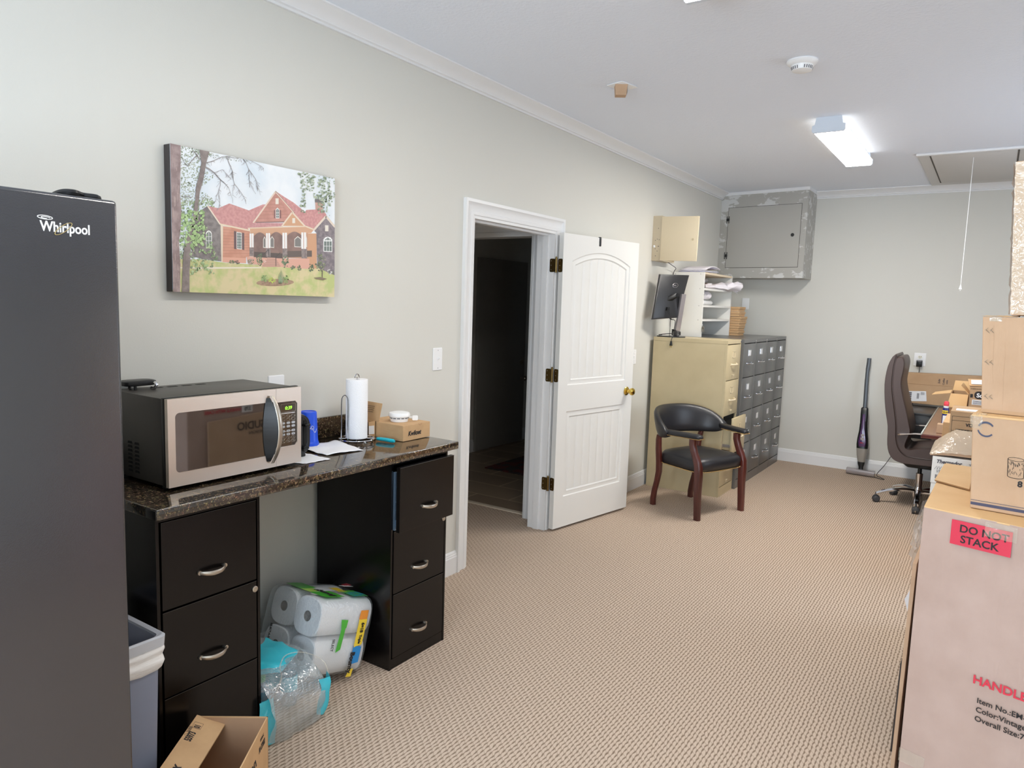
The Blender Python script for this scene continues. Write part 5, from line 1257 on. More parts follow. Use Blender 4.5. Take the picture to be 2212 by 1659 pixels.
# stack of folded plans on top
fl_ = ['large folded plan at the bottom of the pile on the white shelf unit', 'folded plan in the middle of the pile on the white shelf unit', 'folded plan bent upward on top of the pile, white shelf unit']
for k in range(3):
    b = B(); z0 = SZ1+.001+k*.013
    def f(u, v, k=k, z0=z0): x = .03+.24*v+.01*k; y = 6.33+.40*u+.02*k; return Vector((x, y, z0+.028*max(0, math.sin(u*PI))*(k == 2)+.010*k*u))
    crumple(b, f, 10, 5, .003, 30+k*5)
    for v in b.verts: v.co.z = max(v.co.z, z0)
    o = part('folded_plan', b, M_plan if k != 1 else mat('plan_blueish', (206, 206, 224), .7), smooth=50, rec=False); md = o.modifiers.new('s', 'SOLIDIFY'); md.thickness = .007; md.offset = 1
    tag(o, fl_[k], 'plans', 'folded plans piled on the white shelf unit')
# keys hanging at the shelf edge
t = thing('key_bunch', 'small bunch of silver keys hanging at the lower front edge of the white shelf unit', 'keys', (.309, 6.312, 1.36))
b = B(); c = Vector((.312, 6.31, 1.425)); tube(b, [c+Vector((0, .012*math.cos(2*PI*k/14), .012*math.sin(2*PI*k/14))) for k in range(14)], .0012, 5, closed=True); part('ring', b, M_chrome, t, world=True)
for k, a in enumerate((-.5, -.15, .2, .5)):
    b = B(); d = Vector((.15*k*.1, math.sin(a), -math.cos(a))); p = Vector((.309+.003*k, 6.31, 1.415)); s_ = Vector((0, d.z, -d.y))
    slab(b, [p+s_*.008, p-s_*.008, p+d*.018-s_*.008, p+d*.022-s_*.003, p+d*.05-s_*.003, p+d*.05+s_*.003, p+d*.022+s_*.003, p+d*.018+s_*.008], (.0015, 0, 0)); part('key', b, M_nickel, t, world=True)
# six flat kraft cartons
kb = B(); box(kb, -.051, .051, 0, .20, 0, .0455, .001); box(kb, -.057, .057, -.006, .206, .024, .046, .0015)
t0 = thing('flat_carton', 'small flat brown carton at the bottom of the stack on the grey cabinets', 'box', (.325, 7.165, 1.3215), group='small brown cartons stacked on the grey cabinets')
part('carton', kb, M_kraft, t0, smooth=0)
kl = ['second small brown carton from the bottom of the stack on the grey cabinets', 'third small brown carton from the bottom, grey cabinet stack', 'fourth small brown carton from the bottom, jutting out, grey cabinet stack', 'fifth small brown carton from the bottom, grey cabinet stack', 'topmost small brown carton of the stack on the grey cabinets']
for k in range(5): dup(t0, (.325+(.002, .006, .010, .002, -.002)[k], 7.165+(.003, .008, .012, -.002, -.004)[k], 1.3215+.0478*(k+1)), (.01, -.02, -.04, .015, .0)[k], kl[k])

# ---- monitor with its back to us
t = thing('monitor', 'black computer monitor seen from behind on a silver stand, on the tan cabinet', 'monitor', (.12, 5.97, 1.3215))
TLp, TRp, BLp, BRp = Vector((.113, 5.75, 1.854)), Vector((.257, 6.05, 1.862)), Vector((.106, 5.65, 1.473)), Vector((.229, 5.909, 1.493))
mn = (TRp-TLp).cross(BLp-TLp).normalized(); mn = mn if mn.x > 0 else -mn      # towards the camera
b = B(); cc = (TLp+TRp+BLp+BRp)/4
def ins(s, o): return [cc+(p-cc)*s+mn*o for p in (BLp, BRp, TRp, TLp)]
loft(b, [ins(1, -.022), ins(1, -.012), ins(.985, -.004), ins(.93, .0)]); part('back_cover', b, M_monitor, t, world=True, smooth=30)
b = B(); loft(b, [ins(1.006, -.026), ins(1.006, -.018)]); part('bezel', b, M_silver, t, world=True, smooth=20)
ur = (TRp-TLp).normalized(); uu = (TLp-BLp).normalized()
b = B(); lc = TLp*.42*.75+TRp*.58*.75+(BLp*.42+BRp*.58)*.25+mn*.0015
tube(b, [lc+ur*.030*math.cos(2*PI*k/28)+uu*.020*math.sin(2*PI*k/28) for k in range(28)], .0014, 6, closed=True)
text_bm('DELL', .010, lc-ur*.021-uu*.005, ur, uu, bold=.0006, into=b, sx=1.1); part('logo', b, M_silver, t, world=True)
vc = cc+mn*.0-uu*.02; b = B(); st = Vector((.19, 6.0, 1.70)); hexa(b, [vc+ur*a*.03+uu*c*.02+mn*o for o in (0,) for a, c in ((-1, -1), (1, -1), (1, 1), (-1, 1))] + [vc+mn*.030+ur*(.045+a*.016)+uu*(.03+c*.018) for a, c in ((-1, -1), (1, -1), (1, 1), (-1, 1))], .003); part('mount', b, M_plasticblk, t, world=True)
base = Vector((.215, 5.925, 1.3225)); topc = Vector((.256, 5.925, 1.685))
b = B(); ax = (topc-base).normalized(); sd = ax.cross(mn).normalized()
loft(b, [[p+sd*a*.024+mn*c*.010 for a, c in ((-1, -1), (1, -1), (1, 1), (-1, 1))] for p in (base+Z*.008, base+(topc-base)*.5, topc+ax*.008)]); part('stand', b, M_silver, t, world=True, smooth=20)
b = B(); loft(b, [ring((.150, 5.968, z), (.94, .0, 0), (.0, 1, 0), .135, .09, n=36) for z in (1.3225, 1.329)]); part('base_plate', b, M_plasticblk, t, world=True)
for k, o in enumerate((0, .014)):
    b = B(); p = cc-uu*.11-ur*.02+ur*o+mn*.002; tube(b, bez([p+mn*.012, p+mn*.02-uu*.03, p-uu*.09+ur*.03+mn*.03, base+Vector((-.01, -.02, .14)), base+Vector((-.015, -.03, .05))], 6), .0028, 6); hexa(b, [p+ur*a*.006+uu*c*.014+mn*q for q in (0, .016) for a, c in ((-1, -1), (1, -1), (1, 1), (-1, 1))]); part('cable', b, M_plasticblk, t, world=True)
b = B(); pts = []
for k in range(90):
    a = 2*PI*k/18; pts.append((.212+.034*math.cos(a)*(1+.12*math.sin(k*.7)), 5.925+.030*math.sin(a), 1.343+.009*math.sin(k*.33)+.00045*k))
tube(b, pts, .0038, 6)
tube(b, bez([(.15, 5.98, 1.352), (.10, 5.95, 1.346), (.06, 5.93, 1.338), (.045, 5.955, 1.335), (.07, 5.96, 1.337)], 6), .0035, 6); tube(b, bez([(.19, 5.98, 1.345), (.22, 5.93, 1.335), (.21, 5.875, 1.331), (.205, 5.853, 1.318), (.20, 5.852, 1.29)], 6), .0032, 6); pc_ = part('power_cord', b, M_plasticblk, t, world=True)
b = B(); hexa(b, [(.188, 5.842, 1.252), (.212, 5.842, 1.252), (.212, 5.860, 1.252), (.188, 5.860, 1.252), (.194, 5.846, 1.292), (.206, 5.846, 1.292), (.206, 5.858, 1.292), (.194, 5.858, 1.292)], .003); part('plug', b, M_plasticblk, pc_, world=True)
b = B(); 
for x in (.194, .206): box(b, x-.001, x+.001, 5.848, 5.854, 1.236, 1.252)
islands('prong', b, M_brass, t, world=True, label='brass plug prong')

# ---- beige wall panel with its door swung open
t = thing('wall_panel_box', 'beige metal wiring panel on the wall above the monitor, door swung open', 'electrical panel', (.04, 5.97, 1.97))
b = B(); box(b, .0, .078, 5.802, 5.81, 1.97, 2.345); box(b, .0, .078, 6.12, 6.128, 1.97, 2.345); box(b, .0, .078, 5.81, 6.12, 1.97, 1.978); box(b, .0, .078, 5.81, 6.12, 2.337, 2.345); box(b, 0.0, .006, 5.81, 6.12, 1.978, 2.337); part('body', b, M_panelside, t, world=True, smooth=0)
b = B(); hexa(b, [(.080, 5.795, 1.970), (.400, 5.790, 1.962), (.400, 5.806, 1.962), (.080, 5.811, 1.970), (.080, 5.795, 2.336), (.405, 5.790, 2.328), (.405, 5.806, 2.328), (.080, 5.811, 2.336)], .002); d = part('door', b, M_panelbeige, t, world=True)
b = B(); cyl(b, (.362, 5.7905, 2.14), (.362, 5.787, 2.14), .010, n=14); part('latch', b, mat('beige_latch', (206, 188, 154), .4), d, world=True)
b = B()
for x, z in ((.028, 2.14), (.045, 2.15), (.055, 2.09), (.06, 2.09), (.03, 2.07), (.048, 2.05), (.035, 2.01), (.062, 2.145), (.05, 2.24)): cyl(b, (x, 5.803, z), (x, 5.8005, z), .0035, n=6)
islands('knockout', b, M_inkgrey, t, world=True)
b = B(); ball(b, (.02, 5.80, 2.09), .011, 8); part('cable_bushing', b, M_white, t, world=True)
cord('cable', [(.05, 6.05, 1.972), (.07, 6.1, 1.95), (.05, 6.25, 1.93), (.02, 6.285, 1.90), (.012, 6.285, 1.80), (.012, 6.285, 1.40)], .003, M_inkgrey, 'thin grey cable hanging from the beige wall panel behind the shelf unit', 'cable')
# outlet plate on the far wall behind the cartons
t = thing('wall_plate', 'white blank wall plate on the far wall above the small brown cartons', 'wall plate', (.24, Y1, 1.60), group='white wall plates')
b = B(); loft(b, [[Vector((.24+a*s, y, 1.645+c*s)) for a, c in rrect(.075, .122, .005, 3)] for y, s in ((Y1-.0005, 1), (Y1-.004, 1), (Y1-.0065, .95))]); part('cover_plate', b, M_white, t, world=True)

# ---- on the ceiling
t = thing('smoke_detector', 'round white smoke detector fixed to the ceiling', 'smoke detector', (1.60, 3.765, H-.05), group='smoke detectors')
c = (1.60, 3.765, 0)
b = B(); lathe(b, [(.072, H-.0005), (.073, H-.006), (.068, H-.014), (.060, H-.020), (.052, H-.024), (.050, H-.030), (.046, H-.046), (.036, H-.050), (.001, H-.0505)], c, 40); part('housing', b, M_white, t, world=True)
b = B()
for k in range(28):
    if k % 7 in (0, 1): continue
    a = 2*PI*k/28; u = Vector((math.cos(a), math.sin(a), 0)); v = Vector((-math.sin(a), math.cos(a), 0))
    p0, p1 = Vector(c)+u*.0502+Z*(H-.031), Vector(c)+u*.0468+Z*(H-.044)
    hexa(b, [p0-v*.0018, p0+v*.0018, p1+v*.0018, p1-v*.0018, p0-v*.0018+u*.0012, p0+v*.0018+u*.0012, p1+v*.0018+u*.0012, p1-v*.0018+u*.0012])
part('vent_slot', b, M_inkgrey, t, world=True)
t = thing('ceiling_sensor', 'small brown cardboard box taped under a white plate on the ceiling', 'sensor', (.668, 3.72, H-.06))
b = B(); hexa(b, [(.598, 3.665, H-.006), (.705, 3.635, H-.006), (.735, 3.775, H-.006), (.628, 3.80, H-.006), (.60, 3.667, H-.0005), (.703, 3.637, H-.0005), (.733, 3.773, H-.0005), (.63, 3.798, H-.0005)], .001); part('plate', b, M_white, t, world=True)
b = B(); th_ = .55; cc_ = Vector((.668, 3.70, 0)); e1 = Vector((math.cos(th_), math.sin(th_), 0)); e2 = Vector((-math.sin(th_), math.cos(th_), 0))
hexa(b, [cc_+e1*a*.034*k+e2*q*.030*k+Z*z for z, k in ((H-.062, .86), (H-.006, 1)) for a, q in ((-1, -1), (1, -1), (1, 1), (-1, 1))], .001); part('carton', b, M_krafttan, t, world=True, smooth=0)
b = B(); f = lambda a, z: cc_+e1*.0337+e2*a+Z*z + e1*.0012*((z-(H-.062))/.056); slab(b, [f(-.022, H-.050), f(.012, H-.050), f(.012, H-.020), f(-.022, H-.020)], e1*.0008); part('label', b, M_whitelabel, t, world=True)
b = B()
for k in range(6): slab(b, [f(-.017+k*.004, H-.045), f(-.015+k*.004, H-.045), f(-.015+k*.004, H-.025), f(-.017+k*.004, H-.025)], e1*.0014)
part('label_print', b, M_inkgrey, t, world=True)

# ================================================================= RIGHT SIDE
# ---- upright cordless vacuum leaning on the far wall
t = thing('stick_vacuum', 'grey and purple stick vacuum cleaner leaning on the far wall, silver floor head', 'vacuum cleaner', (1.52, 7.68, 0))
def vp(z, dx=0., dy=0.): u = z/1.15; return Vector((1.522-.038*u+dx, 7.665+.125*u+dy, z))
b = B(); tube(b, bez([vp(.60), vp(.80), vp(.95), vp(1.02, .002), vp(1.10, .008), vp(1.145, .010)], 5), [.0185]*10+[.017]*6+[.019]*10, 12); part('handle', b, M_greytube, t, world=True, smooth=60)
b = B(); loft(b, [[vp(z)+Vector((a*s, c*s2, 0)) for a, c in rrect(.07, .05, .015, 3)] for z, s, s2 in ((.48, .8, .9), (.52, .95, 1), (.60, .95, 1), (.655, .9, .9), (.665, .6, .6))]); part('collar', b, M_plasticblk, t, world=True)
b = B(); loft(b, [[vp(z)+Vector((a*s, c*s2, 0)) for a, c in rrect(.1, .075, .03, 4)] for z, s, s2 in ((.265, 1.02, 1), (.30, 1.06, 1), (.36, .98, 1), (.43, .78, .95), (.50, .70, .8), (.53, .6, .7))]); part('motor_body', b, M_plasticblk, t, world=True, smooth=60)
b = B(); loft(b, [[vp(z)+Vector((a*s, -.036-off+c*.5, 0)) for a, c in rrect(.1, .02, .009, 3)] for z, s, off in ((.285, .55, .0), (.33, .72, .004), (.40, .50, .002), (.47, .30, 0), (.56, .26, -.004), (.60, .2, -.008))]); part('purple_front', b, M_purple, t, world=True, smooth=60)
b = B(); q0 = vp(.368, 0, -.0485); 
for zc, hh in ((.395, .012), (.362, .013)): slab(b, [Vector((q0.x+a, vp(zc).y-.047, zc+c)) for a, c in rrect(.03, hh*2, .004)], (0, -.003, 0))
part('control_button', b, M_silver, t, world=True)
b = B(); text_bm('BISSELL', .007, (q0.x-.017, vp(.32).y-.0465, .318), X, Z, bold=.0005, into=b); part('lettering', b, M_inkred, t, world=True)
b = B(); loft(b, [[vp(z)+Vector((a*s, c*s2, 0)) for a, c in rrect(.1, .075, .03, 4)] for z, s, s2 in ((.13, .62, .7), (.15, .74, .8), (.20, .92, .95), (.264, 1.03, 1))]); part('dust_bin', b, M_smoke, t, world=True, smooth=60)
b = B(); loft(b, [[vp(z)+Vector((a*s, c*s2, 0)) for a, c in rrect(.1, .075, .03, 4)] for z, s, s2 in ((.055, .40, .5), (.08, .42, .5), (.11, .62, .7), (.131, .66, .75))]); part('neck', b, M_plasticblk, t, world=True, smooth=60)
b = B(); ba = Vector((1.395, 7.668, .0)); bb_ = Vector((1.648, 7.648, 0)); loft(b, [[p+Vector((0, a, .032+c)) for a, c in rrect(.085, .056, .020, 4)] for p in (ba, ba+(bb_-ba)*.03, ba+(bb_-ba)*.97, bb_)]); part('floor_head', b, M_silver, t, world=True, smooth=50)
cord('charger_cord', [(1.60, 7.70, .01), (1.66, 7.62, .006), (1.74, 7.58, .006), (1.70, 7.66, .006), (1.66, 7.71, .02), (1.72, 7.79, .12), (1.80, 7.81, .30), (1.88, 7.815, .60), (1.925, 7.815, 1.0), (1.925, 7.812, 1.11)], .003, M_plasticblk, 'thin black charger cord running down the far wall from the outlet to the vacuum', 'cord')
t = thing('wall_outlet', 'white wall outlet on the far wall above the long cardboard box', 'outlet', (1.924, Y1, 1.10), group='white wall plates'); b = B()
loft(b, [[Vector((1.924+a*s, y, 1.160+c*s)) for a, c in rrect(.100, .125, .005, 3)] for y, s in ((Y1-.0005, 1), (Y1-.004, 1), (Y1-.0065, .95))]); part('cover_plate', b, M_white, t, world=True)
b = B(); loft(b, [[Vector((1.924+a, y, 1.183+c)) for a, c in rrect(.034, .028, .010, 4)] for y in (Y1-.006, Y1-.0085)]); part('socket', b, mat('outlet_ivory', (236, 232, 216), .4), t, world=True)
b = B()
for x in (1.917, 1.931): box(b, x-.0015, x+.0015, Y1-.0092, Y1-.0084, 1.183, 1.193)
cyl(b, (1.924, Y1-.0084, 1.176), (1.924, Y1-.0092, 1.176), .0028, n=8); part('slot', b, M_dark, t, world=True)
t = thing('power_adapter', 'black power adapter plugged into the far wall outlet', 'adapter', (1.924, Y1-.03, 1.09)); b = B()
box(b, 1.900, 1.948, Y1-.045, Y1-.008, 1.092, 1.155, .004); part('body', b, M_plasticblk, t, world=True)
b = B(); box(b, 1.906, 1.942, Y1-.0455, Y1-.0448, 1.146, 1.152); part('label', b, M_silver, t, world=True)

# ---- brown office chair (facing the desk, +x)
t = thing('office_chair', 'high-backed brown leather office chair with chrome arms and five-star base, at the desk', 'office chair', (2.077, 6.763, 0))
shell = [(1.822, 1.235), (1.795, 1.16), (1.783, 1.01), (1.803, .82), (1.833, .67), (1.842, .52), (1.870, .43), (1.93, .385), (2.05, .378), (2.36, .392), (2.40, .42), (2.40, .445), (2.20, .440), (2.04, .440), (1.985, .455), (1.94, .50), (1.915, .58), (1.905, .70), (1.882, .83), (1.852, 1.0), (1.85, 1.16), (1.86, 1.23), (1.848, 1.262)]
cush = [(1.842, 1.225), (1.828, 1.16), (1.830, 1.0), (1.860, .83), (1.884, .70), (1.894, .58), (1.920, .490), (1.97, .440), (2.04, .427), (2.20, .427), (2.38, .430), (2.405, .475), (2.385, .505), (2.28, .525), (2.15, .528), (2.06, .515), (2.00, .500), (1.975, .52), (1.985, .58), (2.002, .64), (1.99, .70), (1.955, .83), (1.925, .93), (1.905, 1.03), (1.912, 1.12), (1.915, 1.19), (1.900, 1.235), (1.878, 1.24)]
def prof_loft(outline, yl, sc, mid=None):
    pts = [Vector((p[0], 0, p[1])) for p in bez([Vector((x, z, 0)) for x, z in outline+[outline[0]]], 3)[:-1]] if False else [Vector((x, 0, z)) for x, z in [(q.x, q.y) for q in bez([Vector((x, z, 0)) for x, z in outline+[outline[0]]], 3)[:-1]]]
    n = len(pts); nm = []
    for i in range(n):
        a = (pts[(i+1) % n]-pts[i-1]).normalized(); nm.append(Vector((-a.z, 0, a.x)))
    area_ = sum(pts[i-1].x*pts[i].z-pts[i].x*pts[i-1].z for i in range(n)); sg = 1 if area_ > 0 else -1
    return [[p + nn_*sg*d + Vector((0, y, 0)) for p, nn_ in zip(pts, nm)] for y, d in zip(yl, sc)]
yc = 6.763
b = B(); loft(b, prof_loft(shell, [yc-.252, yc-.248, yc-.225, yc, yc+.225, yc+.248, yc+.252], [.005, .002, 0, 0, 0, .002, .005])); part('shell', b, M_brownleather, t, world=True, smooth=38)
b = B(); loft(b, prof_loft(cush, [yc-.249, yc-.242, yc-.20, yc-.1, yc+.1, yc+.20, yc+.242, yc+.249], [.007, .002, -.002, -.006, -.006, -.002, .002, .007])); part('cushion', b, M_brownleather, t, world=True, smooth=38)
for s in (-1, 1):
    b = B(); tube(b, [Vector((p.x, yc+s*.2515, p.y)) for p in bez([Vector((x-.004, z, 0)) for x, z in [(1.856, 1.25), (1.842, 1.16), (1.842, 1.0), (1.872, .83), (1.896, .70), (1.906, .58), (1.931, .50), (1.975, .452), (2.04, .438), (2.20, .438), (2.39, .444)]], 4)], .0045, 6); part('seam', b, M_piping, t, world=True)
for s in (-1, 1):
    b = B(); y = yc+s*.275
    pth = bez([Vector((1.915, y-.015*s, .615)), Vector((1.94, y, .622)), Vector((2.05, y, .638)), Vector((2.20, y, .640)), Vector((2.285, y, .632)), Vector((2.305, y, .60)), Vector((2.27, y, .52)), Vector((2.23, y-.02*s, .44)), Vector((2.20, y-.05*s, .405))], 5)
    rings = []
    for i, p in enumerate(pth):
        tg = (pth[min(i+1, len(pth)-1)]-pth[max(i-1, 0)]).normalized(); nn_ = Vector((-tg.z, 0, tg.x)); th = .019 if i < 3 else max(.0075, .019-.0015*i)
        rings.append([p+Vector((0, a*.020, 0))+nn_*(c*th*.75) for a, c in ((-1, -.6), (-.7, -1), (.7, -1), (1, -.6), (1, .6), (.7, 1), (-.7, 1), (-1, .6))])
    loft(b, rings); part('armrest', b, M_chrome, t, world=True, smooth=40)
b = B(); hexa(b, [(1.99, yc-.10, .325), (2.25, yc-.10, .325), (2.25, yc+.10, .325), (1.99, yc+.10, .325), (1.93, yc-.11, .372), (2.28, yc-.12, .376), (2.28, yc+.12, .376), (1.93, yc+.11, .372)], .012); part('tilt_mechanism', b, M_plasticblk, t, world=True)
b = B(); cyl(b, (2.077, yc, .22), (2.077, yc, .33), .016, n=14); part('gas_lift', b, M_plasticblk, t, world=True)
b = B(); lathe(b, [(.030, .05), (.036, .06), (.036, .13), (.030, .145), (.027, .16), (.027, .27), (.024, .272)], (2.077, yc, 0), 24); part('column', b, M_chrome, t, world=True)
a0 = math.atan2(6.444-6.763, 2.094-2.077)
for k in range(5):
    a = a0+k*2*PI/5; d = Vector((math.cos(a), math.sin(a), 0)); sd = Vector((-d.y, d.x, 0)); c = Vector((2.077, yc, 0))
    b = B(); rings = []
    for i in range(9):
        u = i/8; r = .02+.30*u; z = .118-.045*u*u+.012*math.sin(PI*u); w_ = .026-.010*u; h_ = .016-.005*u
        rings.append([c+d*r+sd*(w_*cc)+Z*(z+h_*ss) for cc, ss in ((-1, -.8), (1, -.8), (1, .1), (.6, 1), (-.6, 1), (-1, .1))])
    loft(b, rings); part('base_leg', b, M_chrome, t, world=True, smooth=30)
    b = B(); cs = c+d*.315
    cyl(b, cs+Z*.045, cs+Z*.085, .008, n=8)
    for s in (-1, 1):
        loft(b, [ring(cs+Z*.027+sd*(s*o)+d*.0, d, Z, r, n=20) for o, r in ((.006, .024), (.008, .027), (.022, .027), (.027, .021), (.028, .012))])
    loft(b, [[cs+Z*.030+d*(rr_*math.cos(q))+Z*(rr_*math.sin(q))+sd*o for q in [PI*j/10 for j in range(11)]]+[cs+Z*.030+sd*o] for o, rr_ in ((-.007, .031), (.007, .031))])
    part('caster', b, M_rubber, t, world=True, smooth=50)

# ---- desk
t = thing('desk', 'dark red-brown desk by the far wall, cardboard boxes piled on it', 'desk', (2.8, 6.7, 0))
b = B(); box(b, 2.122, 3.75, 5.78, 7.60, .712, .738, .003); part('desktop', b, M_desk, t, world=True)
b = B(); box(b, 2.128, 3.745, 5.786, 7.595, .7385, .7425); part('glass_sheet', b, M_desktop, t, world=True)
b = B(); box(b, 2.121, 2.129, 5.778, 7.602, .7385, .7505, .001); part('glass_edge', b, mat('glass_edge_green', (196, 206, 200), .15), t, world=True)
b = B(); box(b, 2.60, 2.64, 5.86, 7.5, 0, .712); part('panel_leg', b, M_desk, t, world=True)
b = B(); box(b, 3.65, 3.69, 5.86, 7.5, 0, .712); part('panel_leg', b, M_desk, t, world=True)
b = B(); box(b, 2.64, 3.65, 7.2, 7.22, .15, .712); part('modesty_panel', b, M_desk, t, world=True)
b = B(); box(b, 1.80, 2.118, 7.13, 7.78, .712, .728, .002); part('smoked_glass_shelf', b, M_smokedesk, t, world=True)
b = B(); box(b, 1.81, 2.118, 7.15, 7.165, .50, .711, .001); part('shelf_apron', b, M_smokedesk, t, world=True)

# ---- long flat box standing against the far wall
t = thing('cardboard_box', 'long flat brown cardboard box with shipping labels, leaning upright on the far wall', 'box', (2.45, 7.74, .743), group='cardboard boxes on the desk')
b = B(); LO = Vector((1.775, 7.68, .753)); hexa(b, [(1.775, 7.69, .754), (3.35, 7.69, .7435), (3.35, 7.78, .7435), (1.775, 7.78, .754), (1.765, 7.70, 1.036), (3.35, 7.70, 1.07), (3.35, 7.79, 1.07), (1.765, 7.79, 1.036)], .004); part('carton', b, M_kraftdark, t, world=True, smooth=0)
b = B(); hexa(b, [(1.775, 7.6945, .935), (3.35, 7.6945, .935), (3.35, 7.70, .935), (1.775, 7.70, .935), (1.775, 7.6955, .9365), (3.35, 7.6955, .9365), (3.35, 7.70, .9365), (1.775, 7.70, .9365)]); part('fold_line', b, M_edge, t, world=True)
b = B(); slab(b, [(1.862, 7.688, .768), (2.022, 7.688, .782), (2.010, 7.690, .876), (1.858, 7.690, .864)], (0, -.0008, 0)); part('label', b, M_whitelabel, t, world=True)
b = B(); slab(b, [(1.80, 7.6905, .88), (1.835, 7.691, .925), (1.855, 7.691, .91), (1.82, 7.69, .86)], (0, -.0008, 0)); part('label', b, M_whitelabel, t, world=True)
b = B()
for k in range(12): z = .784+k*.0062; box(b, 1.872, 1.895, 7.6862, 7.6868, z, z+(.0045 if k % 3 else .002))
for k in range(9): z = .80+k*.006; box(b, 1.938, 1.956, 7.6862, 7.6868, z, z+(.004 if k % 2 else .002))
for k in range(4): box(b, 1.968, 2.0, 7.6862, 7.6868, .84+k*.007, .842+k*.007)
part('label_print', b, M_inkgrey, t, world=True)
b = B(); text_bm('Side', .018, (2.115, 7.6935, .955), (0, 0, 1), (-1, 0, 0), into=b, shear=.2); text_bm('Coffee', .016, (2.150, 7.6935, .945), (0, 0, 1), (-1, 0, 0), into=b, shear=.2); text_bm('table', .014, (2.175, 7.6935, .955), (0, 0, 1), (-1, 0, 0), into=b, shear=.2); part('handwriting', b, M_inkgrey, t, world=True)

def crate(name, label, P, m, bev=.002, group='cardboard boxes on the desk', cat='box', base=None):
    c = sum((Vector(p) for p in P[:4]), Vector())/4; t = thing(name, label, cat, c, group=group)
    b = B(); hexa(b, P, bev); part('carton', b, m, t, world=True, smooth=0); return t
def bx(x0, x1, y0, y1, z0, z1, sh=0.): return [(x0, y0, z0), (x1, y0+sh, z0), (x1, y1+sh, z0), (x0, y1, z0), (x0, y0, z1), (x1, y0+sh, z1), (x1, y1+sh, z1), (x0, y1, z1)]
# open carton with raised flaps
t = thing('open_carton', 'open brown carton with raised flaps among the boxes on the desk', 'box', (2.31, 6.33, .743), group='cardboard boxes on the desk')
b = B(); x0, x1, y0, y1, z0, z1 = 2.262, 2.373, 6.20, 6.48, .7435, 1.010; q = .004
box(b, x0, x1, y0, y0+q, z0, z1-.0); box(b, x0, x1, y1-q, y1, z0, z1); box(b, x0, x0+q, y0+q, y1-q, z0, z1); box(b, x1-q, x1, y0+q, y1-q, z0, z1); box(b, x0, x1, y0, y1, z0, z0+q); part('carton', b, M_kraftdark, t, world=True, smooth=0)
b = B(); slab(b, [(2.262, 6.198, 1.010), (2.372, 6.198, 1.008), (2.368, 6.165, .915), (2.244, 6.165, .908)], (0, -.004, 0)); part('flap', b, M_kraftgold, t, world=True, smooth=0)
b = B(); slab(b, [(2.262, 6.48, 1.011), (2.372, 6.48, 1.011), (2.372, 6.50, 1.085), (2.272, 6.50, 1.085)], (0, .004, 0)); part('flap', b, M_kraftgold, t, world=True, smooth=0)
b = B(); slab(b, [(2.261, 6.205, 1.010), (2.261, 6.47, 1.010), (2.150, 6.45, .985), (2.140, 6.23, .985)], (0, 0, .004)); part('flap', b, M_kraftgold, t, world=True, smooth=0)
b = B(); slab(b, [(2.372, 6.205, 1.010), (2.372, 6.47, 1.010), (2.325, 6.46, 1.075), (2.318, 6.22, 1.070)], (.003, 0, .003)); part('flap', b, M_kraftgold, t, world=True, smooth=0)
# carton with the round dark logo
t = crate('cardboard_box', 'brown cardboard box with a dark round logo beside the open carton on the desk', [(2.415, 6.05, .7435), (2.66, 6.05, .7435), (2.66, 6.40, .7435), (2.415, 6.40, .7435), (2.378, 6.05, 1.085), (2.64, 6.05, 1.10), (2.64, 6.40, 1.10), (2.378, 6.40, 1.085)], M_kraftdark)
b = B(); slab(b, [(2.374, 6.046, 1.087), (2.64, 6.046, 1.102), (2.64, 6.20, 1.135), (2.36, 6.20, 1.122)], (0, 0, .004)); part('top_flap', b, M_kraft, t, world=True, smooth=0)
b = B(); slab(b, [(2.386, 6.060, 1.100), (2.56, 6.060, 1.106), (2.56, 6.16, 1.131), (2.380, 6.16, 1.122)], (0, 0, .0012)); slab(b, [(2.40, 6.0485, .955), (2.52, 6.0485, .955), (2.52, 6.0485, .99), (2.40, 6.0485, .99)], (0, -.001, 0)); part('label', b, M_whitelabel, t, world=True)
b = B(); loft(b, [[Vector((2.448+a, y, 1.025+c)) for a, c in rrect(.075, .055, .024)] for y in (6.049, 6.0478)]); slab(b, [(2.386, 6.049, 1.005), (2.402, 6.049, 1.005), (2.402, 6.049, 1.03), (2.386, 6.049, 1.03)], (0, -.001, 0))
for k in range(4): box(b, 2.405, 2.50-.01*k, 6.0468, 6.0474, .960+k*.007, .963+k*.007)
text_bm('AS SEEN IN STORES', .0065, (2.385, 6.0483, 1.065), X, Z, into=b); part('print', b, M_ink, t, world=True)
b = B(); text_bm('So', .028, (2.424, 6.0472, 1.010), X, Z, bold=.0012, into=b); part('lettering', b, M_whitelabel, t, world=True)
# spray can and small wooden box
t = thing('spray_can', 'small blue and yellow spray can with a red cap at the desk edge', 'spray can', (2.246, 6.08, .743)); c = (2.246, 6.08, 0)
b = B(); lathe(b, [(.019, .7435), (.021, .746), (.021, .900), (.018, .910)], c, 20); part('can', b, M_navy, t, world=True)
b = B(); lathe(b, [(.014, .910), (.0165, .912), (.0165, .925), (.014, .926)], c, 18); part('neck', b, M_white, t, world=True)
b = B(); lathe(b, [(.016, .926), (.017, .930), (.017, .950), (.012, .958), (.006, .960)], c, 18); part('cap', b, M_redcap, t, world=True)
def band(z0, z1, a0_, a1_, r): return [[Vector((c[0]+r*math.cos(a), c[1]+r*math.sin(a), z)) for a in [a0_+(a1_-a0_)*k/10 for k in range(11)]] for z in (z0, z1)]
b = B(); loft(b, band(.868, .893, -PI*.93, -PI*.25, .0215), closed=False, cap=False); part('yellow_label', b, M_print_yellow, t, world=True, rec=False)
b = B(); loft(b, band(.775, .855, -PI*.75, -PI*.1, .0214), closed=False, cap=False); part('white_label', b, M_whitelabel, t, world=True, rec=False)
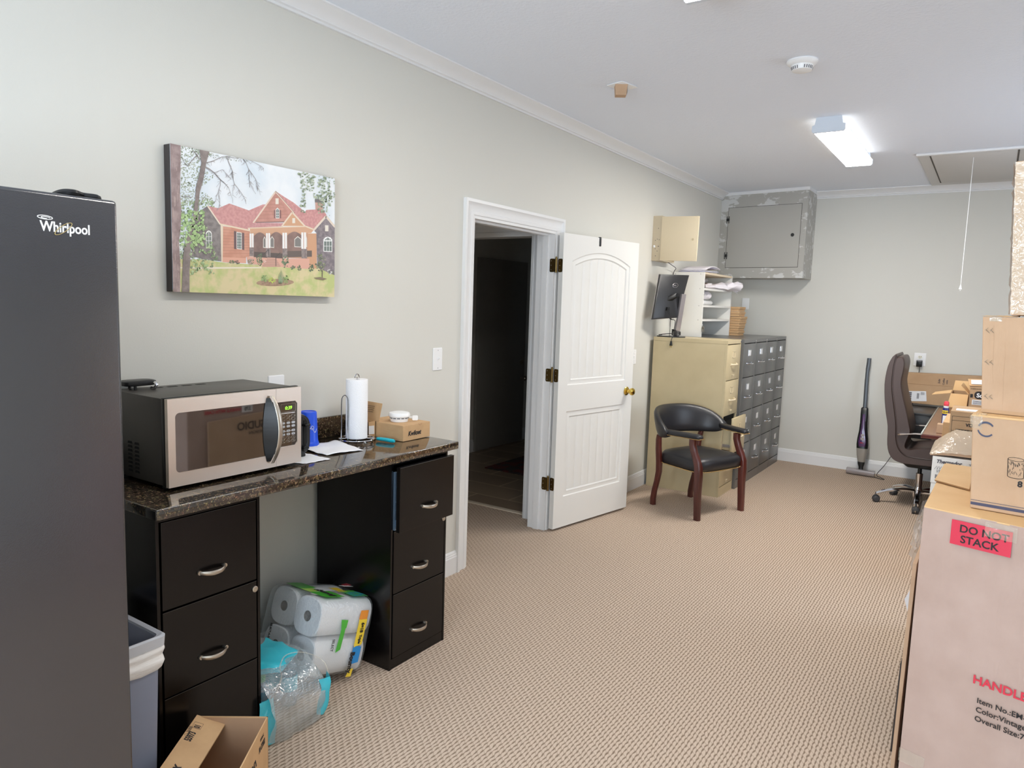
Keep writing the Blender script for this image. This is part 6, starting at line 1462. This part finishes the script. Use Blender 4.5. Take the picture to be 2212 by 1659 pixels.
b = B(); text_bm('WD-40', .008, (c[0]-.0185, c[1]-.0222, .877), X, Z, bold=.0006, into=b, sx=.9); part('lettering', b, M_ink, t, world=True)
t = crate('small_box', 'tiny light brown box on the desk edge in front of the spray can', bx(2.208, 2.262, 5.90, 5.985, .7435, .808), M_krafttan)
# boxes standing on the floor before the desk
t = crate('cardboard_box', 'tall brown cardboard box on the floor before the desk, left of the printed one', bx(2.272, 2.66, 5.20, 5.70, 0, .915), M_kraft, group='cardboard boxes in the pile at the right')
crate('cardboard_box', 'plain cardboard box on the floor carrying the box with upside-down lettering', bx(2.335, 2.80, 4.74, 5.10, 0, .575), M_kraft, group='cardboard boxes in the pile at the right')
t = crate('cardboard_box', 'brown cardboard box with upside-down RESISTENCIA lettering and a white top label', bx(2.322, 2.78, 4.75, 5.07, .576, 1.040), M_kraftdark, group='cardboard boxes in the pile at the right')
b = B(); slab(b, [(2.345, 4.80, 1.0405), (2.47, 4.80, 1.0405), (2.47, 4.90, 1.0405), (2.345, 4.90, 1.0405)], (0, 0, .001)); part('label', b, M_whitelabel, t, world=True)
b = B(); text_bm('RESISTENCIA', .017, (2.52, 4.7485, .975), (-1, 0, 0), (0, 0, -1), bold=.001, into=b, sx=.85); text_bm('DE LA PROPORCION', .0075, (2.455, 4.7485, .940), (-1, 0, 0), (0, 0, -1), bold=.0005, into=b)
o = [(2.333, .935), (2.60, .935), (2.60, 1.012), (2.333, 1.012)]
for z in (1.012, .988, .928, .90): box(b, 2.333, 2.60, 4.7484, 4.7489, z-.0008, z+.0008)
box(b, 2.332, 2.3335, 4.7484, 4.7489, .90, 1.012); part('print', b, M_ink, t, world=True)

# ---- white printed cartons behind the big box
t = crate('white_carton', 'tall white carton on the floor behind the big box, under the lettered white one', bx(2.313, 2.74, 3.605, 4.04, 0, .842), M_offwhite, group='white cartons behind the big box')
t = crate('white_carton', 'flat white carton with blue-grey script lettering, on the tall white carton', bx(2.311, 2.742, 3.60, 4.05, .8425, .962), M_offwhite, group='white cartons behind the big box')
b = B(); text_bm('Thermador', .0150, (2.326, 3.5985, .934), X, Z, bold=.0008, shear=.25, into=b, sx=.95); text_bm('V06', .008, (2.448, 3.5985, .938), X, Z, into=b); text_bm('STAND', .010, (2.330, 3.5985, .892), X, Z, into=b)
for k in range(7): box(b, 2.327+k*.0045, 2.3295+k*.0045, 3.5984, 3.5989, .865, .882)
for k in range(5): tube(b, [(2.322+k*.009, 3.5985, .905), (2.330+k*.009, 3.5985, .920), (2.334+k*.009, 3.5985, .906)], .0006, 4)
part('print', b, M_inkgrey, t, world=True)
t = thing('film_wrapped_parcel', 'lumpy brown cardboard parcel under clear film on top of the white cartons', 'parcel', (2.46, 3.8, .963), group='cardboard boxes in the pile at the right')
b = B(); n1, n2 = 22, 18; V = []
for i in range(n1+1):
    row = []
    for j in range(n2+1):
        u, v = i/n1, j/n2; x = 2.300+.36*u; y = 3.60+.42*v
        h = .072*min(1, 4.2*min(u, 1-u)+.02)**.7*min(1, 3.2*min(v, 1-v)+.12)+.010*noise.noise(Vector((x*22, y*10, 3)))*min(1, 6*min(u, 1-u, v, 1-v)) ; row.append(b.verts.new((x, y, .9635+max(0, h))))
    V.append(row)
for i in range(n1):
    for j in range(n2): b.faces.new((V[i][j], V[i+1][j], V[i+1][j+1], V[i][j+1]))
part('parcel', b, M_krafttan, t, world=True, smooth=40, rec=False)
b = B(); V = []
for i in range(n1+1):
    row = []
    for j in range(n2+1):
        u, v = i/n1, j/n2; x = 2.298+.364*u; y = 3.598+.424*v
        h = .078*min(1, 4.2*min(u, 1-u)+.05)**.7*min(1, 3.2*min(v, 1-v)+.2)+.012*abs(noise.noise(Vector((x*30, y*30, 8)))); row.append(b.verts.new((x, y, .9660+max(0, h))))
    V.append(row)
for i in range(n1):
    for j in range(n2): b.faces.new((V[i][j], V[i+1][j], V[i+1][j+1], V[i][j+1]))
part('film', b, M_filmtan, t, world=True, smooth=40, rec=False)

# ---- the big box in the right foreground
t = thing('large_box', 'large pale cardboard box in the right foreground with a red DO NOT STACK label', 'box', (2.74, 2.9, 0), group='cardboard boxes in the pile at the right')
A0, B0, C0, D0 = Vector((2.353, 2.53, 0)), Vector((3.07, 2.33, 0)), Vector((3.14, 3.25, 0)), Vector((2.371, 3.35, 0)); HT = .980
def side_grid(bm, p, q, z0, z1, nrm, nu=30, nv=34, amp=.004, seed=0.):
    V = [[bm.verts.new(p+(q-p)*(i/nu)+Z*(z0+(z1-z0)*j/nv)+nrm*(amp*noise.noise(Vector((i/nu*3.2, j/nv*1.1, seed)))*math.sin(PI*i/nu)*1.6+.0012*math.sin(i/nu*60)*(noise.noise(Vector((i*.3, j*.15, seed+4))) > .05))) for j in range(nv+1)] for i in range(nu+1)]
    for i in range(nu):
        for j in range(nv): bm.faces.new((V[i][j], V[i+1][j], V[i+1][j+1], V[i][j+1]))
Rf = (B0-A0).normalized(); Nf = Vector((Rf.y, -Rf.x, 0)); Rl = (D0-A0).normalized(); Nl = Vector((-Rl.y, Rl.x, 0))
b = B(); side_grid(b, A0, B0, 0.001, HT, Nf, seed=1.); side_grid(b, D0, A0, 0.001, HT, Nl, seed=2., amp=.002); side_grid(b, B0, C0, 0.001, HT, Vector((1, 0, 0)), seed=3.); side_grid(b, C0, D0, 0.001, HT, Vector((0, 1, 0)), seed=4.)
part('carton', b, M_kraftpale, t, world=True, smooth=50, rec=False)
b = B(); hexa(b, [A0+Z*(HT-.004), B0+Z*(HT-.004), C0+Z*(HT-.004), D0+Z*(HT-.004), A0+Z*(HT+.001), B0+Z*(HT+.001), C0+Z*(HT+.001), D0+Z*(HT+.001)], .001); part('top_flaps', b, M_kraftgold, t, world=True, smooth=0)
b = B(); hexa(b, [(2.358, 2.93, HT+.004), (2.464, 2.855, HT+.003), (2.466, 3.20, HT+.006), (2.372, 3.24, HT+.012), (2.356, 2.93, HT+.010), (2.464, 2.855, HT+.009), (2.466, 3.20, HT+.012), (2.370, 3.24, HT+.018)], .001); fl = part('loose_flap', b, M_kraftgold, t, world=True, smooth=0)
b = B(); hexa(b, [(2.3575, 2.929, HT+.0045), (2.464, 2.854, HT+.0035), (2.464, 2.8535, HT+.0035), (2.3575, 2.9285, HT+.0045), (2.3555, 2.929, HT+.0095), (2.464, 2.854, HT+.0085), (2.464, 2.8535, HT+.0085), (2.3555, 2.9285, HT+.0095)]); part('flap_edge', b, M_edge, fl, world=True)
def FF(s_, z, o=.0062): return A0+Rf*s_+Z*z+Nf*o
b = B(); V = []
for i in range(9):
    V.append([b.verts.new(FF(.082+.157*i/8, .886+.075*j/3 + .004*i/8*0, .0065)) for j in range(4)])
for i in range(8):
    for j in range(3): b.faces.new((V[i][j], V[i+1][j], V[i+1][j+1], V[i][j+1]))
part('red_label', b, M_redlabel, t, world=True, rec=False)
b = B(); text_bm('DO NOT', .0225, FF(.104, .928, .0072), Rf, Z, bold=.0006, into=b, sx=.98); text_bm('STACK', .0225, FF(.109, .896, .0072), Rf, Z, bold=.0006, into=b, sx=1.0); part('label_lettering', b, M_ink, t, world=True)
b = B(); text_bm('HANDLE WITH CARE', .025, FF(.180, .482, .007), Rf, Z, bold=.0009, into=b, sx=.98); part('red_lettering', b, M_inkred, t, world=True)
b = B()
for k, l in enumerate(('Item No.:EM-2210', 'Color:Vintage Oak', 'Overall Size:72"')): text_bm(l, .0158, FF(.196-.0005*k, .426-k*.0285, .007), Rf, Z, bold=.0003, into=b, sx=1.0)
slab(b, [FF(.075, .11, .007), FF(.100, .11, .007), FF(.0875, .138, .007)], Nf*.0004); part('lettering', b, M_ink, t, world=True)
def LF(y, z, o=.0045): u = (y-A0.y)/(D0.y-A0.y); return A0+(D0-A0)*u+Z*z+Nl*o
def LG(y, z, o=.0008): k = (y-2.66)/.67; return Vector((2.322+.022*k+(.008-.006*k)*z/.77-o, y, z))
Tg = LG(2.80, .66)-LG(3.12, .66)
b = B(); text_bm('SUDIO', .052, LG(3.093, .672, .002), Tg, Z, bold=.0015, into=b, sx=1.0); text_bm('DESIGN', .021, LG(3.093, .636, .002), Tg, Z, into=b, sx=1.25)
tube(b, [LG(3.17+.028*math.cos(2*PI*k/24), .69+.028*math.sin(2*PI*k/24), .002) for k in range(24)], .003, 6, closed=True)
part('side_lettering', b, M_ink, t, world=True)
b = B(); text_bm('HANDLE WITH CARE', .022, LF(2.925, .800), -Rl, Z, bold=.001, into=b, sx=.92); part('side_red_lettering', b, M_inkred, t, world=True)
b = B(); slab(b, [LF(3.01, .785), LF(2.925, .785), LF(2.925, .832), LF(3.01, .832)], Nl*.0008); part('side_label', b, M_whitelabel, t, world=True)
b = B(); text_bm('370', .026, LF(2.998, .796, .006), -Rl, Z, bold=.0012, into=b, sx=.95); part('side_label_number', b, M_ink, t, world=True)
# strip of clear tape over the corner and a loose side flap
b = B()
for k, (z, a, c) in enumerate(((.955, .17, .25), (.16, .0, .075))):
    V = [[b.verts.new(FF(a+(c-a)*i/8, z+.045*j/3-.0225+.004*noise.noise(Vector((i*.8, j, k))), .0085+.003*abs(noise.noise(Vector((i, j*1.3, k+5)))))) for j in range(4)] for i in range(9)]
    for i in range(8):
        for j in range(3): b.faces.new((V[i][j], V[i+1][j], V[i+1][j+1], V[i][j+1]))
part('clear_tape', b, M_tape, t, world=True, smooth=60, rec=False)
b = B(); hexa(b, [(2.322, 2.66, .004), (2.334, 2.66, .004), (2.356, 3.33, .004), (2.344, 3.33, .004), (2.330, 2.66, .752), (2.342, 2.66, .752), (2.358, 3.33, .790), (2.346, 3.33, .790)], .001); part('side_panel', b, M_krafttan, t, world=True, smooth=0)
b = B(); hexa(b, [(2.308, 2.80, .002), (2.321, 2.80, .002), (2.338, 3.3, .002), (2.326, 3.3, .002), (2.312, 2.82, .33), (2.323, 2.82, .35), (2.340, 3.3, .35), (2.330, 3.3, .33)], .001); part('dark_strap_board', b, mat('dark_board', (58, 50, 46), .7), t, world=True)
t = thing('plastic_film', 'crumpled clear plastic film hanging down the left side of the big foreground box', 'plastic film', (2.31, 3.45, .4))
b = B(); crumple(b, lambda u, v: Vector((2.292-.022*math.sin(PI*u)+.010*(1-u)+.045*v, 3.40+.12*v+.02*math.sin(u*7), .80-.34*u)), 22, 10, .012, 41.)
part('film', b, mat('crumpled_clear_film', (236, 238, 240), .15, alpha=.35), t, world=True, smooth=30, rec=False)
t = thing('paper_sheet', 'white sheet of paper poking out beside the big foreground box', 'paper', (2.32, 3.45, .003))
b = B(); slab(b, [(2.266, 3.45, .345), (2.300, 3.45, .435), (2.345, 3.46, .30), (2.350, 3.46, .003), (2.330, 3.455, .003), (2.288, 3.45, .275)], (.001, .003, 0)); part('sheet', b, M_paper, t, world=True, smooth=0)

# ---- box with the round logo on top of it
Ab, Rb = Vector((2.471, 2.60, 0)), Vector((.994, -.11, 0)); Nb = Vector((-.11, -.994, 0)); BL, BD = .50, .42
def bq(s_, d_, z, lean=0.): return Ab+Rb*s_-Nb*d_+Z*z+Vector((-.018, 0, 0))*((z-.982)/.29)
t = thing('cardboard_box', 'pale cardboard box with a lamp drawing and torn round logo, on the large box', 'box', (2.72, 2.78, .982), group='cardboard boxes in the pile at the right')
b = B(); hexa(b, [bq(0, 0, .9822), bq(BL, 0, .9822), bq(BL, BD, .9822), bq(0, BD, .9822), bq(0, 0, 1.272), bq(BL, 0, 1.272), bq(BL, BD, 1.272), bq(0, BD, 1.272)], .004); part('carton', b, M_krafttan, t, world=True, smooth=0)
b = B(); hexa(b, [bq(-.002, -.001, 1.268), bq(BL, -.001, 1.268), bq(BL, BD, 1.268), bq(-.002, BD, 1.268), bq(-.002, -.001, 1.274), bq(BL, -.001, 1.274), bq(BL, BD, 1.274), bq(-.002, BD, 1.274)], .001); part('top_flaps', b, M_kraftgold, t, world=True, smooth=0)
def bf(s_, z, o=.001): return bq(s_, 0, z)+Nb*o
b = B()
for z0, z1 in ((.994, 1.003), (1.0085, 1.0100)): slab(b, [bf(.002, z0), bf(BL, z0), bf(BL, z1), bf(.002, z1)], Nb*.0004)
part('printed_band', b, mat('band_ink', (70, 70, 92), .7), t, world=True)
b = B()
for a0_, a1_ in ((.55, 2.75), (3.35, 5.6)):
    n = 18; outer = [(.036+.0225*math.cos(a0_+(a1_-a0_)*k/n), 1.232+.0240*math.sin(a0_+(a1_-a0_)*k/n)) for k in range(n+1)]; c_ = .0185 if a0_ < 1 else .0195
    inner = [(.036+.0185*math.cos(a0_+(a1_-a0_)*k/n), 1.232+(-.002 if a0_ > 1 else .002)*0+c_*.98*math.sin(a0_+(a1_-a0_)*k/n)*.98) for k in range(n+1)]
    vs = [[b.verts.new(bf(p[0], p[1], .0014)) for p in q] for q in (outer, inner)]
    for i in range(n): b.faces.new((vs[0][i], vs[0][i+1], vs[1][i+1], vs[1][i]))
part('round_logo', b, mat('logo_ink', (72, 76, 96), .7), t, world=True, rec=False)
b = B()   # drawing of a drum lamp shade, hatched
el = lambda zc, a0_, a1_: [bf(.114+.020*math.cos(a0_+(a1_-a0_)*k/16), zc+.0055*math.sin(a0_+(a1_-a0_)*k/16)) for k in range(17)]
tube(b, el(1.152, 0, 2*PI), .0006, 4); tube(b, [bf(.094, 1.152)]+el(1.100, PI, 2*PI)+[bf(.134, 1.152)], .0008, 4)
random.seed(5)
for k in range(46):
    x = random.uniform(.096, .131); z = random.uniform(1.100, 1.140); tube(b, [bf(x, z), bf(x+random.uniform(-.002, .002), z+random.uniform(.003, .008))], .0005, 3)
text_bm('8', .017, bf(.119, 1.071), Rb, Z, bold=.001, into=b); part('lamp_drawing', b, M_ink, t, world=True)
b = B(); crumple(b, lambda u, v: bq(-.008+.055*u, -.005+.05*v, 1.268+.018*math.sin(PI*u)*.6-.03*(1-u)*v, 0), 10, 8, .009, 51.); crumple(b, lambda u, v: bf(-.004+.030*v, 1.272-.040*u, .003), 6, 5, .004, 55.)
part('crumpled_tape', b, M_tape, t, world=True, smooth=30, rec=False)
# ---- next box with staple marks
Ac = Vector((2.470, 2.665, 0))
def cq(s_, d_, z): return Ac+Rb*s_-Nb*d_+Z*z+Vector((.004-.022*((z-1.2745)/.30), 0, 0))
t = thing('cardboard_box', 'tan cardboard box with stapled left edge, stacked above the lamp-drawing box', 'box', (2.7, 2.84, 1.2745), group='cardboard boxes in the pile at the right')
b = B(); V0 = [cq(0, 0, 1.2745), cq(BL, 0, 1.2745), cq(BL, .38, 1.2745), cq(0, .38, 1.2745)]; V1 = [cq(0, 0, 1.573), cq(BL, 0, 1.573), cq(BL, .38, 1.573), cq(0, .38, 1.573)]
hexa(b, V0+V1, .003); part('carton', b, M_krafttan, t, world=True, smooth=0)
def cf(s_, z, o=.001): return cq(s_, 0, z)+Nb*o
b = B()
for z in (1.531, 1.433, 1.326):
    for k, (dx, dz, a) in enumerate(((-.007, .004, .75), (.005, .003, .85), (-.004, -.003, -.8), (.007, -.002, -.75))): p = Vector((.018+dx, z+dz)); d = Vector((math.cos(a), math.sin(a)))*.006; tube(b, [cf(p.x-d.x, p.y-d.y, .002), cf(p.x+d.x, p.y+d.y, .002)], .0008, 4)
part('staple', b, M_nickel, t, world=True)
b = B()
for s_, za, zb_ in ((.030, 1.36, 1.555), (.055, 1.30, 1.50), (.14, 1.42, 1.56)): tube(b, [cf(s_+.007*noise.noise(Vector((z*11, s_*30, 0))), z, -.0002) for z in [za+(zb_-za)*k/14 for k in range(15)]], [.0001]+[.0009]*13+[.0001], 5)
part('crease', b, M_krafttan, t, world=True)
b = B(); slab(b, [cf(0, 1.276), cf(BL, 1.276), cf(BL, 1.287), cf(0, 1.287)], Nb*.0005); part('bottom_seam', b, M_kraftdark, t, world=True); b = B(); slab(b, [cf(.018, 1.560), cf(.05, 1.560), cf(.05, 1.572), cf(.018, 1.572)], Nb*.0006); part('tape', b, M_tape, t, world=True)
b = B(); crumple(b, lambda u, v: cq(-.002+.09*u, .0+.10*v, 1.5745+.003*v, ), 10, 4, .004, 71.); part('torn_top_edge', b, M_kraftgold, t, world=True, rec=False)
# ---- topmost box, wrapped in glossy tape
Ad = Vector((2.523, 2.70, 0))
def dq(s_, d_, z): return Ad+Rb*s_-Nb*d_+Z*z+Vector((-.028*((z-1.58)/.46), 0, 0))
t = thing('cardboard_box', 'tall narrow cardboard box wrapped in glossy clear film, topmost of the stack', 'box', (2.7, 2.85, 1.58), group='cardboard boxes in the pile at the right')
b = B(); hexa(b, [dq(0, 0, 1.5795), dq(.42, 0, 1.5795), dq(.42, .34, 1.5795), dq(0, .34, 1.5795), dq(0, 0, 2.045), dq(.42, 0, 2.045), dq(.42, .34, 2.045), dq(0, .34, 2.045)], .004); part('carton', b, M_krafttan, t, world=True, smooth=0)
b = B(); crumple(b, lambda u, v: dq(-.001+.42*v, 0, 1.582+.46*u)+Nb*.004, 40, 26, .0028, 81.); crumple(b, lambda u, v: dq(-.006-.010*math.sin(PI*u)*math.sin(PI*v), .34*v, 1.582+.46*u), 30, 8, .005, 85.); part('glossy_wrap', b, M_filmtan, t, world=True, smooth=30, rec=False)
